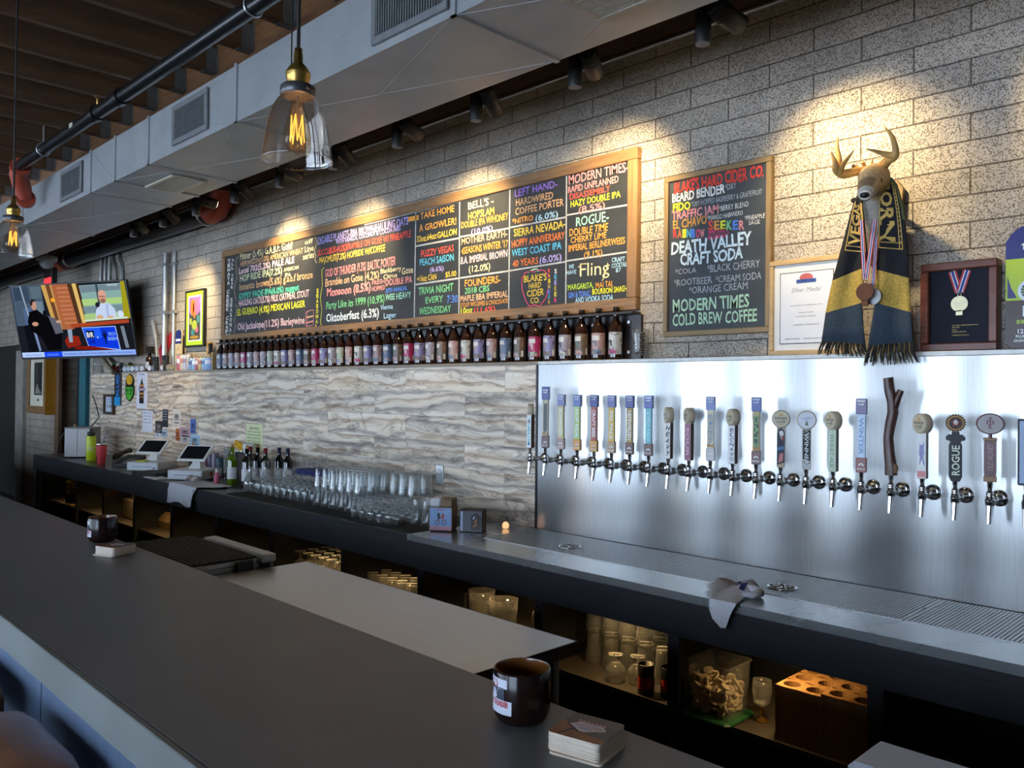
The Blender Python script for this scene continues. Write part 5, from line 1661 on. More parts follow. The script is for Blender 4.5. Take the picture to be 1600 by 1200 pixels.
def tap(i, desc):
    x = XTAP0 + (XTAP1 - XTAP0) * i / 20
    r = thing('beer_tap', desc, 'beer tap', (x, YT - 0.0005, ZTAP), 0, 'beer taps on the steel wall')
    for nm, me in (('flange', flange_mesh), ('faucet', faucet_mesh), ('ferrule', fer)):
        o = bpy.data.objects.new(nm, me)
        COL.objects.link(o)
        o.parent = r
    return r


def turned(o, ang):
    o.location = (0, -0.115, 0)
    o.rotation_euler = (0, 0, math.radians(ang))
    return o


BEIGE = M('pale_maple_handle', S(0.78, 0.72, 0.62), 0.45, var=0.05)
BRNW = wood('handle_walnut', (0.06, 0.03, 0.018), (0.14, 0.075, 0.04), (30, 30, 3))
INKW, INKK = lab((0.93, 0.93, 0.92)), lab((0.06, 0.06, 0.07))


def square_tap(i, desc, cap, shaft, block, letter, ltc, ang=26, top=0.343, blocktext=True, down=True, art=None):
    r = tap(i, desc)
    z0 = 0.064
    h = top - z0
    zb, zc = z0 + h * 0.20, z0 + h * 0.79
    hd = turned(part('handle', MB().box((-0.0145, -0.011, zb - 0.004), (0.0145, 0.011, zc + 0.004), 0, bev=0.002), [lab(shaft)], r), ang)
    c = MB().box((-0.0195, -0.0155, zc), (0.0195, 0.0155, top), 0, bev=0.002)
    c.text('tenaya', (-0.015, -0.0158, zc + 0.046), (1, 0, 0), (0, 0, 1), 0.028, 0.009, 1, 0.02)
    c.text('creek', (-0.012, -0.0158, zc + 0.034), (1, 0, 0), (0, 0, 1), 0.022, 0.008, 1, 0.02)
    for k in range(4):
        c.add([(0.0198, -0.008 + 0.006 * (k % 2), zc + 0.008 + 0.013 * k), (0.0198, -0.001 + 0.006 * (k % 2), zc + 0.008 + 0.013 * k), (0.0198, -0.002 + 0.006 * (k % 2), zc + 0.016 + 0.013 * k)], [(0, 1, 2)], 1)
    part('cap_block', c, [lab(cap), INKW], hd)
    b = MB().box((-0.0185, -0.0145, z0), (0.0185, 0.0145, zb), 0, bev=0.002)
    if blocktext:
        for k in range(9):
            t = PI * k / 8
            b.stroke([(0.004 * math.cos(t), -0.0148, z0 + 0.026 + 0.004 * math.sin(t)), (0.010 * math.cos(t), -0.0148, z0 + 0.026 + 0.010 * math.sin(t))], 0.0022, (0, 1, 0), 1)
        b.text('BREWING', (-0.014, -0.0148, z0 + 0.010), (1, 0, 0), (0, 0, 1), 0.028, 0.007, 1, 0.02)
    part('base_block', b, [lab(block), INKW], hd)
    s = MB()
    if art:
        art(s, zb, zc)
    if letter:
        vtext(s, letter, zb + 0.012, zc - 0.014, 0.0155, 0, -0.0114, 0.03, down)
    if s.v:
        part('label', s, [lab(ltc), lab((0.08, 0.11, 0.10)), lab((0.72, 0.70, 0.68)), lab((0.80, 0.56, 0.20)), lab((0.45, 0.68, 0.35)), lab((0.45, 0.58, 0.72))], hd)
    return r


def round_tap(i, desc, label_c, letter, ltc, ang=0, top=0.292, disc_ang=0, mode='v', art=None, face=True, facec=(0.84, 0.79, 0.68), disc=0.036):
    r = tap(i, desc)
    z0, zs = 0.058, top - 2 * disc + 0.006
    hd = turned(part('handle', MB().box((-0.0155, -0.013, z0), (0.0155, 0.013, zs), 0, bev=0.002), [BEIGE], r), ang)
    part('side_strip', MB().box((0.0156, -0.0125, z0 + 0.002), (0.0166, 0.0125, zs - 0.004)), BRNW, hd)
    s = MB().box((-0.0150, -0.0142, z0 + 0.003), (0.0150, -0.0131, zs - 0.006), 0)
    if art:
        art(s, z0 + 0.003, zs - 0.006)
    if letter and mode == 'v':
        vtext(s, letter, z0 + 0.018, zs - 0.020, 0.014, 1, -0.0147, 0.02)
    elif letter:
        stacked(s, letter, z0 + 0.012, zs - 0.014, 0.017, 1, -0.0147, 0.03)
    part('label', s, [lab(label_c), lab(ltc), lab((0.12, 0.14, 0.22)), lab((0.62, 0.22, 0.18)), lab((0.25, 0.45, 0.62)), INKK, lab((0.88, 0.88, 0.86)), lab((0.82, 0.50, 0.50))], hd)
    zc = top - disc
    d = MB().lathe([(disc - 0.003, -0.0165), (disc, -0.0135), (disc, 0.0135), (disc - 0.003, 0.0165)], 32, T=Matrix.Translation((0, 0, zc)) @ RY)
    d.box((-0.010, -0.010, zs - 0.002), (0.010, 0.010, zs + 0.014))
    dd = part('round_top', d, [BEIGE], hd)
    dd.rotation_euler = (0, 0, math.radians(disc_ang))
    f = MB()
    n = 28
    for k in range(1):
        f.add([((disc - 0.004) * math.cos(2 * PI * j / n), -0.0168, zc + (disc - 0.004) * math.sin(2 * PI * j / n)) for j in range(n)], [tuple(range(n))], 0)
    if face:
        f.add([(-0.006, -0.0171, zc + 0.010), (0.002, -0.0171, zc + 0.012), (-0.004, -0.0171, zc + 0.028)], [(0, 1, 2)], 1)
        f.add([(0.002, -0.0171, zc + 0.012), (0.008, -0.0171, zc + 0.012), (0.004, -0.0171, zc + 0.026)], [(0, 1, 2)], 1)
        f.text('tenaya', (-0.024, -0.0172, zc - 0.002), (1, 0, 0), (0, 0, 1), 0.048, 0.012, 2, 0.01)
        f.text('creek', (-0.019, -0.0172, zc - 0.015), (1, 0, 0), (0, 0, 1), 0.038, 0.011, 2, 0.01)
        f.text('BREWERY', (-0.012, -0.0172, zc - 0.022), (1, 0, 0), (0, 0, 1), 0.024, 0.004, 2)
    else:
        f.add([(-0.028, -0.0171, zc + 0.004), (-0.006, -0.0171, zc + 0.002), (0, -0.0171, zc - 0.014), (0.008, -0.0171, zc + 0.004), (0.028, -0.0171, zc + 0.008), (0.004, -0.0171, zc + 0.014)], [tuple(range(6))], 3)
        f.add([(-0.006, -0.0172, zc - 0.022), (0.006, -0.0172, zc - 0.022), (0.004, -0.0172, zc - 0.008), (-0.003, -0.0172, zc - 0.006)], [(0, 1, 2, 3)], 4)
    part('badge', f, [lab(facec), lab((0.82, 0.62, 0.28)), lab((0.25, 0.24, 0.22)), lab((0.78, 0.82, 0.88)), lab((0.45, 0.48, 0.45))], dd)
    return r


def chev(col_bg, col_tip):
    def f(s, zb, zc):
        s.add([(-0.0095, -0.0113, zc - 0.02), (-0.0095, -0.0113, zb + 0.03), (0, -0.0113, zb + 0.012), (0.0095, -0.0113, zb + 0.03), (0.0095, -0.0113, zc - 0.02)], [(0, 1, 2, 3, 4)], col_bg)
        s.add([(-0.0145, -0.01128, zb + 0.005), (0.0145, -0.01128, zb + 0.005), (0.0145, -0.01128, zb + 0.022), (0, -0.01128, zb + 0.004), (-0.0145, -0.01128, zb + 0.022)], [(0, 1, 2, 3, 4)], col_tip)
    return f


def dots(s, z0, z1):
    for z, m, r_ in ((z1 - 0.035, 3, 0.0085), (z0 + 0.020, 4, 0.009)):
        s.add([(r_ * math.cos(2 * PI * j / 16), -0.0145, z + r_ * math.sin(2 * PI * j / 16)) for j in range(16)], [tuple(range(16))], m)


def darkart(s, z0, z1):
    h = z1 - z0
    s.add([(-0.014, -0.0145, z0 + 0.05 * h), (0.014, -0.0145, z0 + 0.12 * h), (0.014, -0.0145, z1 - 0.1 * h), (0.006, -0.0145, z1), (-0.008, -0.0145, z1 - 0.02 * h), (-0.014, -0.0145, z1 - 0.12 * h)], [tuple(range(6))], 2)
    s.add([(-0.008, -0.0147, z1 - 0.1 * h), (0.002, -0.0147, z1 - 0.3 * h), (0.012, -0.0147, z1 - 0.14 * h), (0.004, -0.0147, z1 - 0.06 * h)], [(0, 1, 2, 3)], 6)
    s.add([(0.0, -0.0148, z1 - 0.2 * h), (0.008, -0.0148, z1 - 0.36 * h), (0.013, -0.0148, z1 - 0.22 * h)], [(0, 1, 2)], 3)
    s.add([(-0.014, -0.0147, z0 + 0.42 * h), (0.014, -0.0147, z0 + 0.46 * h), (0.014, -0.0147, z0 + 0.54 * h), (-0.014, -0.0147, z0 + 0.50 * h)], [(0, 1, 2, 3)], 4)
    s.add([(-0.010, -0.0147, z0 + 0.1 * h), (0.008, -0.0147, z0 + 0.16 * h), (0.010, -0.0147, z0 + 0.36 * h), (-0.004, -0.0147, z0 + 0.34 * h)], [(0, 1, 2, 3)], 7)


def blackart(s, z0, z1):
    h = z1 - z0
    s.add([(-0.014, -0.0145, z0 + 0.25 * h), (0.014, -0.0145, z0 + 0.20 * h), (0.014, -0.0145, z1 - 0.02 * h), (-0.014, -0.0145, z1 - 0.02 * h)], [(0, 1, 2, 3)], 5)
    for k in range(3):
        s.stroke([(-0.012, -0.0147, z1 - (0.08 + 0.07 * k) * h), (0.0, -0.0147, z1 - (0.04 + 0.07 * k) * h), (0.012, -0.0147, z1 - (0.12 + 0.07 * k) * h)], 0.002, (0, 1, 0), 6)
    s.stroke([(-0.012, -0.0147, z0 + 0.2 * h), (0.0, -0.0147, z0 + 0.12 * h), (0.013, -0.0147, z0 + 0.16 * h)], 0.003, (0, 1, 0), 5)


def bull(s, z0, z1):
    h = z1 - z0
    pts = [(-0.006, 0.80), (-0.002, 0.74), (0.004, 0.75), (0.009, 0.82), (0.008, 0.66), (0.010, 0.56), (0.006, 0.5), (0.010, 0.36), (0.012, 0.26), (0.006, 0.32), (0.002, 0.44), (-0.003, 0.34), (-0.008, 0.28), (-0.004, 0.46), (-0.008, 0.54), (-0.006, 0.68)]
    s.add([(x, -0.0145, z0 + v * h) for x, v in pts], [tuple(range(len(pts)))], 1)
    s.add([(-0.014, -0.0145, z0 + 0.02 * h), (0.014, -0.0145, z0 + 0.02 * h), (0.014, -0.0145, z0 + 0.16 * h), (-0.014, -0.0145, z0 + 0.16 * h)], [(0, 1, 2, 3)], 7)


BLU = (0.22, 0.27, 0.60)
round_tap(0, 'beer tap with white handle, red and blue dots, left end of the row', (0.86, 0.88, 0.88), 'TOMATIC', (0.30, 0.68, 0.72), 4, disc_ang=-50, disc=0.030, art=dots)
square_tap(1, 'tallest blue topped beer tap with black and cream label, at the left steel edge', BLU, (0.76, 0.72, 0.58), (0.42, 0.22, 0.17), '', (0.9, 0.9, 0.5), 30, 0.383, art=chev(1, 3))
square_tap(2, 'beer tap with pale yellow lettered label and pink base block', (0.52, 0.54, 0.74), (0.88, 0.82, 0.56), (0.72, 0.58, 0.56), 'BONANZA', (0.96, 0.95, 0.90), 24)
square_tap(3, 'beer tap with lime green label and orange base block', (0.42, 0.50, 0.76), (0.74, 0.85, 0.50), (0.90, 0.62, 0.20), 'HOP RIDE', (0.95, 0.97, 0.90), 24)
square_tap(4, 'beer tap with red orange label and yellow base block', BLU, (0.72, 0.30, 0.18), (0.90, 0.64, 0.24), 'CRAFT BIER', (0.96, 0.92, 0.90), 22)
square_tap(5, 'beer tap with bright yellow label and tan base block', (0.42, 0.46, 0.70), (0.88, 0.72, 0.18), (0.76, 0.62, 0.46), '702 PALE', (0.97, 0.95, 0.88), 22)
square_tap(6, 'beer tap with dark gold label, white lettering and brown base block', BLU, (0.66, 0.52, 0.08), (0.42, 0.22, 0.18), 'HEFEWEIZEN', (0.97, 0.95, 0.88), 22)
square_tap(7, 'beer tap with turquoise label and brown base block', (0.30, 0.38, 0.68), (0.42, 0.76, 0.80), (0.42, 0.22, 0.18), 'GYPSY FADE', (0.66, 0.87, 0.90), 22)
round_tap(8, 'white beer tap with bold black letters stacked downwards beside the turquoise one', (0.88, 0.87, 0.84), 'HEAVY', (0.10, 0.10, 0.11), 6, disc_ang=-48, mode='s')
round_tap(9, 'beer tap with purple red label and round wooden top', (0.58, 0.36, 0.44), 'SOUR', (0.80, 0.62, 0.70), 4, disc_ang=-42)
square_tap(10, 'blue topped beer tap with cream and pale blue label and white base block', (0.52, 0.58, 0.80), (0.86, 0.84, 0.72), (0.84, 0.83, 0.82), 'PILSNER', (0.80, 0.72, 0.58), 26, art=chev(5, 3))
round_tap(11, 'white lettered beer tap with turned round top, left of the black and green one', (0.90, 0.89, 0.90), 'ELCHAVO', (0.30, 0.32, 0.42), 2, disc_ang=-34, mode='s')
square_tap(12, 'blue topped beer tap with black and green label', (0.36, 0.42, 0.70), (0.72, 0.64, 0.42), (0.50, 0.34, 0.32), 'OATS', (0.42, 0.66, 0.32), 24, art=chev(1, 3))
round_tap(13, 'beer tap with round cream badge and dark blue and red art label', (0.74, 0.66, 0.54), '', (1, 1, 1), 27, art=darkart)
round_tap(14, 'beer tap with round white badge and black and white label', (0.80, 0.80, 0.80), 'WINNER', (0.86, 0.86, 0.86), 27, art=blackart, face=False, facec=(0.90, 0.91, 0.94), disc=0.037)
round_tap(15, 'beer tap with pale green label and round wooden top', (0.74, 0.80, 0.70), 'WHEAT ALE', (0.50, 0.60, 0.50), 4, disc_ang=-34)
square_tap(16, 'beer tap with icy blue label, purple cap and rust red base block', (0.42, 0.36, 0.55), (0.74, 0.82, 0.92), (0.50, 0.20, 0.14), 'WINTER', (0.48, 0.58, 0.76), 16)
# the branch
r = tap(17, 'beer tap with a thick dark brown tree branch as handle')
rnd = random.Random(4)
pts = [(0.0, 0, 0.062), (-0.001, 0, 0.10), (-0.006, 0.0, 0.15), (-0.009, 0, 0.20), (-0.003, 0, 0.25), (0.005, 0, 0.295), (0.003, 0, 0.330), (-0.006, 0, 0.375), (-0.012, 0.0, 0.422)]
b = MB().tube(pts, [0.0215, 0.0210, 0.0195, 0.0185, 0.019, 0.020, 0.0195, 0.0185, 0.0175], 16)
b.v = [tuple(Vector(p) + Vector((mnoise.noise(Vector(p) * 60), mnoise.noise(Vector(p) * 60 + Vector((9, 0, 0))), 0)) * 0.0022) for p in b.v]
BARK = wood('varnished_bark', (0.035, 0.014, 0.010), (0.11, 0.045, 0.032), (30, 30, 6), 0.3, bump=0.5)
h = turned(part('handle', b, BARK, r), 20)
part('side_twig', MB().tube([(0.008, -0.002, 0.315), (0.022, -0.006, 0.352), (0.031, -0.008, 0.376)], [0.017, 0.0125, 0.0115], 12), BARK, h)
part('cut_knot', MB().lathe([(0.018, 0.0), (0.016, 0.004), (0.009, 0.005), (0.0, 0.004)], 16, T=Matrix.Translation((0.006, -0.015, 0.088)) @ RY @ Matrix.Scale(1.25, 4, (0, 1, 0))), M('knot_rim', (0.16, 0.085, 0.03), 0.5, scale=70), h)
round_tap(18, 'beer tap with white handle bearing a purple bull drawing', (0.86, 0.86, 0.86), '', (0.52, 0.50, 0.70), 4, disc_ang=-34, art=bull)
# black bottle shaped handle
r = tap(19, 'black bottle shaped beer tap with pale lettering and a toothed ring top')
prof = [(-0.0135, 0.058), (0.0135, 0.058), (0.0205, 0.074), (0.0205, 0.185), (0.0165, 0.194), (0.0165, 0.198), (0.0300, 0.203), (0.0300, 0.213), (0.0210, 0.222), (0.0120, 0.222), (0.0120, 0.232), (-0.0120, 0.232), (-0.0120, 0.222), (-0.0210, 0.222), (-0.0300, 0.213), (-0.0300, 0.203), (-0.0165, 0.198), (-0.0165, 0.194), (-0.0205, 0.185), (-0.0205, 0.074)]
h = turned(part('handle', MB().prism(prof, (0, -0.010, 0), (1, 0, 0), (0, 0, 1), (0, 0.020, 0)), M('handle_black', (0.010, 0.010, 0.014), 0.35), r), 20)
t = MB()
vtext(t, 'ROGUE', 0.080, 0.184, 0.024, 0, -0.0108, 0.02, down=False)
part('lettering', t, [lab((0.86, 0.88, 0.80))], h)
gz = 0.262
gp = []
for k in range(22):
    a = 2 * PI * k / 22
    for da, rr in ((0, 0.0285), (0.10, 0.0325), (0.19, 0.0325), (0.24, 0.0285)):
        gp.append((rr * math.cos(a + da), gz + rr * math.sin(a + da)))
g = part('toothed_ring', MB().prism(gp, (0, -0.006, 0), (1, 0, 0), (0, 0, 1), (0, 0.012, 0)), M('aged_bronze', (0.10, 0.06, 0.03), 0.4, 0.7), h)
f = MB()
for rr, m, y in ((0.0245, 0, -0.0064), (0.0215, 1, -0.0067), (0.0175, 2, -0.0070)):
    f.add([(rr * math.cos(2 * PI * j / 28), y, gz + rr * math.sin(2 * PI * j / 28)) for j in range(28)], [tuple(range(28))], m)
f.add([(0.0165 * (1 if j % 2 == 0 else 0.42) * math.cos(PI / 2 + PI * j / 5), -0.0073, gz + 0.0165 * (1 if j % 2 == 0 else 0.42) * math.sin(PI / 2 + PI * j / 5)) for j in range(10)], [tuple(range(10))], 3)
f.add([(0.007 * math.cos(2 * PI * j / 14), -0.0075, gz + 0.003 + 0.009 * math.sin(2 * PI * j / 14)) for j in range(14)], [tuple(range(14))], 4)
part('star_badge', f, [lab((0.72, 0.55, 0.25)), lab((0.30, 0.06, 0.06)), INKK, lab((0.66, 0.13, 0.13)), lab((0.82, 0.80, 0.78))], g)
# maroon monogram handle
r = tap(20, 'maroon beer tap with oval monogram badge at the top')
h = turned(part('handle', MB().prism([(-0.0165, 0.085), (0.0165, 0.085), (0.0185, 0.10), (0.0185, 0.205), (-0.0185, 0.205), (-0.0185, 0.10)], (0, -0.014, 0), (1, 0, 0), (0, 0, 1), (0, 0.028, 0)), M('maroon_wood', S(0.36, 0.15, 0.17), 0.3), r), 16)
WB = M('tan_bracket', S(0.62, 0.48, 0.36), 0.5)
part('top_bracket', MB().box((-0.0205, -0.016, 0.205), (0.0205, 0.016, 0.215), bev=0.002), WB, h)
part('bottom_bracket', MB().box((-0.0195, -0.016, 0.066), (0.0195, 0.016, 0.085), bev=0.002), WB, h)
t = MB()
vtext(t, 'OLD MONEY', 0.104, 0.196, 0.017, 0, -0.0146, 0.02, down=False)
part('lettering', t, [lab((0.62, 0.48, 0.50))], h)
zc = 0.263
SCL = Matrix.Diagonal((1.18, 1, 1, 1))
o = part('oval_badge', MB().lathe([(0.034, -0.010), (0.036, -0.007), (0.036, 0.007), (0.034, 0.010)], 32, T=Matrix.Translation((0, 0, zc)) @ SCL @ RY).tube([(0, 0, 0.215), (0, 0, 0.23)], 0.006, 10), [M('maroon_rim', S(0.36, 0.14, 0.17), 0.3)], h)
f = MB()
for rr, m, y in ((0.031, 0, -0.0103), (0.0285, 1, -0.0105)):
    f.add([(1.18 * rr * math.cos(2 * PI * j / 32), y, zc + rr * math.sin(2 * PI * j / 32)) for j in range(32)], [tuple(range(32))], m)
f.text('m', (-0.011, -0.0108, zc - 0.001), (1, 0, 0), (0, 0, 1), 0.022, 0.013, 2, 0.02)
f.text('E', (-0.005, -0.0108, zc - 0.016), (1, 0, 0), (0, 0, 1), 0.011, 0.015, 2, 0.02)
f.stroke([(0, -0.0108, zc + 0.012), (0, -0.0108, zc + 0.024)], 0.003, (0, 1, 0), 2)
f.stroke([(-0.005, -0.0108, zc + 0.018), (0.005, -0.0108, zc + 0.018)], 0.003, (0, 1, 0), 2)
part('monogram', f, [lab((0.70, 0.66, 0.66)), lab((0.62, 0.58, 0.58)), lab((0.40, 0.12, 0.16))], o)
# cut by the right edge
r = tap(21, 'beer tap with dark framed pale blue panel, cut off by the right picture edge')
h = turned(part('handle', MB().box((-0.026, -0.008, 0.062), (0.026, 0.008, 0.283), bev=0.003), M('dark_pewter', (0.05, 0.05, 0.06), 0.4, 0.5), r), 16)
part('label', MB().box((-0.021, -0.0092, 0.07), (0.021, -0.0082, 0.276)), lab((0.62, 0.70, 0.82)), h)

# ================================================================== glasses
CLEAR = glass('clear_glass', (0.955, 0.965, 0.965), 1.0, 0.02, 0.05)
CLEARW = glass('clear_plastic', (0.90, 0.91, 0.90), 0.9, 0.12, 0.10)


def vessel(outer, thick=0.0022):
    """Closed wall profile: outside up, inside down (first point is the open rim or the base)."""
    inner = [(max(r - thick, 0.0004), z) for r, z in outer]
    return outer, inner


def turned_down(prof):
    h = max(z for r, z in prof)
    return [(r, h - z) for r, z in prof][::-1]


# stemmed tulip glass, upright profile
tulip_out = [(0.033, 0.0), (0.033, 0.002), (0.010, 0.006), (0.0055, 0.012), (0.0050, 0.040), (0.012, 0.050), (0.034, 0.066), (0.043, 0.090), (0.042, 0.115), (0.034, 0.145), (0.031, 0.158)]
tulip_in = [(0.029, 0.158), (0.032, 0.145), (0.040, 0.115), (0.041, 0.090), (0.032, 0.068), (0.010, 0.054), (0.0, 0.053)]
pint_out = [(0.030, 0.0), (0.031, 0.002), (0.0335, 0.05), (0.0365, 0.10), (0.040, 0.122), (0.0425, 0.148)]
pint_in = [(0.0400, 0.148), (0.0375, 0.122), (0.0340, 0.10), (0.0310, 0.05), (0.0280, 0.014), (0.0, 0.013)]


def glass_mesh(prof, flip, n=22):
    h = max(z for r, z in prof)
    mb = MB()
    if flip:
        prof = [(r, h - z) for r, z in prof]
        mb.lathe(prof, n, cap0=False, cap1=False)
        mb.f = [f[::-1] for f in mb.f]
    else:
        mb.lathe(prof, n, cap0=False, cap1=False)
    return mb


tulip_down = glass_mesh([(0.0, 0.0)] + tulip_out + tulip_in, True).mesh('stemmed_glass', CLEAR)
pint_down = glass_mesh([(0.0, 0.0)] + pint_out + pint_in, True).mesh('pint_glass', CLEAR)
pint_up = glass_mesh([(0.0, 0.0)] + pint_out + pint_in, False).mesh('pint_glass', CLEAR)
tulip_up = glass_mesh([(0.0, 0.0)] + tulip_out + tulip_in, False).mesh('stemmed_glass', CLEAR)


def put(name, me, loc, label, cat, group, rz=0.0, parts=()):
    o = bpy.data.objects.new(name, me)
    COL.objects.link(o)
    o.location = loc
    o.rotation_euler = (0, 0, rz)
    return tag(o, label, cat, group)


ZM = ZCT + 0.0085
mat = thing('rubber_bar_mat', 'long black ribbed rubber mat under the drying glasses', 'bar mat', (-4.45, 2.93, ZCT))
RUB = M('black_rubber', (0.012, 0.012, 0.013), 0.6, var=0.2)
part('base', MB().box((-5.54, 2.655, ZCT + 0.0005), (-3.42, 3.20, ZCT + 0.005), bev=0.002), RUB, mat, True)
rbm = MB()
for i in range(150):
    x = -5.52 + 2.08 * i / 149
    rbm.box((x - 0.0035, 2.665, ZCT + 0.005), (x + 0.0035, 3.19, ZCT + 0.008))
part('ribs', rbm, RUB, mat, True)

rnd = random.Random(11)
jit = lambda s=0.006: rnd.uniform(-s, s)
for r_ in range(4):
    for c_ in range(9):
        x, y = -5.46 + 0.0905 * c_, 2.83 + 0.092 * r_
        put('stemmed_glass', tulip_down, (x + jit(0.001), y + jit(0.001), ZM), 'upturned stemmed glass near the wine, %s from left, %s row from front' % (nth(c_ + 1), nth(r_ + 1)), 'glass', 'upturned stemmed glasses by the wine bottles')
for r_ in range(4):
    for c_ in range(9):
        if c_ > 5 and r_ < 2:
            continue
        x, y = -4.59 + 0.0905 * c_, 2.83 + 0.092 * r_
        if c_ > 5:
            y += 0.01
        put('pint_glass', pint_down, (x, y, ZM), 'pint glass in the lower layer, %s from left, %s row from front' % (nth(c_ + 1), nth(r_ + 1)), 'glass', 'stacked pint glasses on the mat')
        put('pint_glass', pint_down, (x, y, ZM + 0.10), 'pint glass in the upper layer, %s from left, %s row from front' % (nth(c_ + 1), nth(r_ + 1)), 'glass', 'stacked pint glasses on the mat')
# small snifters right of the pints
snif = [(0.030, 0.0), (0.030, 0.002), (0.010, 0.006), (0.006, 0.012), (0.006, 0.026), (0.020, 0.036), (0.038, 0.058), (0.041, 0.078), (0.036, 0.100), (0.030, 0.112), (0.028, 0.112), (0.034, 0.100), (0.039, 0.078), (0.036, 0.059), (0.018, 0.040), (0.0, 0.038)]
snif_down = glass_mesh([(0.0, 0.0)] + snif, True).mesh('snifter_glass', CLEAR)
for r_ in range(3):
    for c_ in range(5):
        x, y = -4.015 + 0.085 * c_ + 0.01 * r_, 2.725 + 0.088 * r_
        put('snifter_glass', snif_down, (x, y, ZM), 'small upturned snifter, %s from left in the %s row from front' % (nth(c_ + 1), nth(r_ + 1)), 'glass', 'small upturned snifters on the mat')
for r_ in range(3):
    for c_ in range(2):
        put('pint_glass', pint_down, (-3.585 + 0.087 * c_, 2.84 + 0.09 * r_, ZM), 'pint glass beside the cardboard carriers, %s one in %s row from front' % (('left', 'right')[c_], nth(r_ + 1)), 'glass', 'pint glasses beside the cardboard carriers')
# carafes and tall glasses behind
car_out = [(0.0, 0.0), (0.046, 0.0), (0.050, 0.004), (0.055, 0.05), (0.045, 0.09), (0.022, 0.13), (0.018, 0.17), (0.021, 0.215), (0.019, 0.215), (0.016, 0.17), (0.020, 0.13), (0.043, 0.09), (0.052, 0.05), (0.046, 0.008), (0.0, 0.007)]
car = MB().lathe(car_out, 22, cap0=False, cap1=False).mesh('glass_carafe', CLEAR)
for i, (px, py) in enumerate(((405, 757), (420, 750))):
    put('glass_carafe', car, (-5.575 - 0.01 * i, 2.86 + 0.125 * i, ZCT + 0.001 + (0.008 if i < 0 else 0)), 'slim necked clear carafe beside the wine bottles, %s one' % ('nearer' if i == 0 else 'farther'), 'carafe', 'carafes beside the wine bottles')
tall = MB().lathe([(0.0, 0.0), (0.030, 0.0), (0.031, 0.003), (0.034, 0.235), (0.032, 0.235), (0.028, 0.012), (0.0, 0.011)], 20, cap0=False, cap1=False).mesh('tall_glass', CLEAR)
for i in range(6):
    put('tall_glass', tall, (-5.42 + 0.13 * i, 3.197, ZCT + 0.01), 'tall straight glass against the tile, %s from the left behind the stemmed glasses' % nth(i + 1), 'glass', 'tall glasses against the tile')
# blue cloth lying over the stemmed glasses
zc_ = ZM + 0.172
rows = []
for i in range(5):
    rows.append([(-5.16 + 0.47 * j / 9, 2.985 + 0.040 * i + 0.008 * math.sin(j), zc_ + 0.008 * math.sin(1.3 * j + i) ** 2) for j in range(10)])
rows.insert(0, [(-5.16 + 0.47 * j / 9, 2.968, zc_ - 0.022 - 0.015 * math.sin(0.8 * j) ** 2) for j in range(10)])
solo('blue_cloth', MB().sheet(rows, 0.004, (0, 0, 1)), M('navy_cloth', (0.02, 0.028, 0.12), 0.95, var=0.2, scale=60), 'navy blue cloth laid over the upturned stemmed glasses', 'cloth')

# cardboard carriers by the tile
def carrier(px, py, wd, dp, ht, rz, cols, label, art_):
    p = at(px, py, Z=ZCT + 0.005)
    r = thing('beer_carrier', label, 'carton', (p.x, p.y, ZCT + 0.0045), math.radians(rz), 'cardboard beer carriers')
    b = MB().box((-wd / 2, -dp / 2, 0), (wd / 2, dp / 2, ht), bev=0.002)
    part('body', b, cols[0], r)
    f = MB()
    f.add([(-wd / 2 + 0.004, -dp / 2 - 0.0006, 0.004), (wd / 2 - 0.004, -dp / 2 - 0.0006, 0.004), (wd / 2 - 0.004, -dp / 2 - 0.0006, ht - 0.004), (-wd / 2 + 0.004, -dp / 2 - 0.0006, ht - 0.004)], [(0, 1, 2, 3)], 0)
    art_(f, wd, dp, ht)
    part('print', f, cols[1:], r)
    return r, p


def art_bike(f, wd, dp, ht):
    y = -dp / 2 - 0.0009
    f.add([(-wd / 2 + 0.004, y, 0.004), (wd / 2 - 0.004, y, 0.004), (wd / 2 - 0.004, y, ht * 0.2), (-wd / 2 + 0.004, y, ht * 0.2)], [(0, 1, 2, 3)], 1)
    for cx in (-0.018, 0.018):
        f.stroke([(cx + 0.012 * math.cos(t), y, ht * 0.36 + 0.012 * math.sin(t)) for t in [2 * PI * i / 14 for i in range(15)]], 0.003, (0, 1, 0), 2)
    f.stroke([(-0.018, y - 0.0002, ht * 0.36), (-0.006, y - 0.0002, ht * 0.55), (0.012, y - 0.0002, ht * 0.55), (0.018, y - 0.0002, ht * 0.36)], 0.004, (0, 1, 0), 3)
    f.stroke([(-0.008, y - 0.0003, ht * 0.5), (-0.012, y - 0.0003, ht * 0.75)], 0.014, (0, 1, 0), 2)
    f.stroke([(0.010, y - 0.0003, ht * 0.52), (0.014, y - 0.0003, ht * 0.72)], 0.012, (0, 1, 0), 3)
    f.text('TENAYA', (-0.022, y - 0.0003, ht * 0.86), (1, 0, 0), (0, 0, 1), 0.044, 0.010, 3, 0.02)


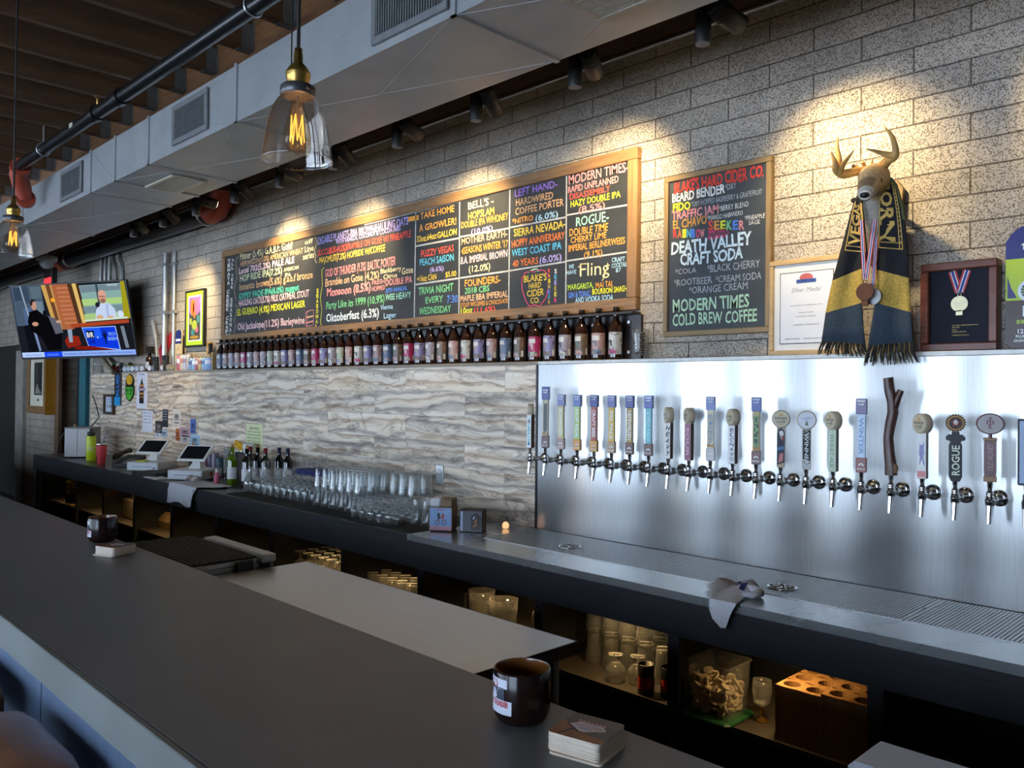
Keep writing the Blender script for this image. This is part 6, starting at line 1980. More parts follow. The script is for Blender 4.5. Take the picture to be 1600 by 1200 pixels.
def art_dark(f, wd, dp, ht):
    y = -dp / 2 - 0.0009
    f.add([(-wd / 2 + 0.006, y, 0.006), (-wd / 2 + 0.018, y, 0.006), (-wd / 2 + 0.018, y, ht - 0.006), (-wd / 2 + 0.006, y, ht - 0.006)], [(0, 1, 2, 3)], 1)
    f.add([(0.0, y, 0.01), (wd / 2 - 0.008, y, 0.01), (wd / 2 - 0.006, y, ht * 0.7), (wd * 0.25, y, ht * 0.9), (0.0, y, ht * 0.75)], [tuple(range(5))], 2)
    f.stroke([(0.01, y - 0.0003, ht * 0.25), (0.03, y - 0.0003, ht * 0.35), (0.02, y - 0.0003, ht * 0.5), (0.035, y - 0.0003, ht * 0.6)], 0.008, (0, 1, 0), 3)
    f.stroke([(0.012, y - 0.0003, ht * 0.6), (0.02, y - 0.0003, ht * 0.72)], 0.008, (0, 1, 0), 1)


KRAFT = M('kraft_card', S(0.55, 0.45, 0.36), 0.8)
r1, p1 = carrier(757, 817, 0.125, 0.12, 0.125, 14, [KRAFT, lab((0.55, 0.68, 0.86)), lab((0.80, 0.58, 0.66)), lab((0.15, 0.18, 0.28)), lab((0.78, 0.28, 0.25))], 'cardboard beer carrier with a bicycle drawing on pale blue by the glasses', art_bike)
r2, p2 = carrier(788, 814, 0.125, 0.10, 0.115, 14, [M('dark_card', S(0.22, 0.17, 0.14), 0.7), lab((0.35, 0.36, 0.40)), lab((0.75, 0.80, 0.90)), lab((0.12, 0.08, 0.06)), lab((0.72, 0.46, 0.22))], 'dark cardboard beer carrier with brown art beside the steel tray', art_dark)
r1.location = (-3.40, 2.83, ZCT + 0.0045)
r2.location = (-3.30, 2.95, ZCT + 0.0045)
r1.rotation_euler.z = math.radians(35)
r2.rotation_euler.z = math.radians(35)
r1.location = (-3.36, 2.83, ZCT + 0.009)
r2.location = (-3.235, 2.93, ZCT + 0.0045)
nk = thing('napkin_stack', 'white and kraft paper napkins lying on the pale blue beer carrier', 'napkins', (-3.36, 2.83, ZCT + 0.009 + 0.1255), math.radians(35))
part('white_napkins', MB().box((-0.060, -0.060, 0), (0.0, 0.055, 0.045), bev=0.008), M('napkin_white', (0.72, 0.73, 0.78), 0.9, var=0.06), nk)
part('kraft_napkins', MB().box((0.002, -0.058, 0), (0.060, 0.055, 0.040), bev=0.004), KRAFT, nk)
fl_ = at(817, 800, 3.1)
lt = thing('string_light', 'small warm glowing light on the counter behind the carriers', 'light', (-3.16, 3.10, ZCT + 0.005))
part('bulb', MB().lathe([(0.0, 0.0), (0.016, 0.004), (0.020, 0.02), (0.012, 0.036), (0.0, 0.04)], 14), M('frosted_bulb', (0.7, 0.55, 0.45), 0.3, emit=(1.0, 0.5, 0.2), es=0.1), lt)
part('wire', MB().tube([(0, 0, 0.04), (-0.03, 0.04, 0.06), (-0.08, 0.10, 0.02), (-0.12, 0.11, 0.006)], 0.003, 6), BLACK, lt)

# wall outlet
o_ = at(687.5, 741, YT)
ol = thing('wall_outlet', 'steel wall outlet with two white sockets on the tile', 'outlet', (o_.x, YT - 0.001, o_.z - 0.058))
part('cover_plate', MB().box((-0.036, -0.006, 0), (0.036, 0, 0.116), bev=0.003), STEELP, ol)
for z in (0.036, 0.080):
    s = part('socket', MB().lathe([(0.0165, 0), (0.0165, 0.0025)], 18, T=Matrix.Translation((0, -0.006, z)) @ RY), WHITE, ol)
    part('slots', MB().box((-0.007, -0.0092, z - 0.002), (-0.005, -0.0085, z + 0.007)).box((0.005, -0.0092, z - 0.002), (0.007, -0.0085, z + 0.007)).box((-0.002, -0.0092, z - 0.009), (0.002, -0.0085, z - 0.005)), BLACK, s)

# ================================================================== left part of the counter
def wine(px, py, glassm, capm, lab_, label, h=0.31, lz=(0.05, 0.14), xy=None):
    p = at(px, py, Z=ZCT) if xy is None else Vector((xy[0], xy[1], ZCT))
    k = h / 0.31
    r = thing('wine_bottle', label, 'bottle', (p.x, p.y, ZCT + 0.0005), 0.6, 'wine bottles beside the glasses')
    part('glass', MB().lathe([(0.034, 0), (0.037, 0.004), (0.0375, 0.02), (0.0375, 0.19 * k), (0.034, 0.205 * k), (0.020, 0.225 * k), (0.0145, 0.24 * k), (0.0135, 0.285 * k), (0.0145, 0.286 * k), (0.0145, 0.295 * k)], 22), glassm, r)
    part('closure', MB().lathe([(0.0150, 0.262 * k), (0.0150, 0.297 * k), (0.0, 0.2975 * k)], 16) if capm is not CORK else MB().lathe([(0.011, 0.29 * k), (0.011, 0.318 * k), (0.0, 0.319 * k)], 14), capm, r)
    part('label', MB().lathe([(0.0379, lz[0]), (0.0379, lz[1])], 16, a0=-2.9, a1=0.0), lab_, r)


CORK = M('cork', S(0.72, 0.55, 0.36), 0.9)
GRNG = M('green_bottle_glass', S(0.42, 0.55, 0.05), 0.1, spec=0.8)
GRNG.node_tree.nodes['Principled BSDF'].inputs['Transmission Weight'].default_value = 0.4
DKG = M('dark_wine_glass', S(0.07, 0.09, 0.07), 0.1, spec=0.8)
WL = M('wine_label', (0.72, 0.72, 0.74), 0.6, var=0.03)
FRED, FNAV = M('foil_red', S(0.50, 0.10, 0.13), 0.4, 0.4), M('foil_navy', S(0.10, 0.13, 0.26), 0.4, 0.4)
wine(0, 0, GRNG, CORK, WL, 'bright green wine bottle with cork and white label', xy=(-6.02, 2.93))
wine(0, 0, DKG, FRED, WL, 'dark wine bottle with red foil right behind the bright green bottle', xy=(-5.96, 3.05))
wine(0, 0, DKG, CORK, WL, 'dark wine bottle with cork, front row right of the bright green bottle', xy=(-5.80, 2.94))
wine(0, 0, DKG, CORK, WL, 'dark wine bottle with cork, second row behind the bright green bottle', xy=(-5.86, 3.06))
wine(0, 0, DKG, FRED, WL, 'dark wine bottle with red foil nearest the glasses', xy=(-5.72, 3.05))
wine(0, 0, DKG, FNAV, WL, 'dark wine bottle with navy foil, left of two at the tile', xy=(-5.73, 3.17))
wine(0, 0, DKG, FNAV, WL, 'dark wine bottle with navy foil, right of two at the tile', xy=(-5.60, 3.17))
# stack of plastic cups
cs = MB()
cup = [(0.028, 0.0), (0.0395, 0.085), (0.041, 0.087), (0.041, 0.092), (0.039, 0.092), (0.0385, 0.086)]
for i in range(14):
    cp_ = MB().lathe(cup, 18, cap1=False).mesh('plastic_cup', CLEARW) if i == 0 else cp_
    put('plastic_cup', cp_, (-6.20, 2.99, ZCT + 0.001 + 0.0145 * i), 'clear plastic cup, %s from the bottom of the tall stack by the wine' % nth(i + 1), 'cup', 'stack of clear plastic cups')
sp_ = thing('spray_bottle', 'small pink and white bottle before the plastic cup stack', 'bottle', (-6.07, 2.83, ZCT + 0.0005))
part('body', MB().lathe([(0.018, 0), (0.020, 0.004), (0.020, 0.085), (0.010, 0.10)], 16), M('pink_label', S(0.72, 0.35, 0.45), 0.4), sp_)
part('cap', MB().lathe([(0.010, 0.10), (0.010, 0.128), (0.0, 0.13)], 14), WHITE, sp_)

# paper towel over the counter edge
A_ = [(-6.36, 3.00), (-5.98, 2.99)]
rows = []
for i, (y, z) in enumerate(((2.86, 0.0), (2.80, 0.004), (2.73, 0.001), (2.66, 0.003), (2.605, 0.002), (2.596, -0.05), (2.590, -0.10), (2.586, -0.135))):
    rows.append([(-6.40 + 0.44 * j / 9 + (0.12 if z > -0.01 else 0.0) * (j / 9) * (1 if y > 2.7 else 0.4), y - (0.006 * math.sin(1.9 * j + i) ** 2 if z < -0.01 else 0), ZCT + 0.006 + z + (0.005 * abs(math.sin(1.7 * j + 1.3 * i)) if z > -0.01 else -0.012 * math.sin(0.9 * j + 1) * (1 if i == 7 else 0))) for j in range(10)])
pt_ = solo('bar_cloth', MB().sheet(rows, 0.003, (0, -0.4, 1)), M('white_cloth', (0.66, 0.67, 0.72), 0.95, var=0.05, scale=90, bump=0.1), 'white cloth draped over the counter front edge below the tills', 'cloth')


def till(x, y, rz, label, sticker):
    """A cash drawer with a tilted white tablet register on it."""
    r = thing('cash_register', label, 'cash register', (x, y, ZCT + 0.0005), rz, 'white registers on the counter')
    dr = part('cash_drawer', MB().box((-0.20, -0.20, 0.006), (0.20, 0.20, 0.105), bev=0.006), M('drawer_white', (0.66, 0.67, 0.66), 0.4, var=0.04), r)
    part('drawer_front', MB().box((-0.185, -0.206, 0.016), (0.185, -0.2003, 0.096), bev=0.002), M('front_white', (0.74, 0.76, 0.80), 0.35, var=0.03), dr)
    part('slot', MB().box((-0.12, -0.2075, 0.052), (0.12, -0.2062, 0.056)), BLACK, dr)
    part('lock', MB().lathe([(0.009, 0), (0.009, 0.004)], 12, T=Matrix.Translation((0.15, -0.206, 0.04)) @ RY), CHROME, dr)
    if sticker:
        part('sticker', MB().lathe([(0.028, 0), (0.028, 0.001)], 22, T=Matrix.Translation((0.2003, -0.02, 0.058)) @ Matrix.Rotation(PI / 2, 4, 'Y')), M('orange_sticker', S(0.68, 0.22, 0.12), 0.5), dr)
    part('stand', MB().loft([[(-0.07, -0.02, 0.106), (0.07, -0.02, 0.106), (0.07, 0.12, 0.106), (-0.07, 0.12, 0.106)], [(-0.045, 0.02, 0.17), (0.045, 0.02, 0.17), (0.045, 0.08, 0.17), (-0.045, 0.08, 0.17)], [(-0.06, -0.02, 0.245), (0.06, -0.02, 0.245), (0.06, 0.10, 0.275), (-0.06, 0.10, 0.275)]], smooth=False), WHITE, r)
    T = Matrix.Translation((0, 0.01, 0.262)) @ Matrix.Rotation(math.radians(38), 4, 'X')
    tb = part('tablet', MB().box((-0.165, -0.125, 0.0), (0.165, 0.125, 0.022), 0, T, 0.008), WHITE, r)
    part('screen', MB().box((-0.135, -0.098, 0.0222), (0.135, 0.098, 0.0232), 0, T), M('dark_screen', (0.012, 0.013, 0.016), 0.15), tb)
    r.scale = (0.77, 0.77, 0.77)
    return r


T1 = till(-7.60, 2.935, 0.62, 'white cash register with tablet, farther from the wine bottles', False)
T2 = till(-6.65, 2.915, 0.62, 'white cash register with tablet and orange sticker, nearer the wine bottles', True)
sl_ = solo('black_binder', MB().box((-0.16, -0.10, 0), (0.16, 0.10, 0.035), bev=0.006), BLACKM, 'black binder lying on the counter before the farther register', 'binder', local=True, loc=(-7.07, 2.74, ZCT + 0.0005), rz=0.25)
solo('paper_pile', MB().box((-0.13, -0.06, 0), (0.13, 0.06, 0.008), bev=0.002), M('loose_paper', (0.70, 0.68, 0.66), 0.8), 'loose papers on the counter edge right of the black binder', 'papers', local=True, loc=(-6.86, 2.685, ZCT + 0.0362 - 0.0355), rz=0.0)
tis = MB()
prng = random.Random(3)
rows = [[(-0.06 + 0.12 * j / 5 + prng.uniform(-0.01, 0.01), -0.05 + 0.1 * i / 4, 0.004 + 0.05 * abs(math.sin(1.1 * j + 0.9 * i)) * (1 - abs(i - 2) / 3)) for j in range(6)] for i in range(5)]
solo('crumpled_tissue', MB().sheet(rows, 0.002, (0, 0, 1)), M('tissue', (0.62, 0.58, 0.54), 0.9), 'crumpled paper tissue in front of the nearer register', 'tissue', local=True, loc=(-6.33, 2.78 - 0.0, ZCT + 0.012), rz=0.4)
sn = MB().box((-0.04, -0.04, 0), (0.04, 0.04, 0.012), bev=0.001)
nt_ = solo('sticky_notes', sn, M('yellow_note', S(0.86, 0.86, 0.35), 0.8), 'yellow sticky note pad on the farther cash drawer', 'note pad', local=True, loc=(-7.56, 2.83, ZCT + 0.0825), rz=0.6)

# white perforated metal box, flask, tumbler, phone
px_ = thing('countertop_box', 'white perforated metal box with black cords at the far counter end', 'appliance', (-9.42, 2.90, ZCT + 0.0005), math.radians(52))
PERF = M('perforated_white', (0.62, 0.62, 0.64), 0.5, var=0.0)
_n = PERF.node_tree
_tc = N(_n, 'ShaderNodeTexCoord')
_vo = N(_n, 'ShaderNodeTexChecker', i_Scale=85.0)
_vo.inputs['Color1'].default_value = (0.68, 0.68, 0.70, 1)
_vo.inputs['Color2'].default_value = (0.36, 0.36, 0.38, 1)
_n.links.new(_tc.outputs['Object'], _vo.inputs['Vector'])
_n.links.new(_vo.outputs['Color'], _n.nodes['Principled BSDF'].inputs['Base Color'])
part('cabinet', MB().box((-0.13, -0.13, 0.01), (0.13, 0.15, 0.31), bev=0.006), M('box_grey', (0.22, 0.22, 0.21), 0.5), px_)
part('grille', MB().box((-0.127, -0.136, 0.013), (-0.002, -0.1302, 0.307), bev=0.002).box((0.002, -0.136, 0.013), (0.127, -0.1302, 0.307), bev=0.002), PERF, px_)
part('lid', MB().box((-0.135, -0.137, 0.3105), (0.135, 0.155, 0.32), bev=0.003), M('box_lid', (0.30, 0.30, 0.29), 0.4, 0.4), px_)
part('cord', MB().tube([(-0.15, -0.10, 0.26), (-0.19, -0.13, 0.16), (-0.20, -0.14, 0.06), (-0.17, -0.15, 0.012), (-0.10, -0.17, 0.008)], 0.008, 8).tube([(0.05, 0.10, 0.322), (0.10, 0.18, 0.42), (0.06, 0.2, 0.55), (0.02, 0.2, 0.66)], 0.006, 8), BLACK, px_)
fk = thing('water_flask', 'lime green water flask with a black lid', 'flask', (-8.93, 2.83, ZCT + 0.0005))
part('body', MB().lathe([(0.043, 0), (0.046, 0.004), (0.046, 0.235), (0.040, 0.25)], 24), M('lime_flask', S(0.73, 0.82, 0.12), 0.4), fk)
part('lid', MB().lathe([(0.030, 0.25), (0.036, 0.252), (0.036, 0.288), (0.030, 0.292), (0.0, 0.293)], 20).tube([(-0.03, 0, 0.285), (-0.03, 0, 0.315), (0, 0, 0.325), (0.03, 0, 0.315), (0.03, 0, 0.285)], 0.007, 8), BLACK, fk)
tl = MB()
tl.text('HY', (0, 0, 0), (1, 0, 0), (0, 0, 1), None, 0.04, 0, 0.01)
tl.v = [(0.0464 * math.sin(v[0] / 0.0464 + 0.35), -0.0464 * math.cos(v[0] / 0.0464 + 0.35), 0.10 + v[2]) for v in tl.v]
part('lettering', tl, WHITE, fk)
tm = thing('travel_tumbler', 'coral red tumbler with steel rim and blue straw', 'tumbler', (-8.44, 2.77, ZCT + 0.0005))
part('body', MB().lathe([(0.034, 0), (0.037, 0.003), (0.039, 0.07), (0.047, 0.10), (0.050, 0.185)], 24), M('coral_red', S(0.80, 0.26, 0.30), 0.4), tm)
part('rim', MB().lathe([(0.050, 0.185), (0.0515, 0.187), (0.0515, 0.203), (0.047, 0.206), (0.0, 0.204)], 24), CHROME, tm)
part('straw', MB().tube([(0.0, 0.01, 0.10), (0.012, 0.02, 0.27)], 0.0045, 8), M('blue_straw', S(0.2, 0.42, 0.62), 0.4), tm)
pn = thing('desk_phone', 'black desk phone beside the red tumbler', 'telephone', (-8.08, 2.90, ZCT + 0.0005), 0.55)
part('base', MB().loft([[(-0.10, -0.11, 0.0), (0.10, -0.11, 0.0), (0.10, 0.11, 0.0), (-0.10, 0.11, 0.0)], [(-0.10, -0.11, 0.025), (0.10, -0.11, 0.025), (0.10, 0.11, 0.10), (-0.10, 0.11, 0.10)]], smooth=False), BLACK, pn)
part('handset', MB().tube([(-0.075, -0.11, 0.075), (-0.075, -0.10, 0.09), (-0.075, 0.0, 0.125), (-0.075, 0.10, 0.145), (-0.075, 0.12, 0.13)], [0.02, 0.026, 0.018, 0.026, 0.02], 12), BLKMETAL, pn)
kb = MB()
for i in range(4):
    for j in range(3):
        kb.box((-0.01 + 0.03 * j, -0.09 + 0.03 * i, 0.025 + 0.0102 * i + 0.002), (0.012 + 0.03 * j, -0.07 + 0.03 * i, 0.025 + 0.0102 * i + 0.014))
part('keypad', kb, M('grey_keys', (0.18, 0.18, 0.18), 0.5), pn)
part('cord', MB().tube([(-0.075, -0.12, 0.07)] + [(-0.06 + 0.02 * k + 0.006 * math.cos(2.2 * k), -0.16 + 0.006 * math.sin(2.2 * k), 0.012) for k in range(9)], 0.004, 6), BLACK, pn)

# pens, cups and odds and ends along the tile
jar = thing('utensil_jar', 'dark jar of tools and pens by the tile between the registers', 'jar', (-7.25, 3.17, ZCT + 0.0005))
part('body', MB().lathe([(0.045, 0), (0.05, 0.004), (0.05, 0.12), (0.047, 0.12), (0.046, 0.01)], 18, cap1=False), BLKMETAL, jar)
for i, (a, cc) in enumerate(((0.4, (0.7, 0.7, 0.72)), (1.9, (0.12, 0.12, 0.13)), (3.0, (0.75, 0.45, 0.15)), (4.4, (0.3, 0.3, 0.32)), (5.4, (0.7, 0.15, 0.12)))):
    part('tool', MB().tube([(0.01 * math.cos(a), 0.01 * math.sin(a), 0.01), (0.045 * math.cos(a), 0.03 * math.sin(a), 0.22 + 0.02 * (i % 3))], 0.006, 8), lab(cc), jar)
sc = thing('scissors', 'yellow handled scissors and tape standing behind the nearer register', 'scissors', (-6.40, 3.19, ZCT + 0.0005))
part('stand', MB().box((-0.05, -0.03, 0), (0.05, 0.03, 0.22), bev=0.004), BLACKM, sc)
part('handle', MB().tube([(-0.10, 0, 0.31), (-0.03, 0, 0.29), (0.05, 0, 0.255), (0.08, 0, 0.24)], [0.010, 0.018, 0.014, 0.008], 10).tube([(-0.09, -0.01, 0.28), (0.0, -0.01, 0.25), (0.05, 0, 0.235)], [0.012, 0.012, 0.006], 10), M('yellow_handle', S(0.88, 0.68, 0.12), 0.5), sc)
part('blade', MB().tube([(0.0, 0, 0.27), (0.02, 0.0, 0.215)], 0.008, 8), CHROME, sc)
sk = thing('white_mug', 'white mug on a dark box between register and wine bottles', 'mug', (-6.23, 3.17, ZCT + 0.2205))
part('body', MB().lathe([(0.03, 0), (0.042, 0.01), (0.046, 0.06), (0.044, 0.085), (0.041, 0.085), (0.040, 0.02)], 18, cap1=False), WHITE, sk)
part('handle', MB().tube([(0.044, -0.002, 0.07), (0.07, -0.01, 0.06), (0.07, -0.01, 0.03), (0.044, -0.002, 0.02)], 0.006, 8), WHITE, sk)
solo('dark_box', MB().box((-6.29, 3.115, ZCT + 0.0005), (-6.17, 3.225, ZCT + 0.22), bev=0.004), M('dark_brown_box', (0.06, 0.035, 0.03), 0.6), 'dark upright box carrying a white mug by the tile', 'box')
for i, (x, y, hh, rr2, c1) in enumerate(((-7.02, 3.17, 0.20, 0.03, (0.55, 0.35, 0.45)), (-6.93, 3.18, 0.17, 0.032, (0.35, 0.30, 0.38)), (-6.84, 3.175, 0.19, 0.03, (0.62, 0.60, 0.66)), (-6.76, 3.18, 0.15, 0.034, (0.22, 0.36, 0.42)))):
    solo('sample_can', MB().lathe([(rr2 * 0.85, 0), (rr2, 0.008), (rr2, hh - 0.012), (rr2 * 0.85, hh)], 16), lab(c1), '%s can standing against the tile behind the registers, %s from left' % (('purple pink', 'plum', 'pale lilac', 'teal')[i], nth(i + 1)), 'can', 'cans behind the registers', local=True, loc=(x, y, ZCT + 0.0005))

# ------------------------------------------------------------------ things fixed to the tile
def on_tile(name, px0, py0, px1, py1, mat, label, cat, th=0.003, group=None):
    a, b = at(px0, py1, YT), at(px1, py0, YT)
    r = thing(name, label, cat, ((a.x + b.x) / 2, YT - 0.0005, a.z), 0, group)
    w_, h_ = b.x - a.x, b.z - a.z
    return r, w_, h_


def flat(r, nm, pts, w_, h_, mats, y=-0.004, m=0):
    f = MB()
    for pp, mm in pts:
        f.add([((u - 0.5) * w_, y - 0.0002 * mm, v * h_) for u, v in pp], [tuple(range(len(pp)))], mm)
    return part(nm, f, mats, r)


R4 = lambda u0, v0, u1, v1: [(u0, v0), (u1, v0), (u1, v1), (u0, v1)]
ell = lambda cu, cv, ru, rv, n=18: [(cu + ru * math.cos(2 * PI * i / n), cv + rv * math.sin(2 * PI * i / n)) for i in range(n)]
r, w_, h_ = on_tile('beer_sign', 180, 581, 191, 633, None, 'narrow black sign with blue lettering hanging on the tile', 'sign')
part('panel', MB().box((-w_ / 2, -0.012, 0), (w_ / 2, 0, h_), bev=0.003), BLACK, r)
f = MB()
vtext(f, 'BLUES', h_ * 0.28, h_ * 0.92, w_ * 0.45, 0, -0.0125, 0.03, down=False)
part('lettering', f, [lab((0.20, 0.50, 0.80))], r)
r2_, w2_, h2_ = on_tile('sticky_note', 176, 620, 190, 633, None, 'bright blue sticky note below the narrow black sign', 'note')
part('paper', MB().box((-w2_ / 2, -0.016, 0), (w2_ / 2, -0.0135, h2_)), lab((0.12, 0.60, 0.85)), r2_)
r, w_, h_ = on_tile('beer_sign', 196, 584, 212, 627, None, 'hop shaped sign in yellow and green on the tile', 'sign')
hop = [(0.5, 1.0), (0.68, 0.95), (0.85, 0.85), (0.92, 0.72), (0.85, 0.60), (0.95, 0.52), (0.92, 0.28), (0.80, 0.14), (0.55, 0.0), (0.45, 0.0), (0.20, 0.14), (0.08, 0.28), (0.05, 0.52), (0.15, 0.60), (0.08, 0.72), (0.15, 0.85), (0.32, 0.95)]
part('panel', MB().prism([((u - 0.5) * w_, v * h_) for u, v in hop], (0, -0.012, 0), (1, 0, 0), (0, 0, 1), (0, 0.011, 0)), lab((0.06, 0.08, 0.05)), r)
flat(r, 'print', [(ell(0.5, 0.78, 0.32, 0.18), 0), ([(0.12, 0.52), (0.88, 0.52), (0.86, 0.28), (0.76, 0.16), (0.5, 0.03), (0.24, 0.16), (0.14, 0.28)], 1), (R4(0.22, 0.36, 0.42, 0.46), 2), (R4(0.5, 0.36, 0.78, 0.46), 2), (R4(0.28, 0.24, 0.44, 0.32), 2), (R4(0.54, 0.24, 0.7, 0.32), 2)], w_, h_, [lab((0.88, 0.66, 0.10)), lab((0.30, 0.68, 0.18)), lab((0.10, 0.36, 0.10))], -0.0125)
r, w_, h_ = on_tile('beer_sign', 214, 581, 231, 638, None, 'white banner with a dark bottle drawing on the tile', 'sign')
part('panel', MB().box((-w_ / 2, -0.006, 0), (w_ / 2, 0, h_), bev=0.002), lab((0.86, 0.86, 0.90)), r)
flat(r, 'print', [([(0.5, 0.84), (0.60, 0.72), (0.66, 0.64), (0.72, 0.4), (0.72, 0.14), (0.28, 0.14), (0.28, 0.4), (0.34, 0.64), (0.40, 0.72)], 0), (R4(0.30, 0.60, 0.70, 0.66), 1), (R4(0.2, 0.48, 0.8, 0.58), 2), (R4(0.30, 0.38, 0.70, 0.44), 1), (R4(0.30, 0.30, 0.70, 0.33), 1), (R4(0.25, 0.92, 0.32, 0.96), 0), (R4(0.4, 0.92, 0.75, 0.95), 3)], w_, h_, [lab((0.10, 0.09, 0.10)), lab((0.72, 0.52, 0.20)), lab((0.40, 0.20, 0.42)), lab((0.5, 0.5, 0.52))], -0.0064)
f = MB()
f.text('NANO', (-w_ * 0.26, -0.0075, h_ * 0.495), (1, 0, 0), (0, 0, 1), w_ * 0.52, h_ * 0.065, 0, 0.02)
part('lettering', f, [WHITE], r)
r, w_, h_ = on_tile('framed_notice', 165, 616, 181, 647, None, 'small dark framed notice on the tile below the narrow black sign', 'framed notice')
for nm, q in (('frame_rail', (-w_ / 2, 0, w_ / 2, 0.03)), ('frame_rail', (-w_ / 2, h_ - 0.03, w_ / 2, h_)), ('frame_stile', (-w_ / 2, 0.03, -w_ / 2 + 0.035, h_ - 0.03)), ('frame_stile', (w_ / 2 - 0.035, 0.03, w_ / 2, h_ - 0.03))):
    part(nm, MB().box((q[0], -0.03, q[1]), (q[2], 0, q[3])), DARKWOOD, r)
part('notice', MB().box((-w_ / 2 + 0.03, -0.012, 0.025), (w_ / 2 - 0.03, -0.008, h_ - 0.025)), lab((0.74, 0.78, 0.84)), r)
f = MB()
for v, s_ in ((0.72, 'PLEASE PAY'), (0.60, 'AT THE BAR'), (0.34, '1A')):
    f.text(s_, (-w_ * 0.25, -0.0125, h_ * v), (1, 0, 0), (0, 0, 1), w_ * 0.5, h_ * (0.05 if v > 0.5 else 0.14), 0, 0.02)
part('lettering', f, [INKK], r)


def sheet_on_tile(q, c, label, lines, ink=(0.25, 0.25, 0.32), head=None, name='paper_notice', cat='notice'):
    r, w_, h_ = on_tile(name, *q, None, label, cat)
    part('paper', MB().box((-w_ / 2, -0.003, 0), (w_ / 2, 0, h_)), lab(c), r)
    f = MB()
    if head:
        f.text(head, (-w_ * 0.28, -0.0036, h_ * 0.80), (1, 0, 0), (0, 0, 1), w_ * 0.56, h_ * 0.09, 0, 0.02)
    for k, s_ in enumerate(lines):
        v = (0.68 if head else 0.86) - k * (0.6 / max(1, len(lines)))
        f.text(s_, (-w_ * 0.42, -0.0036, h_ * v), (1, 0, 0), (0, 0, 1), w_ * 0.8, h_ * 0.055, 0, 0.01)
    if f.v:
        part('lettering', f, [lab(ink)], r)


sheet_on_tile((223, 642, 239, 674), (0.84, 0.85, 0.90), 'white hand written sheet on the tile below the white banner', ['MON TUE WED', 'THU FRI SAT', 'OPEN 12-10', 'CALL IN'])
sheet_on_tile((385, 664, 411, 702), (0.84, 0.86, 0.66), 'pale yellow notice sheet on the tile above the wine bottles', ['PLEASE BE 21 AND OLDER', 'TO PURCHASE OR CONSUME', 'BEER OR ALCOHOL MUST', 'PRESENT VALID PHOTO ID', 'BEFORE SERVING AT ALL'], (0.20, 0.26, 0.16), 'NOTICE')
sheet_on_tile((254, 640, 263, 667), (0.16, 0.17, 0.20), 'narrow dark sticker strip on the tile above the farther register', ['GRIP'] * 4, (0.7, 0.72, 0.75), name='sticker', cat='sticker')
for i, (q, c, lb) in enumerate(((((243, 658, 254, 676)), (0.18, 0.17, 0.16), 'small dark photo card left of the dark sticker strip'), ((243, 676, 250, 682), (0.80, 0.84, 0.90), 'tiny pale card under the small dark photo card'), ((252, 672, 262, 682), (0.66, 0.72, 0.80), 'pale blue card under the dark sticker strip'),
                              ((270, 640, 283, 664), (0.84, 0.80, 0.76), 'pale card with faded print right of the dark sticker strip'), ((298, 655, 306, 677), (0.30, 0.42, 0.72), 'tall blue card above the gap between the registers'),
                              ((275, 670, 281, 688), (0.72, 0.40, 0.18), 'orange sticker above the nearer register'), ((281, 668, 298, 682), (0.70, 0.58, 0.62), 'pink photo card above the nearer register'), ((284, 682, 296, 690), (0.82, 0.82, 0.82), 'white bar code card under the pink photo card'), ((298, 680, 312, 696), (0.62, 0.76, 0.86), 'sky blue card right of the pink photo card'))):
    r, w_, h_ = on_tile('card', *q, None, lb, 'card', group='cards stuck on the tile')
    part('paper', MB().box((-w_ / 2, -0.003, 0), (w_ / 2, 0, h_)), lab(c), r)
    k = 0.5 if sum(c) > 1.2 else 1.9
    flat(r, 'print', [(R4(0.18, 0.30, 0.82, 0.72), 0), (ell(0.5, 0.55, 0.16, 0.12), 1), (R4(0.2, 0.12, 0.8, 0.2), 1)], w_, h_, [lab(tuple(min(0.95, x * (0.75 if sum(c) > 1.2 else 2.2)) for x in c)), lab(tuple(min(0.95, x * (0.45 if sum(c) > 1.2 else 3.2)) for x in c))], -0.0034)

# ================================================================== front bar
BY0, BY1 = 0.575, 1.20
bar = thing('front_bar', 'long dark grey topped bar with brushed metal front', 'bar counter', (-4, 0.9, 0))
BARTOP = M('dark_grey_laminate', (0.14, 0.148, 0.155), 0.42, var=0.07, scale=5)
part('bar_top', MB().box((XL + 3, BY0 + 0.014, ZBAR - 0.04), (1.2, BY1, ZBAR), bev=0.002), BARTOP, bar, True)
ZINC = steel_mat('sky_tinted_zinc_front', 0.45, 0.3, 0.0, col=(0.26, 0.36, 0.54), streak=(6, 6, 0.6))  # zinc; the blue sky reflection from the windows is put into its colour
EDGE = M('edge_band_grey', (0.17, 0.19, 0.19), 0.45, 0.2, scale=5)
part('edge_band', MB().box((XL + 3, BY0, ZBAR - 0.083), (1.2, BY0 + 0.014, ZBAR), bev=0.002), EDGE, bar, True)
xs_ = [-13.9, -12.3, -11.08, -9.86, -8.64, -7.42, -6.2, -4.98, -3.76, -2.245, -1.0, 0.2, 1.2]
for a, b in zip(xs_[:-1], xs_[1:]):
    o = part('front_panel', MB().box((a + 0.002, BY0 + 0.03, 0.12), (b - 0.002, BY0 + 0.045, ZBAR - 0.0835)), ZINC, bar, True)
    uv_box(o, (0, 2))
part('bar_body', MB().box((XL + 3.1, BY0 + 0.046, 0.0), (1.15, BY0 + 0.16, ZBAR - 0.041)), BLACKM, bar, True)
part('foot_rail', MB().tube([(XL + 3.1, BY0 - 0.08, 0.2), (1.15, BY0 - 0.08, 0.2)], 0.02, 12), CHROME, bar, True)

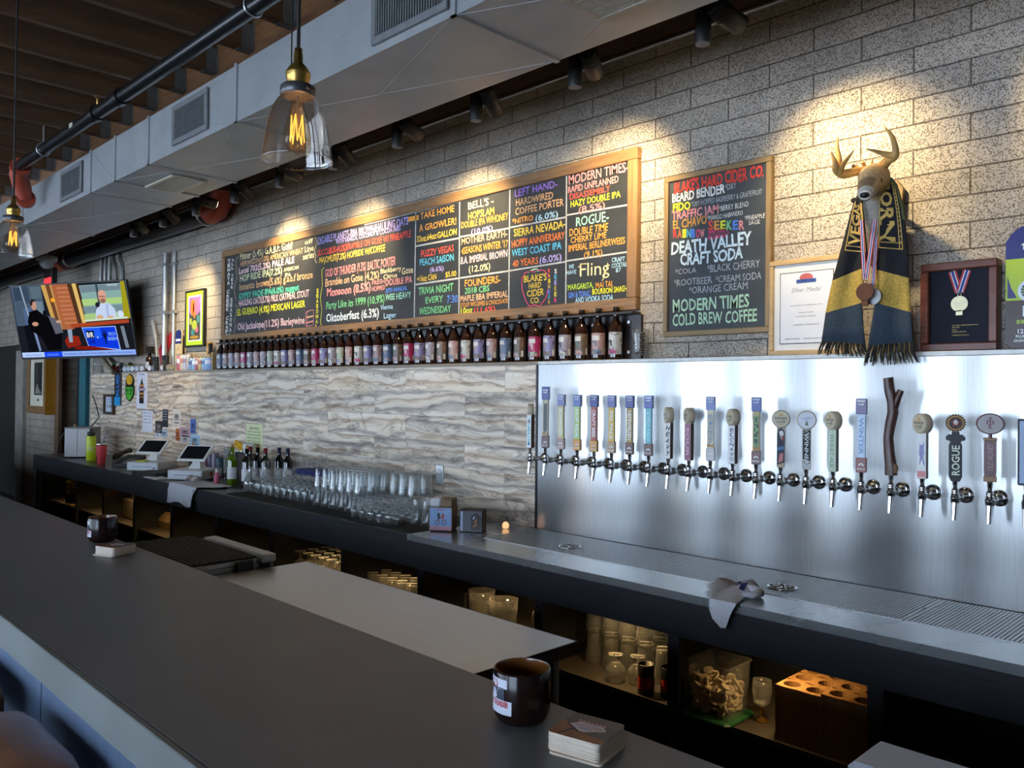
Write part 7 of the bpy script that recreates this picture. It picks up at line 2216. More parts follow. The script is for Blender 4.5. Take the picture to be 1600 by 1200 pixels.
# prep table and cooler on the working side
pt = thing('prep_table', 'low stainless work table behind the front bar', 'work table', (-2.5, 1.8, 0))
px0, px1 = at(477, 877.5, Z=0.88).x, at(902, 1001, Z=0.88).x
py1 = (at(477, 877.5, Z=0.88).y + at(902, 1001, Z=0.88).y) / 2
o = part('table_top', MB().box((px0, 1.25, 0.842), (px1, py1, 0.88), bev=0.002), steel_mat('table_steel', 0.30, 0.3, 0.25, col=(0.56, 0.55, 0.54), streak=(1.2, 40, 40)), pt, True)
uv_box(o, (0, 1))
part('end_edge', MB().box((px1, 1.25, 0.838), (px1 + 0.004, py1 + 0.003, 0.8795)).box((px0, py1, 0.838), (px1, py1 + 0.003, 0.8795)), BLACK, pt, True)
part('under_body', MB().box((px0 + 0.06, 1.28, 0.10), (px1 - 0.06, py1 - 0.08, 0.8415)), BLACKM, pt, True)
for x in (px0 + 0.05, px1 - 0.05):
    for y in (1.30, py1 - 0.05):
        part('leg', MB().tube([(x, y, 0.0), (x, y, 0.8415)], 0.018, 12), STEELP, pt, True)
ZK = 0.93
kx0, kx1 = at(300, 835.5, Z=ZK).x, at(400, 868, Z=ZK).x
ky1 = at(400, 868, Z=ZK).y
co = thing('bottle_cooler', 'stainless bottle cooler with sliding lid beyond the work table', 'cooler', (-3.8, 1.6, 0))
SSB = M('cooler_steel', (0.42, 0.42, 0.41), 0.4, 0.7)
part('cabinet', MB().box((kx0 - 0.01, 1.25, 0.08), (kx1 + 0.002, ky1 + 0.085, ZK - 0.035), bev=0.004), SSB, co, True)
part('lid', MB().box((kx0 - 0.005, 1.25, ZK - 0.034), (kx1 + 0.004, ky1 + 0.004, ZK - 0.012), bev=0.003), SSB, co, True)
part('back_rail', MB().box((kx0 + 0.12, ky1 + 0.016, ZK - 0.034), (kx1 + 0.03, ky1 + 0.085, ZK + 0.004), bev=0.006), M('pale_lid', (0.55, 0.55, 0.52), 0.4, 0.3), co, True)
part('hinge_block', MB().box((kx1 + 0.006, ky1 - 0.10, ZK - 0.07), (kx1 + 0.022, ky1 - 0.02, ZK - 0.015), bev=0.004).box((kx1 + 0.006, ky1 + 0.015, ZK - 0.06), (kx1 + 0.02, ky1 + 0.06, ZK - 0.036), bev=0.003), BLACK, co, True)
part('foot', MB().box((kx0 + 0.05, 1.3, 0.0), (kx1 - 0.05, ky1, 0.08)), BLACKM, co, True)
km = MB().box((kx0, 1.255, ZK - 0.0115), (kx1, ky1, ZK - 0.002))
for i in range(30):
    for j in range(22):
        x, y = kx0 + 0.012 + (kx1 - kx0 - 0.03) * i / 29, 1.265 + (ky1 - 1.285) * j / 21
        km.box((x, y, ZK - 0.002), (x + 0.010, y + 0.010, ZK + 0.0005))
for j in range(12):
    y = 1.28 + (ky1 - 1.31) * j / 11
    km.box((kx1, y, ZK - 0.0115), (kx1 + 0.006, y + 0.014, ZK - 0.002))
solo('rubber_mat', km, RUB, 'thick black studded rubber mat on the bottle cooler', 'bar mat')
cb_ = at(1340, 1196, Y=1.42)
wl = MB().box((cb_.x - 0.022, 1.42, cb_.z - 0.10), (cb_.x + 0.20, 1.56, cb_.z + 0.001), bev=0.012)
bn = thing('plastic_bin', 'white plastic bin corner rising at the bottom picture edge', 'bin', (cb_.x + 0.1, 1.5, 0))
part('body', wl, M('bluish_white_plastic', (0.60, 0.64, 0.74), 0.35, var=0.03), bn, True)
part('stand', MB().box((cb_.x, 1.44, 0.0), (cb_.x + 0.18, 1.54, cb_.z - 0.1005)), BLACKM, bn, True)

# ------------------------------------------------------------------ candle glasses and coasters on the bar
AMB = M('thick_amber_glass', (0.012, 0.005, 0.004), 0.16, var=0.1, spec=0.3)
AMBIN = M('amber_inside', (0.16, 0.055, 0.012), 0.15, var=0.2, scale=8)


def candle(c, R, H, label, txt=True):
    k = R / 0.0535
    r = thing('bottle_candle', label, 'candle', (c.x, c.y, ZBAR + 0.0005))
    part('glass', MB().lathe([(0.0, 0.0), (0.036 * k, 0.0), (0.044 * k, 0.003), (0.050 * k, 0.012), (R, 0.026), (R, H - 0.003), (R - 0.0015, H), (R - 0.0035, H)], 40, cap0=False, cap1=False), AMB, r)
    part('inner_wall', MB().lathe([(R - 0.0035, H), (R - 0.0045, H - 0.003), (R - 0.0045, 0.055)], 40, cap0=False, cap1=False), AMBIN, r)
    part('wax', MB().lathe([(R - 0.0047, 0.052), (R - 0.0048, 0.055), (0.0, 0.0552)], 32, cap0=False), M('dark_wax', (0.10, 0.05, 0.02), 0.4, scale=50), r)
    part('wick_disc', MB().lathe([(0.015, 0.0555), (0.015, 0.064), (0.008, 0.066), (0.004, 0.070), (0.004, 0.080), (0.0, 0.081)], 20), M('brass_wick', (0.38, 0.28, 0.15), 0.4, 0.8), r)
    lb = MB()
    A0, A1, z0, z1 = math.radians(-150), math.radians(-66), 0.024, 0.087
    RL = R + 0.0005

    def quad(u0, v0, u1, v1, m, lift=0.0):
        n = 10
        vs = []
        for i in range(n + 1):
            a = A0 + (A1 - A0) * (u0 + (u1 - u0) * i / n)
            for v in (v0, v1):
                vs.append(((RL + lift) * math.cos(a), (RL + lift) * math.sin(a), z0 + (z1 - z0) * v))
        lb.add(vs, [(2 * i, 2 * i + 2, 2 * i + 3, 2 * i + 1) for i in range(n)], m)

    def bent(pts, m, lift):
        vs = [((RL + lift) * math.cos(A0 + (A1 - A0) * u), (RL + lift) * math.sin(A0 + (A1 - A0) * u), z0 + (z1 - z0) * v) for u, v in pts]
        lb.add(vs, [tuple(range(len(vs)))], m)

    def ttext(s, u0, v, u1, hv, m, lift, bold=0.02):
        t = MB().text(s, (0, 0, 0), (1, 0, 0), (0, 0, 1), u1 - u0, hv, 0, bold, 0.05)
        vs = [((RL + lift) * math.cos(A0 + (A1 - A0) * (u0 + p[0])), (RL + lift) * math.sin(A0 + (A1 - A0) * (u0 + p[0])), z0 + (z1 - z0) * (v + p[2])) for p in t.v]
        lb.add(vs, t.f, m)
    quad(0, 0, 1, 0.40, 0)
    quad(0, 0.40, 0.80, 0.76, 3)
    quad(0, 0.74, 0.88, 1.0, 0)
    bent([(0.30, 0.40), (0.45, 0.40), (0.56, 0.46), (0.54, 0.56), (0.50, 0.66), (0.44, 0.70), (0.38, 0.66), (0.36, 0.56), (0.30, 0.50)], 0, 0.0003)
    bent([(0.56, 0.60), (0.80, 0.64), (0.70, 0.76), (0.56, 0.72)], 4, 0.0003)
    bent([(0.40, 0.58), (0.43, 0.58), (0.43, 0.61), (0.40, 0.61)], 2, 0.0005)
    bent([(0.10, 0.86), (0.84, 0.86), (0.84, 0.92), (0.10, 0.92)], 1, 0.0003)
    bent([(0.34, 0.76), (0.40, 0.74), (0.52, 0.74), (0.60, 0.80), (0.56, 0.95), (0.38, 0.95)], 1, 0.0004)
    bent([(0.40, 0.82), (0.54, 0.82), (0.52, 0.92), (0.42, 0.92)], 0, 0.0006)
    ttext('TENAYA  CREEK', 0.12, 0.868, 0.82, 0.035, 0, 0.0005)
    ttext('GODOF THUNDER', 0.02, 0.22, 0.92, 0.16, 1, 0.0004, 0.03)
    bent([(0.05, 0.12), (0.85, 0.10), (0.85, 0.13), (0.05, 0.15)], 2, 0.0003)
    bent([(0.2, 0.02), (0.6, 0.04), (0.3, 0.10)], 2, 0.0003)
    part('label', lb, [lab((0.80, 0.82, 0.88)), lab((0.72, 0.12, 0.12)), lab((0.10, 0.10, 0.13)), lab((0.22, 0.24, 0.30)), lab((0.42, 0.44, 0.50))], r)
    return r


candle(at(815, 1124, Z=ZBAR), 0.0535, 0.098, 'dark amber glass candle with red and white label on the near bar end')
candle(at(160, 846, Z=ZBAR), 0.0535, 0.098, 'dark amber glass candle farther along the bar at the left')

COASTE = M('coaster_edge', S(0.83, 0.77, 0.70), 0.8, var=0.05, scale=40)
PH = M('coaster_photo_dusk', S(0.20, 0.19, 0.20), 0.4)
PO = M('coaster_photo_orange', S(0.55, 0.32, 0.12), 0.4, var=0.3, scale=30)
rc = []
for cx, cy, a0 in ((0.041, 0.041, 0), (-0.041, 0.041, 90), (-0.041, -0.041, 180), (0.041, -0.041, 270)):
    for k in range(5):
        a = math.radians(a0 + k * 22.5)
        rc.append((cx + 0.009 * math.cos(a), cy + 0.009 * math.sin(a)))
TC = 0.0019
cmesh = MB().prism(rc, (0, 0, 0), (1, 0, 0), (0, 1, 0), (0, 0, TC - 0.0001), 0).mesh('coaster', COASTE)
cmesh.polygons[1].material_index = 0
cpr = MB()
cpr.add([(x, y, TC) for x, y in rc], [tuple(range(len(rc)))], 0)
cpr.add([(-0.05, -0.041, TC + 0.0001), (-0.041, -0.05, TC + 0.0001), (0.041, -0.05, TC + 0.0001), (0.05, -0.041, TC + 0.0001), (0.05, -0.03, TC + 0.0001), (-0.012, -0.022, TC + 0.0001), (-0.05, 0.012, TC + 0.0001)], [tuple(range(7))], 1)
dm_ = [(-0.034, 0.0), (-0.022, 0.018), (0.024, 0.018), (0.036, 0.002), (0.004, -0.020), (-0.004, -0.020)]
cpr.add([(x * 1.10 - 0.002, y * 1.12 - 0.001, TC + 0.0002) for x, y in dm_], [tuple(range(6))], 2)
cpr.add([(x, y, TC + 0.0003) for x, y in dm_], [tuple(range(6))], 3)
cpr.stroke([(-0.030, -0.046, TC + 0.0002), (-0.018, -0.012, TC + 0.0002)], 0.006, (0, 0, 1), 2)
for k in range(7):
    a = (-0.024 + 0.008 * k, 0.022)
    cpr.add([(a[0] + 0.0038 * math.cos(2 * PI * i / 12), a[1] + 0.0038 * math.sin(2 * PI * i / 12), TC + 0.0004) for i in range(12)], [tuple(range(12))], 4)
    cpr.text('WELCOME'[k], (a[0] - 0.0018, a[1] - 0.002, TC + 0.0005), (1, 0, 0), (0, 1, 0), 0.0036, 0.004, 3, 0.03)
cpr.text('TO FABULOUS', (-0.012, 0.0105, TC + 0.0005), (1, 0, 0), (0, 1, 0), 0.026, 0.0040, 5, 0.0, shear=0.3)
cpr.text('TENAYA CREEK', (-0.026, 0.001, TC + 0.0005), (1, 0, 0), (0, 1, 0), 0.054, 0.0068, 4, 0.015)
cpr.text('BREWERY', (-0.012, -0.009, TC + 0.0005), (1, 0, 0), (0, 1, 0), 0.025, 0.0055, 5, 0.02)
cpm = cpr.mesh('print', [PH, PO, M('coaster_sign_edge', S(0.25, 0.17, 0.14), 0.5), lab((0.82, 0.80, 0.84)), lab((0.72, 0.36, 0.34)), lab((0.45, 0.35, 0.60))])


def coaster_stack(cx, cy, rz, n, where, extra):
    for k in range(n):
        a = rz + random.uniform(-0.012, 0.012)
        dx, dy = random.uniform(-0.0006, 0.0006), random.uniform(-0.0006, 0.0006)
        if k < 2:
            dx, dy, a = dx + extra[0], dy + extra[1], a + extra[2]
        r = put('coaster', cmesh, (cx + dx, cy + dy, ZBAR + 0.0003 + k * TC), 'square card coaster, %s from the bottom of the stack %s' % (nth(k + 1), where), 'coaster', 'coasters stacked %s' % where, a)
        if k == n - 1:
            o = bpy.data.objects.new('print', cpm)
            COL.objects.link(o)
            o.parent = r


zt_ = ZBAR + 0.034
q = [at(855, 1139, Z=zt_), at(941, 1165, Z=zt_), at(981.6, 1136, Z=zt_), at(891, 1113, Z=zt_)]
cc = sum(q, Vector()) / 4
e = (q[1] - q[0]) + (q[2] - q[3])
rzc = math.atan2(e.y, e.x)
coaster_stack(cc.x, cc.y, rzc, 18, 'by the near candle', (0.006, -0.004, 0.05))
c2 = at(178, 850, Z=zt_)
coaster_stack(c2.x + 0.02, c2.y, rzc + 0.15, 18, 'by the far candle', (-0.008, -0.006, 0.08))

# ------------------------------------------------------------------ bar stools
LEA = M('brown_leather', (0.38, 0.165, 0.07), 0.45, var=0.25, scale=9, bump=0.06)
for i, (x0, x1) in enumerate(((-2.22, -1.72), (-2.84, -2.33))):
    r = thing('bar_stool', 'brown leather bar stool at the lower left, %s' % ('nearer one' if i == 0 else 'farther one at the picture edge'), 'bar stool', ((x0 + x1) / 2, 0.34, 0), 0, 'leather bar stools')
    w_ = (x1 - x0) / 2
    seat = part('seat', MB().loft([[(sx * w_ * f, sy * 0.225 * f, z) for sx, sy in ((-1, -0.7), (-0.85, -0.95), (-0.5, -1), (0.5, -1), (0.85, -0.95), (1, -0.7), (1, 0.7), (0.85, 0.95), (0.5, 1), (-0.5, 1), (-0.85, 0.95), (-1, 0.7))] for f, z in ((0.95, 0.825), (1.0, 0.845), (1.005, 0.89), (0.98, 0.912), (0.90, 0.924), (0.55, 0.932))]), LEA, r)
    part('seat_frame', MB().box((-w_ * 0.9, -0.20, 0.78), (w_ * 0.9, 0.20, 0.8245), bev=0.006), BLACK, r)
    for sx in (-1, 1):
        for sy in (-1, 1):
            part('leg', MB().tube([(sx * w_ * 0.8, sy * 0.18, 0.785), (sx * w_ * 0.9, sy * 0.20, 0.0)], 0.014, 10), BLKMETAL, r)
    part('foot_ring', MB().tube([(-w_ * 0.87, -0.193, 0.28), (w_ * 0.87, -0.193, 0.28), (w_ * 0.87, 0.193, 0.28), (-w_ * 0.87, 0.193, 0.28), (-w_ * 0.87, -0.193, 0.28)], 0.009, 8), BLKMETAL, r)

# ------------------------------------------------------------------ pendants
SHADE = glass('smoked_shade_glass', (0.87, 0.855, 0.84), 1.0, 0.015, 0.12, 0.03)
BULBG = glass('bulb_glass', (1.0, 0.93, 0.82), 0.7, 0.02, 0.04, 0.0)
BRASS = M('aged_brass', (0.42, 0.27, 0.075), 0.33, 0.9, var=0.15)
FIL = glow('hot_filament', (1.0, 0.45, 0.08), 0.30)
FILW = glow('warm_bulb', (1.0, 0.30, 0.05), 1.2)
for i, (px, py, lab_) in enumerate(((464, 252, 'clear glass pendant lamp with glowing filament bulb, nearer one'), (20, 399, 'clear glass pendant lamp with glowing filament bulb at the left picture edge'))):
    c = at(px, py, 0.90)
    r = thing('pendant_lamp', lab_, 'pendant lamp', (c.x, c.y, c.z), 0, 'pendant lamps over the bar')
    sp0 = [(0.0735, -0.001), (0.0752, 0.0), (0.0752, 0.0025), (0.0738, 0.004), (0.0730, 0.012), (0.0690, 0.045), (0.0620, 0.082), (0.0530, 0.112), (0.0440, 0.128), (0.0370, 0.136), (0.0360, 0.139)]
    part('shade', MB().lathe(sp0 + [(rr - 0.002, z) for rr, z in sp0[::-1]], 44, cap0=False, cap1=False), SHADE, r)
    part('shade_ring', MB().lathe([(0.036, 0.1395), (0.0375, 0.141), (0.0375, 0.158), (0.0340, 0.161), (0.0, 0.161)], 32), M('bronze_ring', (0.10, 0.10, 0.11), 0.4, 0.6), r)
    part('socket', MB().lathe([(0.024, 0.1612), (0.024, 0.176), (0.0255, 0.178), (0.0255, 0.182), (0.0265, 0.186), (0.0265, 0.190), (0.018, 0.203), (0.012, 0.209), (0.010, 0.212), (0.010, 0.229), (0.0085, 0.231), (0.0085, 0.242), (0.0, 0.243)], 28), BRASS, r)
    part('switch_key', MB().tube([(0.036, 0.0, 0.149), (0.047, 0, 0.149)], 0.004, 8), BLACK, r)
    part('cord', MB().tube([(0, 0, 0.243), (0.012 * i, 0, 3.60 - c.z)], 0.0042, 8), BLACK, r)
    bulb = part('bulb', MB().lathe([(0.013, 0.139), (0.014, 0.118), (0.020, 0.095), (0.027, 0.066), (0.0285, 0.050), (0.026, 0.036), (0.018, 0.025), (0.008, 0.020), (0.003, 0.015), (0.0, 0.013)], 26, cap0=False, cap1=False), BULBG, r)
    f = MB()
    for k in range(5):
        a = 2 * PI * k / 5 + 0.4
        b2_ = a + 0.35
        f.tube([(0.0125 * math.cos(a), 0.0125 * math.sin(a), 0.098), (0.0155 * math.cos(b2_), 0.0155 * math.sin(b2_), 0.040)], 0.0014, 6)
        f.tube([(0.0155 * math.cos(b2_), 0.0155 * math.sin(b2_), 0.040), (0.0125 * math.cos(a + 2 * PI / 5), 0.0125 * math.sin(a + 2 * PI / 5), 0.098)], 0.0014, 6)
    part('filament', f, FIL, bulb)
    part('filament_post', MB().tube([(0, 0, 0.139), (0, 0, 0.05)], 0.0025, 8), M('glass_post', (0.5, 0.4, 0.3), 0.3), bulb)
    pl = bpy.data.lights.new('pendant_glow', 'POINT')
    pl.energy = 0.7
    pl.color = (1.0, 0.55, 0.22)
    pl.shadow_soft_size = 0.003
    po_ = bpy.data.objects.new('pendant_glow', pl)
    COL.objects.link(po_)
    po_.location = (c.x, c.y, c.z + 0.07)
wr = at(456, 60, 1.25)
solo('hanging_wire', MB().tube([(wr.x, 1.25, at(455, 118, 1.25).z), (wr.x, 1.25, 3.6)], 0.0025, 6), BLACK, 'thin black wire hanging just beyond the nearer pendant cord', 'wire')

# ------------------------------------------------------------------ deer head with scarf and medals
FUR = M('deer_fur_tan', S(0.82, 0.70, 0.53), 0.9, var=0.25, scale=70, bump=0.25)
FURW = M('deer_fur_white', S(0.86, 0.82, 0.76), 0.95, var=0.12, scale=90, bump=0.25)
FURB = M('deer_fur_brown', S(0.64, 0.52, 0.39), 0.9, var=0.25, scale=70, bump=0.25)
ANT = M('antler_bone', S(0.74, 0.58, 0.34), 0.5, var=0.3, scale=25)
NOSE = M('deer_nose', (0.03, 0.022, 0.02), 0.35)
dbase = at(1362, 330, 3.2)
deer = thing('deer_head', 'mounted deer head with branching antlers above the ledge', 'mounted deer head', (dbase.x, 3.2, at(1362, 470, 3.2).z))
part('mount_plaque', MB().prism([(-0.07, -0.10), (0.0, -0.13), (0.07, -0.10), (0.075, 0.02), (0.05, 0.055), (-0.05, 0.055), (-0.075, 0.02)], (dbase.x - 0.005, YB - 0.026, at(1400, 305, YB).z), (1, 0, 0), (0, 0, 1), (0, 0.022, 0)), OAKL, deer, True)
def head_pt(px, py, Y):
    return at(px, py, Y)
spine = [(1360, 415, 3.285, 0.030, 0.022), (1360, 385, 3.265, 0.042, 0.034), (1361, 350, 3.235, 0.052, 0.046), (1362, 320, 3.205, 0.055, 0.052), (1366, 295, 3.15, 0.054, 0.054), (1366, 276, 3.05, 0.054, 0.050), (1362, 280, 2.99, 0.048, 0.046), (1357, 291, 2.93, 0.037, 0.036), (1353, 301, 2.875, 0.029, 0.026), (1351, 305, 2.855, 0.020, 0.018)]
rings = []
for i, (px, py, Y, rx, rz_) in enumerate(spine):
    c = at(px, py, Y)
    pa_, pb_ = spine[max(i - 1, 0)], spine[min(i + 1, len(spine) - 1)]
    d = (at(*pb_[:3]) - at(*pa_[:3])).normalized()
    side = Vector((1, 0, 0))
    side = (side - d * side.dot(d)).normalized()
    upv = side.cross(d).normalized()
    rings.append([c + side * (rx * math.cos(t)) + upv * (rz_ * math.sin(t)) for t in [2 * PI * k / 20 for k in range(20)]])
hb = MB().loft(rings)
nf = []
z_low, z_eye = at(1362, 306, 3.05).z, at(1362, 282, 3.0).z
for f in hb.f:
    c = sum((Vector(hb.v[k]) for k in f), Vector()) / len(f)
    xm = dbase.x - 0.02 + (c.y - 2.86) * 0.10
    if c.y > 3.14 and c.z < z_low + 0.02:
        nf.append(1)                                      # white throat
    elif c.y < 2.965 and c.z < z_eye - 0.055:
        nf.append(1)                                      # white chin
    elif c.y < 2.895:
        nf.append(2)                                      # darker nose bridge
    else:
        nf.append(0)
hb.m = nf
part('head', hb, [FUR, FURW, FURB], deer, True)
nz = at(1351, 305, 2.85)
part('nose', MB().lathe([(0.0, -0.010), (0.014, -0.006), (0.017, 0.0), (0.013, 0.007), (0.0, 0.010)], 14, tuple(nz)), NOSE, deer, True)
part('mouth', MB().tube([at(1344, 311, 2.875), at(1351, 314, 2.868), at(1358, 311, 2.875)], 0.003, 6), NOSE, deer, True)
for px, py, Y in ((1374, 283, 2.957), (1345, 280, 2.957)):
    e_ = at(px, py, Y)
    part('eye', MB().lathe([(0.0, -0.011), (0.008, -0.008), (0.011, 0.0), (0.008, 0.008), (0.0, 0.011)], 14, tuple(e_)), M('glass_eye', (0.01, 0.007, 0.005), 0.08), deer, True)
for (ax_, ay_, aY), (bx_, by_, bY) in (((1383, 283, 3.09), (1402, 296, 3.14)), ((1343, 272, 3.08), (1333, 262, 3.15))):
    a, b = at(ax_, ay_, aY), at(bx_, by_, bY)
    m_ = (a + b) / 2
    part('ear', MB().tube([a, a + (b - a) * 0.35, a + (b - a) * 0.7, b], [0.010, 0.024, 0.019, 0.003], 12, flat=0.4), FURB, deer, True)
def antler(main, tines):
    mb = MB()
    for n, t in ((14, main), *((11, t) for t in tines)):
        c = curve([(*at(px, py, Y), r_) for px, py, Y, r_ in t])
        mb.tube([v.to_3d() for v in c], [max(0.0015, v.w) for v in c], n)
    return mb
part('antler', antler([(1352, 268, 3.08, 0.017), (1338, 268, 3.05, 0.016), (1318, 272, 3.01, 0.017), (1307, 265, 2.98, 0.015), (1305, 255, 2.96, 0.010), (1299, 238, 2.95, 0.003)],
                      [[(1311, 268, 2.99, 0.014), (1311, 250, 2.99, 0.011), (1308, 232, 3.0, 0.008), (1309, 214, 3.02, 0.002)], [(1312, 270, 2.99, 0.012), (1318, 256, 2.96, 0.009), (1325, 247, 2.93, 0.006), (1333, 236, 2.91, 0.002)],
                       [(1345, 266, 3.07, 0.010), (1335, 261, 3.06, 0.009), (1333, 258, 3.05, 0.005)]]), ANT, deer, True, label='left antler with three points')
part('antler', antler([(1375, 272, 3.08, 0.017), (1378, 262, 3.05, 0.019), (1388, 250, 3.02, 0.017), (1398, 244, 2.99, 0.014), (1399, 232, 2.98, 0.011), (1394, 214, 2.98, 0.008), (1383, 199, 3.0, 0.002)],
                      [[(1397, 244, 2.99, 0.013), (1380, 240, 2.97, 0.009), (1367, 236, 2.95, 0.006), (1354, 233, 2.93, 0.002)], [(1364, 268, 3.08, 0.008), (1362, 258, 3.07, 0.006), (1363, 248, 3.07, 0.002)],
                       [(1352, 268, 3.08, 0.009), (1350, 258, 3.07, 0.007), (1347, 253, 3.05, 0.005)]]), ANT, deer, True, label='right antler with three points')

K12 = lambda x, y: (1250 + x / 3.077, 190 + y / 3.077)
SBLK, SGLD, SSLT = M('scarf_black', (0.012, 0.012, 0.016), 0.95, var=0.2, scale=120, bump=0.2), M('scarf_gold', S(0.76, 0.62, 0.28), 0.8, var=0.3, scale=160, bump=0.3), M('scarf_slate', S(0.20, 0.25, 0.30), 0.95, var=0.15, scale=120, bump=0.2)
SLET = M('scarf_lettering', S(0.80, 0.66, 0.36), 0.9, var=0.1)
FRI = M('scarf_fringe', S(0.10, 0.10, 0.10), 0.95, var=0.3, scale=60)
FRG = M('scarf_fringe_gold', S(0.42, 0.36, 0.22), 0.95)
YTOP, YBOT = 3.07, 3.205
zA, zB = at(1362, 300, 3.1).z, at(1350, 545, 3.2).z
scarf = thing('football_scarf', 'black gold and slate scarf hung round the deer neck', 'scarf', (at(1358, 545, 3.2).x, 3.19, zB))


def yz(py, px=1358):
    """Depth of the hanging scarf at a photo row."""
    t = max(0.0, min(1.0, (py - 285) / 260.0))
    return 3.10 + 0.105 * min(1.0, t * 1.25)


def tail(nm, edges, mats_, fold):
    rows = []
    for (lx, ly), (rx, ry) in edges:
        a, b = K12(lx, ly), K12(rx, ry)
        r_ = []
        for j in range(9):
            t = j / 8
            px, py = a[0] + (b[0] - a[0]) * t, a[1] + (b[1] - a[1]) * t
            Y = yz(py) - 0.010 * math.sin(2 * PI * t * fold + 0.6) * min(1, (py - 290) / 120)
            r_.append(at(px, py, Y))
        rows.append(r_)
    o = part(nm, MB().sheet(rows, 0.006, (0, -1, 0), mats_), [SBLK, SGLD, SSLT], scarf, True)
    return rows


L_ = [((285, 335), (305, 340)), ((262, 390), (300, 400)), ((245, 440), (308, 450)), ((222, 530), (318, 550)), ((195, 630), (327, 640)), ((158, 765), (312, 702)), ((140, 850), (303, 790)), ((126, 920), (300, 872)), ((116, 990), (305, 980)), ((106, 1060), (316, 1072))]
rowsL = tail('left_tail', L_, [0, 0, 0, 0, 0, 1, 1, 2, 2], 1.0)
R_ = [((395, 270), (430, 262)), ((388, 320), (468, 300)), ((384, 390), (490, 385)), ((382, 480), (506, 480)), ((378, 600), (520, 610)), ((370, 712), (524, 752)), ((366, 790), (530, 840)), ((362, 870), (534, 917)), ((345, 980), (540, 990)), ((330, 1080), (545, 1062))]
rowsR = tail('right_tail', R_, [0, 0, 0, 0, 0, 1, 1, 2, 2], 1.0)
nb_ = MB()
nc_ = at(1363, 318, 3.19)
nb_.tube([nc_ + Vector((0.062 * math.cos(t), 0.085 * math.sin(t), 0.02 + 0.012 * math.sin(t))) for t in [-0.85 + 0.32 * k for k in range(16)]], [0.006] + [0.011] * 14 + [0.006], 10)
part('neck_loop', nb_, SBLK, scarf, True)


def onscarf(rows, t, s_, lift=0.0075):
    """Point on a tail: t down the rows (0..1), s_ across."""
    n = len(rows) - 1
    i = min(int(t * n), n - 1)
    f = t * n - i
    j = min(int(s_ * 8), 7)
    g = s_ * 8 - j
    p = (rows[i][j] * (1 - g) + rows[i][j + 1] * g) * (1 - f) + (rows[i + 1][j] * (1 - g) + rows[i + 1][j + 1] * g) * f
    return p + Vector((0, -lift, 0))


def scarf_text(rows, s, t0, t1, s0, s1, down=True):
    m = MB().text(s, (0, 0, 0), (1, 0, 0), (0, 0, 1), 1.0, 1.0, 0, 0.03)
    out = MB()
    vs = []
    for x, _, y in m.v:
        if down:
            vs.append(onscarf(rows, t0 + (t1 - t0) * x, s0 + (s1 - s0) * y))
        else:
            vs.append(onscarf(rows, t1 - (t1 - t0) * x, s1 - (s1 - s0) * y))
    out.add(vs, m.f, 0)
    for a, b, c, d in ((t0 - 0.02, t1 + 0.03, s0 - 0.05, s0 - 0.05), (t0 - 0.02, t1 + 0.03, s1 + 0.12, s1 + 0.12), (t0 - 0.02, t1 + 0.03, s1 + 0.22, s1 + 0.22)):
        out.stroke([onscarf(rows, a + (b - a) * k / 8, min(0.98, max(0.02, c))) for k in range(9)], 0.003, (0, 1, 0), 0)
    for tt in (t1 + 0.03, t1 + 0.005):
        out.stroke([onscarf(rows, tt, min(0.98, max(0.02, s0 - 0.05 + (s1 + 0.27 - s0) * k / 6))) for k in range(7)], 0.003, (0, 1, 0), 0)
    for k in range(16):
        p = onscarf(rows, t0 + (t1 - t0) * k / 15, min(0.96, s1 + 0.17), 0.0078)
        out.add([(p.x - 0.002, p.y, p.z - 0.002), (p.x + 0.002, p.y, p.z - 0.002), (p.x + 0.002, p.y, p.z + 0.002), (p.x - 0.002, p.y, p.z + 0.002)], [(0, 1, 2, 3)], 0)
    part('lettering', out, SLET, scarf, True)


scarf_text(rowsR, 'BORN', 0.08, 0.42, 0.08, 0.62)
scarf_text(rowsL, 'VEGAS', 0.12, 0.40, 0.22, 0.72, False)
for rows, nm, ln, n in ((rowsL, 'left_fringe', 0.050, 40), (rowsR, 'right_fringe', 0.075, 44)):
    fr = MB()
    prng = random.Random(5)
    for k in range(n):
        s_ = (k + 0.5) / n
        p = onscarf(rows, 1.0, s_, 0.003)
        dx = (s_ - 0.45) * 0.05 + prng.uniform(-0.010, 0.010)
        d_ = ln * prng.uniform(0.8, 1.05)
        fr.tube([p + Vector((0, 0, 0.004)), p + Vector((dx * 0.4, -0.010 + prng.uniform(-0.005, 0.003), -d_ * 0.5)), p + Vector((dx, -0.004 + prng.uniform(-0.008, 0.006), -d_))], [0.0030, 0.0026, 0.0016], 5, mat=1 if k % 5 == 0 else 0)
    o = part(nm, fr, [FRI, FRG], scarf, True)
    o['kind'] = 'stuff'
# cord hanging beside the scarf
solo('olive_cord', MB().tube([at(*K12(436, 272), 3.045), at(*K12(452, 292), 3.05), at(*K12(470, 330), 3.06), at(*K12(490, 400), 3.08), at(*K12(500, 470), 3.105)], 0.005, 8), M('olive_cord', S(0.35, 0.36, 0.22), 0.9), 'olive green cord looped over the deer neck beside the scarf', 'cord')
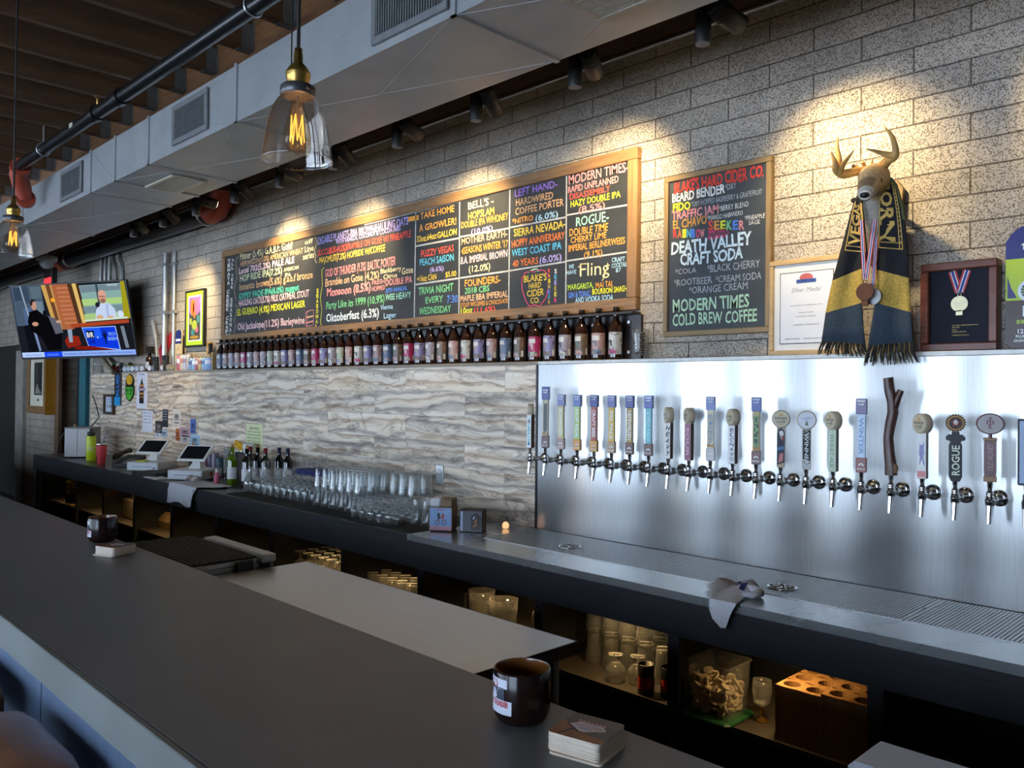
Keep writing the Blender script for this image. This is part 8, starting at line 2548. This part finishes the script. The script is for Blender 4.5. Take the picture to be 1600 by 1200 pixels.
# medals on ribbons
rb = MB()
za = at(*K12(312, 480), 3.12)
zb_ = at(*K12(332, 760), 3.17)
zc2 = at(*K12(378, 480), 3.12)
ribbon(rb, (za.x, za.z), (zb_.x - 0.004, zb_.z), (3.085, 3.136), 0.016)
ribbon(rb, (zc2.x, zc2.z), (zb_.x + 0.004, zb_.z), (3.083, 3.134), 0.016)
md = thing('ribbon_medal', 'bronze medal on striped ribbons hanging from the deer neck', 'medal', (zb_.x, 3.165, zb_.z - 0.08))
part('ribbon', rb, [RW, RB, RR], md, True)
m_ = MB()
medal(m_, (zb_.x, zb_.z - 0.050), 0.033, 3.128)
m_.box((zb_.x - 0.012, 3.128, zb_.z - 0.105), (zb_.x + 0.014, 3.132, zb_.z - 0.078), bev=0.002)
part('bronze_disc', m_, M('bronze_medal', S(0.36, 0.22, 0.15), 0.4, 0.8), md, True)
m_ = MB()
z2_ = at(*K12(345, 840), 3.18)
md2 = thing('ribbon_medal', 'paler medal half hidden behind the bronze medal', 'medal', (z2_.x + 0.012, 3.182, z2_.z - 0.05))
medal(m_, (z2_.x + 0.014, z2_.z - 0.004), 0.032, 3.150)
part('pale_disc', m_, M('pale_medal', S(0.55, 0.55, 0.55), 0.35, 0.8), md2, True)
rb2 = MB()
ribbon(rb2, (zc2.x - 0.002, zc2.z - 0.06), (z2_.x + 0.014, z2_.z + 0.034), (3.104, 3.152), 0.014)
part('ribbon', rb2, [RW, RB, RR], md2, True)

# ================================================================== small things on the ledge
YL = 3.29
Z0 = ZL + 0.001
YCN = 3.267
lx = lambda px, Y=YL: at(px, 575, Y).x
# pint with spent caps right of the bottles
pg = thing('pint_glass', 'pint glass full of small brown caps right of the beer bottles', 'glass', (lx(1000), YL, Z0))
part('glass', glass_mesh([(0.0, 0.0)] + pint_out + pint_in, False), CLEAR, pg)
cm = MB()
prng = random.Random(8)
for k in range(90):
    z = prng.uniform(0.018, 0.125)
    rr = 0.022 + 0.06 * z
    a, q = prng.uniform(0, 2 * PI), prng.uniform(0.4, 1) * rr
    cm.box((q * math.cos(a) - 0.006, q * math.sin(a) - 0.006, z), (q * math.cos(a) + 0.006, q * math.sin(a) + 0.006, z + 0.006), bev=0.002)
part('caps', cm, M('brown_caps', S(0.42, 0.34, 0.22), 0.7, var=0.4, scale=50), pg, kind='stuff')

# cans
def can(px, h, r_, body, top, label, group, Y=YCN):
    t = thing('beer_can', label, 'can', (lx(px, Y), Y, Z0), 0, group)
    part('body', MB().lathe([(r_ * 0.8, 0), (r_, 0.007), (r_, h - 0.012)], 16), lab(body), t)
    part('lid', MB().lathe([(r_, h - 0.012), (r_ * 0.82, h), (r_ * 0.78, h - 0.003), (0, h - 0.003)], 16), STEELP, t)
    part('band', MB().lathe([(r_ + 0.0004, h * 0.45), (r_ + 0.0004, h * 0.72)], 14, a0=-2.6, a1=0.4), lab(top), t)


for i, (px, b, t) in enumerate(((281, (0.78, 0.42, 0.50), (0.88, 0.86, 0.88)), (286, (0.84, 0.80, 0.72), (0.72, 0.45, 0.40)), (291, (0.80, 0.80, 0.84), (0.50, 0.48, 0.60)), (295.5, (0.76, 0.74, 0.78), (0.66, 0.60, 0.50)))):
    can(px, 0.155, 0.029, b, t, 'tall can on the ledge left of the short cans, %s from the left' % nth(i + 1), 'tall cans on the ledge')
for i, (px, b, t) in enumerate(((300, (0.55, 0.70, 0.86), (0.20, 0.26, 0.45)), (305, (0.62, 0.78, 0.90), (0.85, 0.88, 0.92)), (310, (0.78, 0.42, 0.48), (0.90, 0.86, 0.86)), (315, (0.86, 0.78, 0.52), (0.70, 0.30, 0.30)), (320, (0.70, 0.82, 0.92), (0.25, 0.40, 0.60)), (325, (0.62, 0.74, 0.88), (0.88, 0.90, 0.94)), (329.5, (0.55, 0.66, 0.82), (0.88, 0.80, 0.86)))):
    can(px, 0.118, 0.030, b, t, 'short can on the ledge left of the bottles, %s from the left' % nth(i + 1), 'short cans on the ledge')
solo('wooden_block', MB().box((lx(333.5) + 0.008, YL - 0.03, Z0), (lx(333.5) + 0.036, YL + 0.03, Z0 + 0.16), bev=0.003), MAPLE, 'upright wooden block between the short cans and the first bottle', 'block')
gc = thing('gold_can', 'gold and black can standing on a small shelf block above the short cans', 'can', (lx(327) - 0.01, 3.333 - 0.018, Z0))
part('riser', MB().box((-0.035, 0.0, 0.125), (0.06, 0.02, 0.14)).box((-0.03, 0.012, 0), (-0.02, 0.02, 0.125)).box((0.045, 0.012, 0), (0.055, 0.02, 0.125)), BLACKM, gc)
part('body', MB().lathe([(0.024, 0.1402), (0.028, 0.146), (0.028, 0.245), (0.022, 0.255), (0, 0.254)], 16, (-0.01, -0.012, 0)), M('gold_can_body', S(0.76, 0.56, 0.22), 0.35, 0.5), gc)
part('dark_panel', MB().lathe([(0.0285, 0.15), (0.0285, 0.24)], 10, (-0.01, -0.012, 0), a0=-1.0, a1=0.5), BLACK, gc)

# can shaped sign standing
cs_ = thing('can_sign', 'tall can shaped beer sign with navy top on the ledge', 'sign', (lx(279, 3.305), 3.305, Z0))
W2, H2 = 0.145, 0.40
pf = [(-0.42, 0.0), (0.42, 0.0), (0.5, 0.03), (0.5, 0.93), (0.40, 0.985), (0.1, 1.0), (-0.2, 0.99), (-0.42, 0.95), (-0.5, 0.9), (-0.5, 0.03)]
part('panel', MB().prism([(x * W2, v * H2) for x, v in pf], (0, -0.006, 0), (1, 0, 0), (0, 0, 1), (0, 0.012, 0)), lab((0.84, 0.78, 0.62)), cs_)
flat(cs_, 'print', [([(u + 0.5, v) for u, v in pf if v > 0.6] + [(0.0, 0.66), (1.0, 0.66)][::-1][:0] + [(0.0, 0.66), (1.0, 0.66)], 0), (ell(0.5, 0.42, 0.26, 0.14), 1), (R4(0.4, 0.36, 0.6, 0.5), 2), (R4(0.12, 0.72, 0.9, 0.78), 2), (R4(0.12, 0.10, 0.35, 0.24), 3)], W2, H2, [lab((0.13, 0.18, 0.46)), lab((0.80, 0.62, 0.26)), lab((0.92, 0.92, 0.94)), lab((0.55, 0.58, 0.72))], -0.0064)
pnn = MB()
A1, A2, A3, A4 = at(248, 545, 3.342), at(268, 518, 3.342), at(268, 534, 3.342), at(252, 572, 3.342)
pnn.prism([(A1.x, A1.z), (A2.x, A2.z), (A3.x, A3.z), (A4.x + 0.06, A4.z), (A4.x, A4.z)], (0, 3.3375, 0), (1, 0, 0), (0, 0, 1), (0, 0.006, 0))
pen = thing('pennant', 'red pennant propped against the brick behind the can sign', 'pennant', (A1.x, 3.336, Z0))
part('felt', pnn, lab((0.72, 0.16, 0.20)), pen, True)
tt = MB()
d_ = (A3 - A1).normalized()
tt.text('VEGAS', (A1.x + 0.06, 3.3368, A1.z - 0.02), (d_.x, 0, d_.z), (-d_.z, 0, d_.x), 0.20, 0.06, 0, 0.02)
part('lettering', tt, lab((0.25, 0.05, 0.07)), pen, True)
p0, p1 = at(247.5, 553, 3.30), at(239, 501, 3.335)
solo('white_bat', MB().tube([(p0.x, 3.29, Z0 + 0.08), p0.lerp(p1, 0.45), p0.lerp(p1, 0.5), p1], [0.008, 0.011, 0.018, 0.020], 12), lab((0.78, 0.78, 0.78)), 'thin white tap handle leaning on the brick left of the red pennant', 'tap handle')
bx = thing('gift_bottle', 'dark bottle wearing a small black top hat on the ledge', 'bottle', (lx(232), 3.30, Z0))
part('bottle', MB().lathe([(0.035, 0), (0.038, 0.004), (0.038, 0.13), (0.02, 0.16), (0.016, 0.19)], 18), M('dark_spirit_glass', S(0.20, 0.09, 0.06), 0.15), bx)
part('label', MB().lathe([(0.0385, 0.03), (0.0385, 0.10)], 14, a0=-2.8, a1=-0.5), lab((0.72, 0.72, 0.74)), bx)
part('hat', MB().lathe([(0.058, 0.190), (0.058, 0.196), (0.036, 0.198), (0.040, 0.262), (0.0, 0.264)], 20), BLACKM, bx)
for i, (px, hh, ww) in enumerate(((247, 0.145, 0.062), (263, 0.155, 0.055))):
    r = thing('gift_box', 'black box with a gold shield on the ledge, %s one' % ('left' if i == 0 else 'right'), 'box', (lx(px), 3.262, Z0))
    part('box', MB().box((-ww, -0.014, 0), (ww, 0.014, hh), bev=0.003), BLACK, r)
    part('shield', MB().prism([(-0.022, 0.10), (0.022, 0.10), (0.022, 0.065), (0.0, 0.04), (-0.022, 0.065)], (0, -0.0152, 0), (1, 0, 0), (0, 0, 1), (0, 0.001, 0)).add([(-0.014, -0.0156, 0.094), (0.014, -0.0156, 0.094), (0.014, -0.0156, 0.068), (0, -0.0156, 0.05), (-0.014, -0.0156, 0.068)], [(0, 1, 2, 3, 4)], 1), [M('shield_gold', S(0.62, 0.52, 0.28), 0.4, 0.5), BLACK], r)
TOK = MB().lathe([(0.030, -0.006), (0.032, -0.004), (0.032, 0.004), (0.030, 0.006)], 20, T=RY)
for i, (px, c1) in enumerate(((192, (0.72, 0.74, 0.78)), (198, (0.68, 0.72, 0.76)), (204, (0.74, 0.78, 0.80)), (211, (0.66, 0.70, 0.76)), (219, (0.74, 0.74, 0.78)), (234, (0.78, 0.78, 0.80)), (240, (0.35, 0.36, 0.42)), (254, (0.70, 0.70, 0.74)), (264, (0.52, 0.46, 0.28)), (269, (0.50, 0.45, 0.30)))):
    r = thing('hockey_puck', '%s disc standing on edge at the ledge front, %s from the left' % ('pale' if i in (0, 1, 2, 3, 4, 5, 7) else 'dark' if i == 6 else 'gold', nth(i + 1)), 'disc', (lx(px, 3.25), 3.2495 if i > 4 else 3.27, Z0 + 0.0322), 0.5, 'discs along the ledge')
    part('rim', TOK, BLACK if i in (5, 6, 7) else lab((0.45, 0.47, 0.50)), r)
    part('face', MB().lathe([(0.026, 0.0062), (0.025, 0.0068), (0.0, 0.0069)], 18, T=RY), lab(c1), r)
for i, (px, c1, c2_) in enumerate(((175, (0.62, 0.12, 0.12), (0.12, 0.42, 0.18)), (181, (0.55, 0.14, 0.14), (0.75, 0.70, 0.66)), (187, (0.10, 0.11, 0.15), (0.20, 0.22, 0.28)))):
    r = thing('figurine', 'small %s figurine on the ledge below the television corner' % ('red and green', 'red and white', 'dark')[i], 'figurine', (lx(px), 3.31, Z0))
    part('body', MB().lathe([(0.022, 0), (0.028, 0.012), (0.024, 0.05), (0.014, 0.07)], 14), lab(c1), r)
    part('head', MB().lathe([(0.0, 0.066), (0.016, 0.072), (0.020, 0.088), (0.014, 0.104), (0.0, 0.108)], 14), lab(c2_), r)
hb_ = thing('beanie', 'black and yellow knitted cap on the ledge below the television', 'cap', (lx(200), 3.312, Z0))
part('crown', MB().lathe([(0.036, 0.0), (0.037, 0.03), (0.030, 0.07), (0.016, 0.10), (0.0, 0.106)], 18), BLACKM, hb_)
part('stripe', MB().lathe([(0.0375, 0.030), (0.0352, 0.044)], 18).lathe([(0.0335, 0.056), (0.0285, 0.075)], 18), lab((0.80, 0.72, 0.16)), hb_)
p0, p1 = at(157, 556, 3.28), at(177, 583, 3.215)
solo('carved_stick', MB().tube([p0 + Vector((0, 0, 0.0)), p0.lerp(p1, 0.3), p0.lerp(p1, 0.7), p1], [0.024, 0.030, 0.028, 0.020], 12), wood('striped_bark', (0.10, 0.07, 0.04), (0.52, 0.44, 0.30), (8, 8, 30), 0.8), 'striped wooden stick leaning over the ledge end below the television', 'stick')
solo('clear_jar', MB().lathe([(0.0, 0), (0.05, 0.001), (0.052, 0.20), (0.050, 0.20), (0.047, 0.005), (0.0, 0.004)], 18, cap0=False, cap1=False), CLEAR, 'clear glass jar at the far left end of the ledge', 'jar', local=True, loc=(lx(152), 3.295, Z0))

# ================================================================== shelves in the niche
for k, (px, py, ln) in enumerate(((101, 660, 0.62), (95, 690, 0.30), (93, 712, 0.30))):
    c = at(px, py, YB + 0.25)
    solo('niche_shelf', MB().box((XN0 + 0.175, YB + 0.16, c.z - 0.03), (XN0 + 0.175 + ln * 1.6, YB + 0.60, c.z), bev=0.003), MAPLE, '%s wooden shelf from the top in the dark niche under the television' % nth(k + 1), 'shelf', 'shelves in the niche')
    if k == 0:
        for j in range(6):
            h = 0.10 + 0.035 * j
            solo('glass_award', MB().box((XN0 + 0.30 + 0.085 * j, YB + 0.30, c.z + 0.0008), (XN0 + 0.36 + 0.085 * j, YB + 0.36, c.z + h), bev=0.01), M('pale_glass_award', (0.50, 0.52, 0.50), 0.2), 'pale glass piece on the top niche shelf, %s from the left' % nth(j + 1), 'glass ornament', 'glass pieces on the niche shelf')

# ================================================================== below the back counter
ZS = 0.479
PUCK = glow('puck_lamp', (1.0, 0.62, 0.22), 0.5)
for x in (-9.2, -8.3, -7.55, -6.8, -6.0, -5.2, -4.4, -3.62, -2.85, -2.08, -1.36):
    r = thing('under_counter_lamp', 'small warm round lamp under the back counter, number %d from the right' % (1 + int(round((-1.36 - x) / 0.77))), 'lamp', (x, 2.69, 0.894), 0, 'lamps under the back counter')
    r['label'] = 'small warm round lamp under the counter, %s from the right' % nth(1 + int(round((-1.36 - x) / 0.78)))
    part('housing', MB().lathe([(0.03, -0.012), (0.032, -0.001)], 16), BLKMETAL, r)
    part('lens', MB().lathe([(0.0, -0.0135), (0.026, -0.013)], 16, cap0=False, cap1=False), PUCK, r)
    s = spot('under_counter_beam', (x, 2.69, 0.877), (x + 0.02, 2.86, 0.0), 1.1 if x > -5 else 1.0, (1.0, 0.62, 0.24), math.radians(130), 0.8, 0.03)


def shelf_row(name, me, x0, dx, n, y0, dy, m, z, lab_, cat, group, skip=()):
    for j in range(m):
        for i in range(n):
            if (i, j) in skip:
                continue
            put(name, me, (x0 + dx * i, y0 + dy * j, z), lab_ % (nth(i + 1), nth(j + 1)), cat, group)


shelf_row('stemmed_glass', tulip_down, -4.70, 0.092, 7, 2.76, 0.095, 3, ZS, 'stemmed glass on the shelf below the pint stacks, %s from left, %s row', 'glass', 'stemmed glasses under the counter')
shelf_row('pint_glass', pint_down, -3.90, 0.092, 6, 2.76, 0.095, 2, ZS, 'pint glass on the shelf below the snifters, %s from left, %s row', 'glass', 'pint glasses under the counter')
shelf_row('pint_glass', pint_down, -2.32, 0.092, 6, 2.84, 0.095, 3, ZS, 'lower pint glass on the shelf below the rinser, %s from left, %s row', 'glass', 'lower pint glasses under the rinser')
shelf_row('pint_glass', pint_down, -2.32, 0.092, 6, 2.84, 0.095, 3, ZS + 0.149, 'upper pint glass on the shelf below the rinser, %s from left, %s row', 'glass', 'upper pint glasses under the rinser', skip=((4, 0), (5, 0)))
put('snifter_glass', snif_down, (-2.11, 2.72, ZS), 'single snifter at the shelf edge below the rinser', 'glass', 'snifter on the shelf')
put('snifter_glass', snif_down, (-2.03, 2.765, ZS), 'snifter with the black cans behind it on the shelf below the rinser', 'glass', 'snifter on the shelf')
for i, (x, y) in enumerate(((-1.94, 2.70), (-1.855, 2.735))):
    r = thing('printed_glass', 'black glass with orange flame print on the shelf below the rinser, %s one' % ('left', 'right')[i], 'glass', (x, y, ZS), 0, 'black printed glasses')
    part('body', MB().lathe([(0.030, 0), (0.033, 0.003), (0.033, 0.115), (0.0315, 0.117), (0.031, 0.02)], 20, cap1=False), BLACK, r)
    f = MB()
    n = 14
    vs, fs = [], []
    for k in range(n + 1):
        a = -2.7 + 2.6 * k / n
        hh = 0.035 + 0.018 * abs(math.sin(k * 1.7))
        vs += [(0.0334 * math.cos(a), 0.0334 * math.sin(a), 0.022), (0.0334 * math.cos(a), 0.0334 * math.sin(a), 0.022 + hh)]
    f.add(vs, [(2 * k, 2 * k + 2, 2 * k + 3, 2 * k + 1) for k in range(n)])
    part('print', f, lab((0.78, 0.26, 0.10)), r)
# pitchers and mugs
for i, (x, y, R_p, H_p) in enumerate(((-3.02, 2.80, 0.068, 0.20), (-2.82, 2.76, 0.070, 0.20), (-2.66, 2.90, 0.05, 0.16), (-2.54, 2.78, 0.045, 0.15))):
    r = thing('beer_pitcher' if i < 2 else 'beer_mug', 'clear glass %s on the shelf left of the rinser, %s from left' % ('pitcher' if i < 2 else 'mug', nth(i + 1)), 'pitcher' if i < 2 else 'mug', (x, y, ZS), 0, 'pitchers and mugs under the counter')
    part('body', MB().lathe([(0.0, 0), (R_p * 0.8, 0), (R_p * 0.82, 0.004), (R_p * 0.9, H_p * 0.6), (R_p, H_p), (R_p - 0.003, H_p), (R_p * 0.86, H_p * 0.6), (R_p * 0.78, 0.012), (0, 0.011)], 24, cap0=False, cap1=False), CLEAR, r)
    part('handle', MB().tube([(-R_p * 0.9, -0.002, H_p * 0.88), (-R_p * 1.45, -0.02, H_p * 0.82), (-R_p * 1.5, -0.022, H_p * 0.5), (-R_p * 1.2, -0.015, H_p * 0.3), (-R_p * 0.88, -0.002, H_p * 0.25)], 0.008, 8), CLEAR, r)

# clear bin of wooden tokens
cb2 = at(1118, 1118, Z=ZS)
bx0, by0 = cb2.x, cb2.y + 0.02
hw = 0.088
TOKM = wood('token_birch', (0.55, 0.44, 0.30), (0.74, 0.63, 0.46), (20, 20, 20), 0.7)
bn2 = thing('token_bin', 'clear square plastic bin of wooden tokens on a green base', 'bin', (bx0, by0, ZS))
sq_ = lambda h, z: [(sx * h * f, sy * h * g, z) for sx, sy, f, g in ((-1, -1, 0.85, 1), (1, -1, 0.85, 1), (1, -1, 1, 0.85), (1, 1, 1, 0.85), (1, 1, 0.85, 1), (-1, 1, 0.85, 1), (-1, 1, 1, 0.85), (-1, -1, 1, 0.85))]
part('bin', MB().loft([sq_(hw * 0.90, 0.013), sq_(hw, 0.20), sq_(hw + 0.006, 0.203), sq_(hw + 0.006, 0.208), sq_(hw - 0.001, 0.208), sq_(hw * 0.90 - 0.002, 0.016)], caps=False, smooth=False), CLEAR, bn2)
part('lid', MB().loft([sq_(hw + 0.012, 0.0), sq_(hw + 0.014, 0.006), sq_(hw + 0.010, 0.012)], smooth=False), M('green_lid', S(0.08, 0.28, 0.15), 0.5), bn2)
tk = MB().lathe([(0.017, 0), (0.0185, 0.0012), (0.0185, 0.0068), (0.017, 0.008)], 16).mesh('wooden_token', TOKM)
prng = random.Random(21)
n_t = 0
for k in range(7):
    for i in range(4):
        for j in range(4):
            if k >= 5 and (i + j + k) % 2:
                continue
            if n_t >= 90:
                break
            n_t += 1
            o = put('wooden_token', tk, (bx0 - 0.054 + 0.036 * i + prng.uniform(-0.004, 0.004), by0 - 0.054 + 0.036 * j + prng.uniform(-0.004, 0.004), ZS + 0.034 + 0.0185 * k), 'round wooden token heaped in the clear plastic bin', 'token', 'wooden tokens in the bin')
            o.rotation_euler = (prng.uniform(-1.2, 1.2), prng.uniform(-1.2, 1.2), 0)
tp = thing('small_trophy', 'small glass goblet with a gold foot behind the token bin', 'goblet', (bx0 + 0.145, by0 + 0.06, ZS))
part('foot', MB().lathe([(0.022, 0), (0.023, 0.004), (0.006, 0.02), (0.004, 0.05)], 16), M('gold_foot', S(0.62, 0.48, 0.20), 0.3, 0.8), tp)
part('bowl', MB().lathe([(0.004, 0.05), (0.030, 0.07), (0.036, 0.11), (0.034, 0.15), (0.032, 0.15), (0.034, 0.11), (0.028, 0.073), (0.0, 0.055)], 18, cap0=False, cap1=False), CLEAR, tp)

# flight boards with holes
FLW = wood('flight_board_pine', (0.17, 0.085, 0.03), (0.34, 0.18, 0.065), (24, 2, 24), 0.5)


def flight_board(x0, y0, z0, wd, ln, th, label, group):
    mb = MB()
    nx, ny = 2, 5
    cx_, cy_ = wd / nx, ln / ny
    rh = min(cx_, cy_) * 0.36
    n = 16
    for i in range(nx):
        for j in range(ny):
            ox, oy = i * cx_, j * cy_
            c = (ox + cx_ / 2, oy + cy_ / 2)
            sqp, cir = [], []
            for k in range(n):
                a = 2 * PI * k / n + PI / 4
                d = max(abs(math.cos(a)) / (cx_ / 2), abs(math.sin(a)) / (cy_ / 2))
                sqp.append((c[0] + math.cos(a) / d, c[1] + math.sin(a) / d))
                cir.append((c[0] + rh * math.cos(a), c[1] + rh * math.sin(a)))
            for zz_, rev in ((th, False), (0.0, True)):
                vs = [(x, y, zz_) for x, y in sqp] + [(x, y, zz_) for x, y in cir]
                fs = [(k, (k + 1) % n, n + (k + 1) % n, n + k) for k in range(n)]
                mb.add(vs, [f[::-1] for f in fs] if rev else fs)
            vs = [(x, y, 0) for x, y in cir] + [(x, y, th) for x, y in cir]
            mb.add(vs, [(k, n + k, n + (k + 1) % n, (k + 1) % n) for k in range(n)])
    mb.add([(0, 0, 0), (wd, 0, 0), (wd, 0, th), (0, 0, th)], [(0, 1, 2, 3)])
    mb.add([(wd, 0, 0), (wd, ln, 0), (wd, ln, th), (wd, 0, th)], [(0, 1, 2, 3)])
    mb.add([(0, ln, 0), (0, 0, 0), (0, 0, th), (0, ln, th)], [(0, 1, 2, 3)])
    mb.add([(0, ln, 0), (wd, ln, 0), (wd, ln, th), (0, ln, th)], [(3, 2, 1, 0)])
    return put('flight_board', mb.mesh('flight_board', FLW), (x0, y0, z0), label, 'tasting board', group)


zt1, zt2 = ZS + 0.19, ZS + 0.20
a1_ = at(1174, 1088, Z=zt1)
b1_ = at(1258, 1112, Z=zt1)
a2_ = at(1262, 1093, Z=zt2)
b2_ = at(1352, 1120, Z=zt2)
for nm, a, b, top_, where in (('left', a1_, b1_, zt1, 'left'), ('right', a2_, b2_, zt2, 'right')):
    n = 9
    th = (top_ - ZS) / n
    wd_ = min(0.165, max(0.12, b.x - a.x - 0.004))
    for k in range(n):
        flight_board(a.x + (0.008 if nm == 'right' else 0) + random.uniform(-0.002, 0.002), max(a.y, 2.67), ZS + 0.0004 + th * k, wd_, 0.46, th - 0.0006, 'wooden tasting board with holes, %s from the bottom of the %s stack' % (nth(k + 1), where), 'tasting boards in the %s stack' % where)

# round dark cap with gold lettering
hp = at(1490, 1192, Z=0.5)
hr = thing('round_tin', 'round dark lid with gold mountain print at the lower right under the counter', 'lid', (at(1485, 1175, Z=ZS + 0.05).x, 2.80, ZS))
part('lid', MB().lathe([(0.10, 0), (0.105, 0.004), (0.105, 0.05), (0.098, 0.058), (0.0, 0.060)], 36), BLACKM, hr)
f = MB()
ca_, sa_ = math.cos(0.0), math.sin(0.0)
f.add([(0.085 * math.cos(t), 0.085 * math.sin(t), 0.0607) for t in [PI * k / 18 for k in range(19)]] + [(0.060 * math.cos(t), 0.055 * math.sin(t), 0.0607) for t in [PI * k / 18 for k in range(18, -1, -1)]], [tuple([k, k + 1, 37 - k - 1, 37 - k]) for k in range(18)], 0)
f.add([(-0.06, 0.01, 0.0609), (-0.02, 0.055, 0.0609), (0.0, 0.03, 0.0609), (0.02, 0.05, 0.0609), (0.06, 0.012, 0.0609), (0.02, 0.03, 0.0609), (0.0, 0.012, 0.0609), (-0.02, 0.03, 0.0609)], [tuple(range(8))], 1)
f.text('HOP RIDE', (-0.068, -0.016, 0.0609), (1, 0, 0), (0, 1, 0), 0.136, 0.024, 2, 0.03)
f.text('INDIA PALE ALE', (-0.05, -0.032, 0.0609), (1, 0, 0), (0, 1, 0), 0.10, 0.010, 0, 0.02)
part('print', f, [M('old_gold_print', S(0.42, 0.36, 0.18), 0.5), M('print_tan', S(0.55, 0.44, 0.26), 0.5), lab((0.72, 0.64, 0.38))], hr)

# chalk letters board and papers in the far cubby
XBD = -9.15
ya_, yb_ = at(98, 760, X=XBD).y, at(123, 760, X=XBD).y
cr_ = thing('small_chalkboard', 'small chalkboard with letters standing in the farthest cubby below the counter', 'chalkboard', (XBD, (ya_ + yb_) / 2, ZS))
part('board', MB().box((XBD - 0.015, max(ya_ - 0.03, 2.665), 0.4784), (XBD - 0.001, yb_ + 0.12, 0.80)), BLACKM, cr_, True)
f = MB()
for s_, py in (('MOT', 756), ('4SEA', 763.5), ('BA, I', 771)):
    q = at(104, py, X=XBD)
    f.text(s_, (XBD + 0.0005, q.y, q.z), (0, 1, 0), (0, 0, 1), at(122, py, X=XBD).y - q.y, 0.042, 0, 0.01)
part('chalk_writing', f, ck('gold'), cr_, True)
solo('yellow_paper', MB().box((XBD + 0.01, ya_ + 0.01, ZS), (XBD + 0.24, yb_ + 0.10, ZS + 0.012), bev=0.002), M('manila', S(0.72, 0.58, 0.30), 0.8), 'yellow paper lying before the small chalkboard in the farthest cubby', 'paper')
for i, (px, py, c1) in enumerate(((186, 808, (0.78, 0.30, 0.15)), (196, 806, (0.85, 0.60, 0.15)), (204, 808, (0.80, 0.70, 0.20)))):
    p = Vector((-7.75 + 0.11 * i, 2.86, 0))
    solo('snack_packet', MB().box((p.x - 0.05, 2.83, ZS + 0.181), (p.x + 0.05, 2.89, ZS + 0.25), bev=0.01), lab(c1), '%s snack packet on the clear box below the counter' % ('orange', 'amber', 'yellow')[i], 'packet', 'packets below the counter')
solo('clear_box', MB().box((-7.90, 2.78, ZS + 0.001), (-7.42, 2.96, ZS + 0.18), bev=0.008), M('smoky_box', (0.10, 0.085, 0.06), 0.2), 'smoky clear box carrying snack packets below the counter', 'box')
for i, (px, w2_, h2_) in enumerate(((246, 0.10, 0.13), (262, 0.09, 0.18))):
    p = Vector((-7.0 + 0.28 * i, 2.86, 0))
    solo('dark_bag', MB().loft([[(p.x + sx * w2_ * f, 2.86 + sy * 0.06 * g, ZS + 0.001 + z) for sx, sy in ((-1, -1), (1, -1), (1, 1), (-1, 1))] for f, g, z in ((1, 1, 0), (1.05, 1.1, h2_ * 0.5), (0.9, 0.6, h2_ * 0.85), (0.95, 0.12, h2_))], smooth=False), M('brown_foil_bag', (0.16, 0.11, 0.06), 0.3, 0.3), 'brown foil bag below the counter, %s one' % ('left', 'right')[i], 'bag', 'foil bags below the counter')
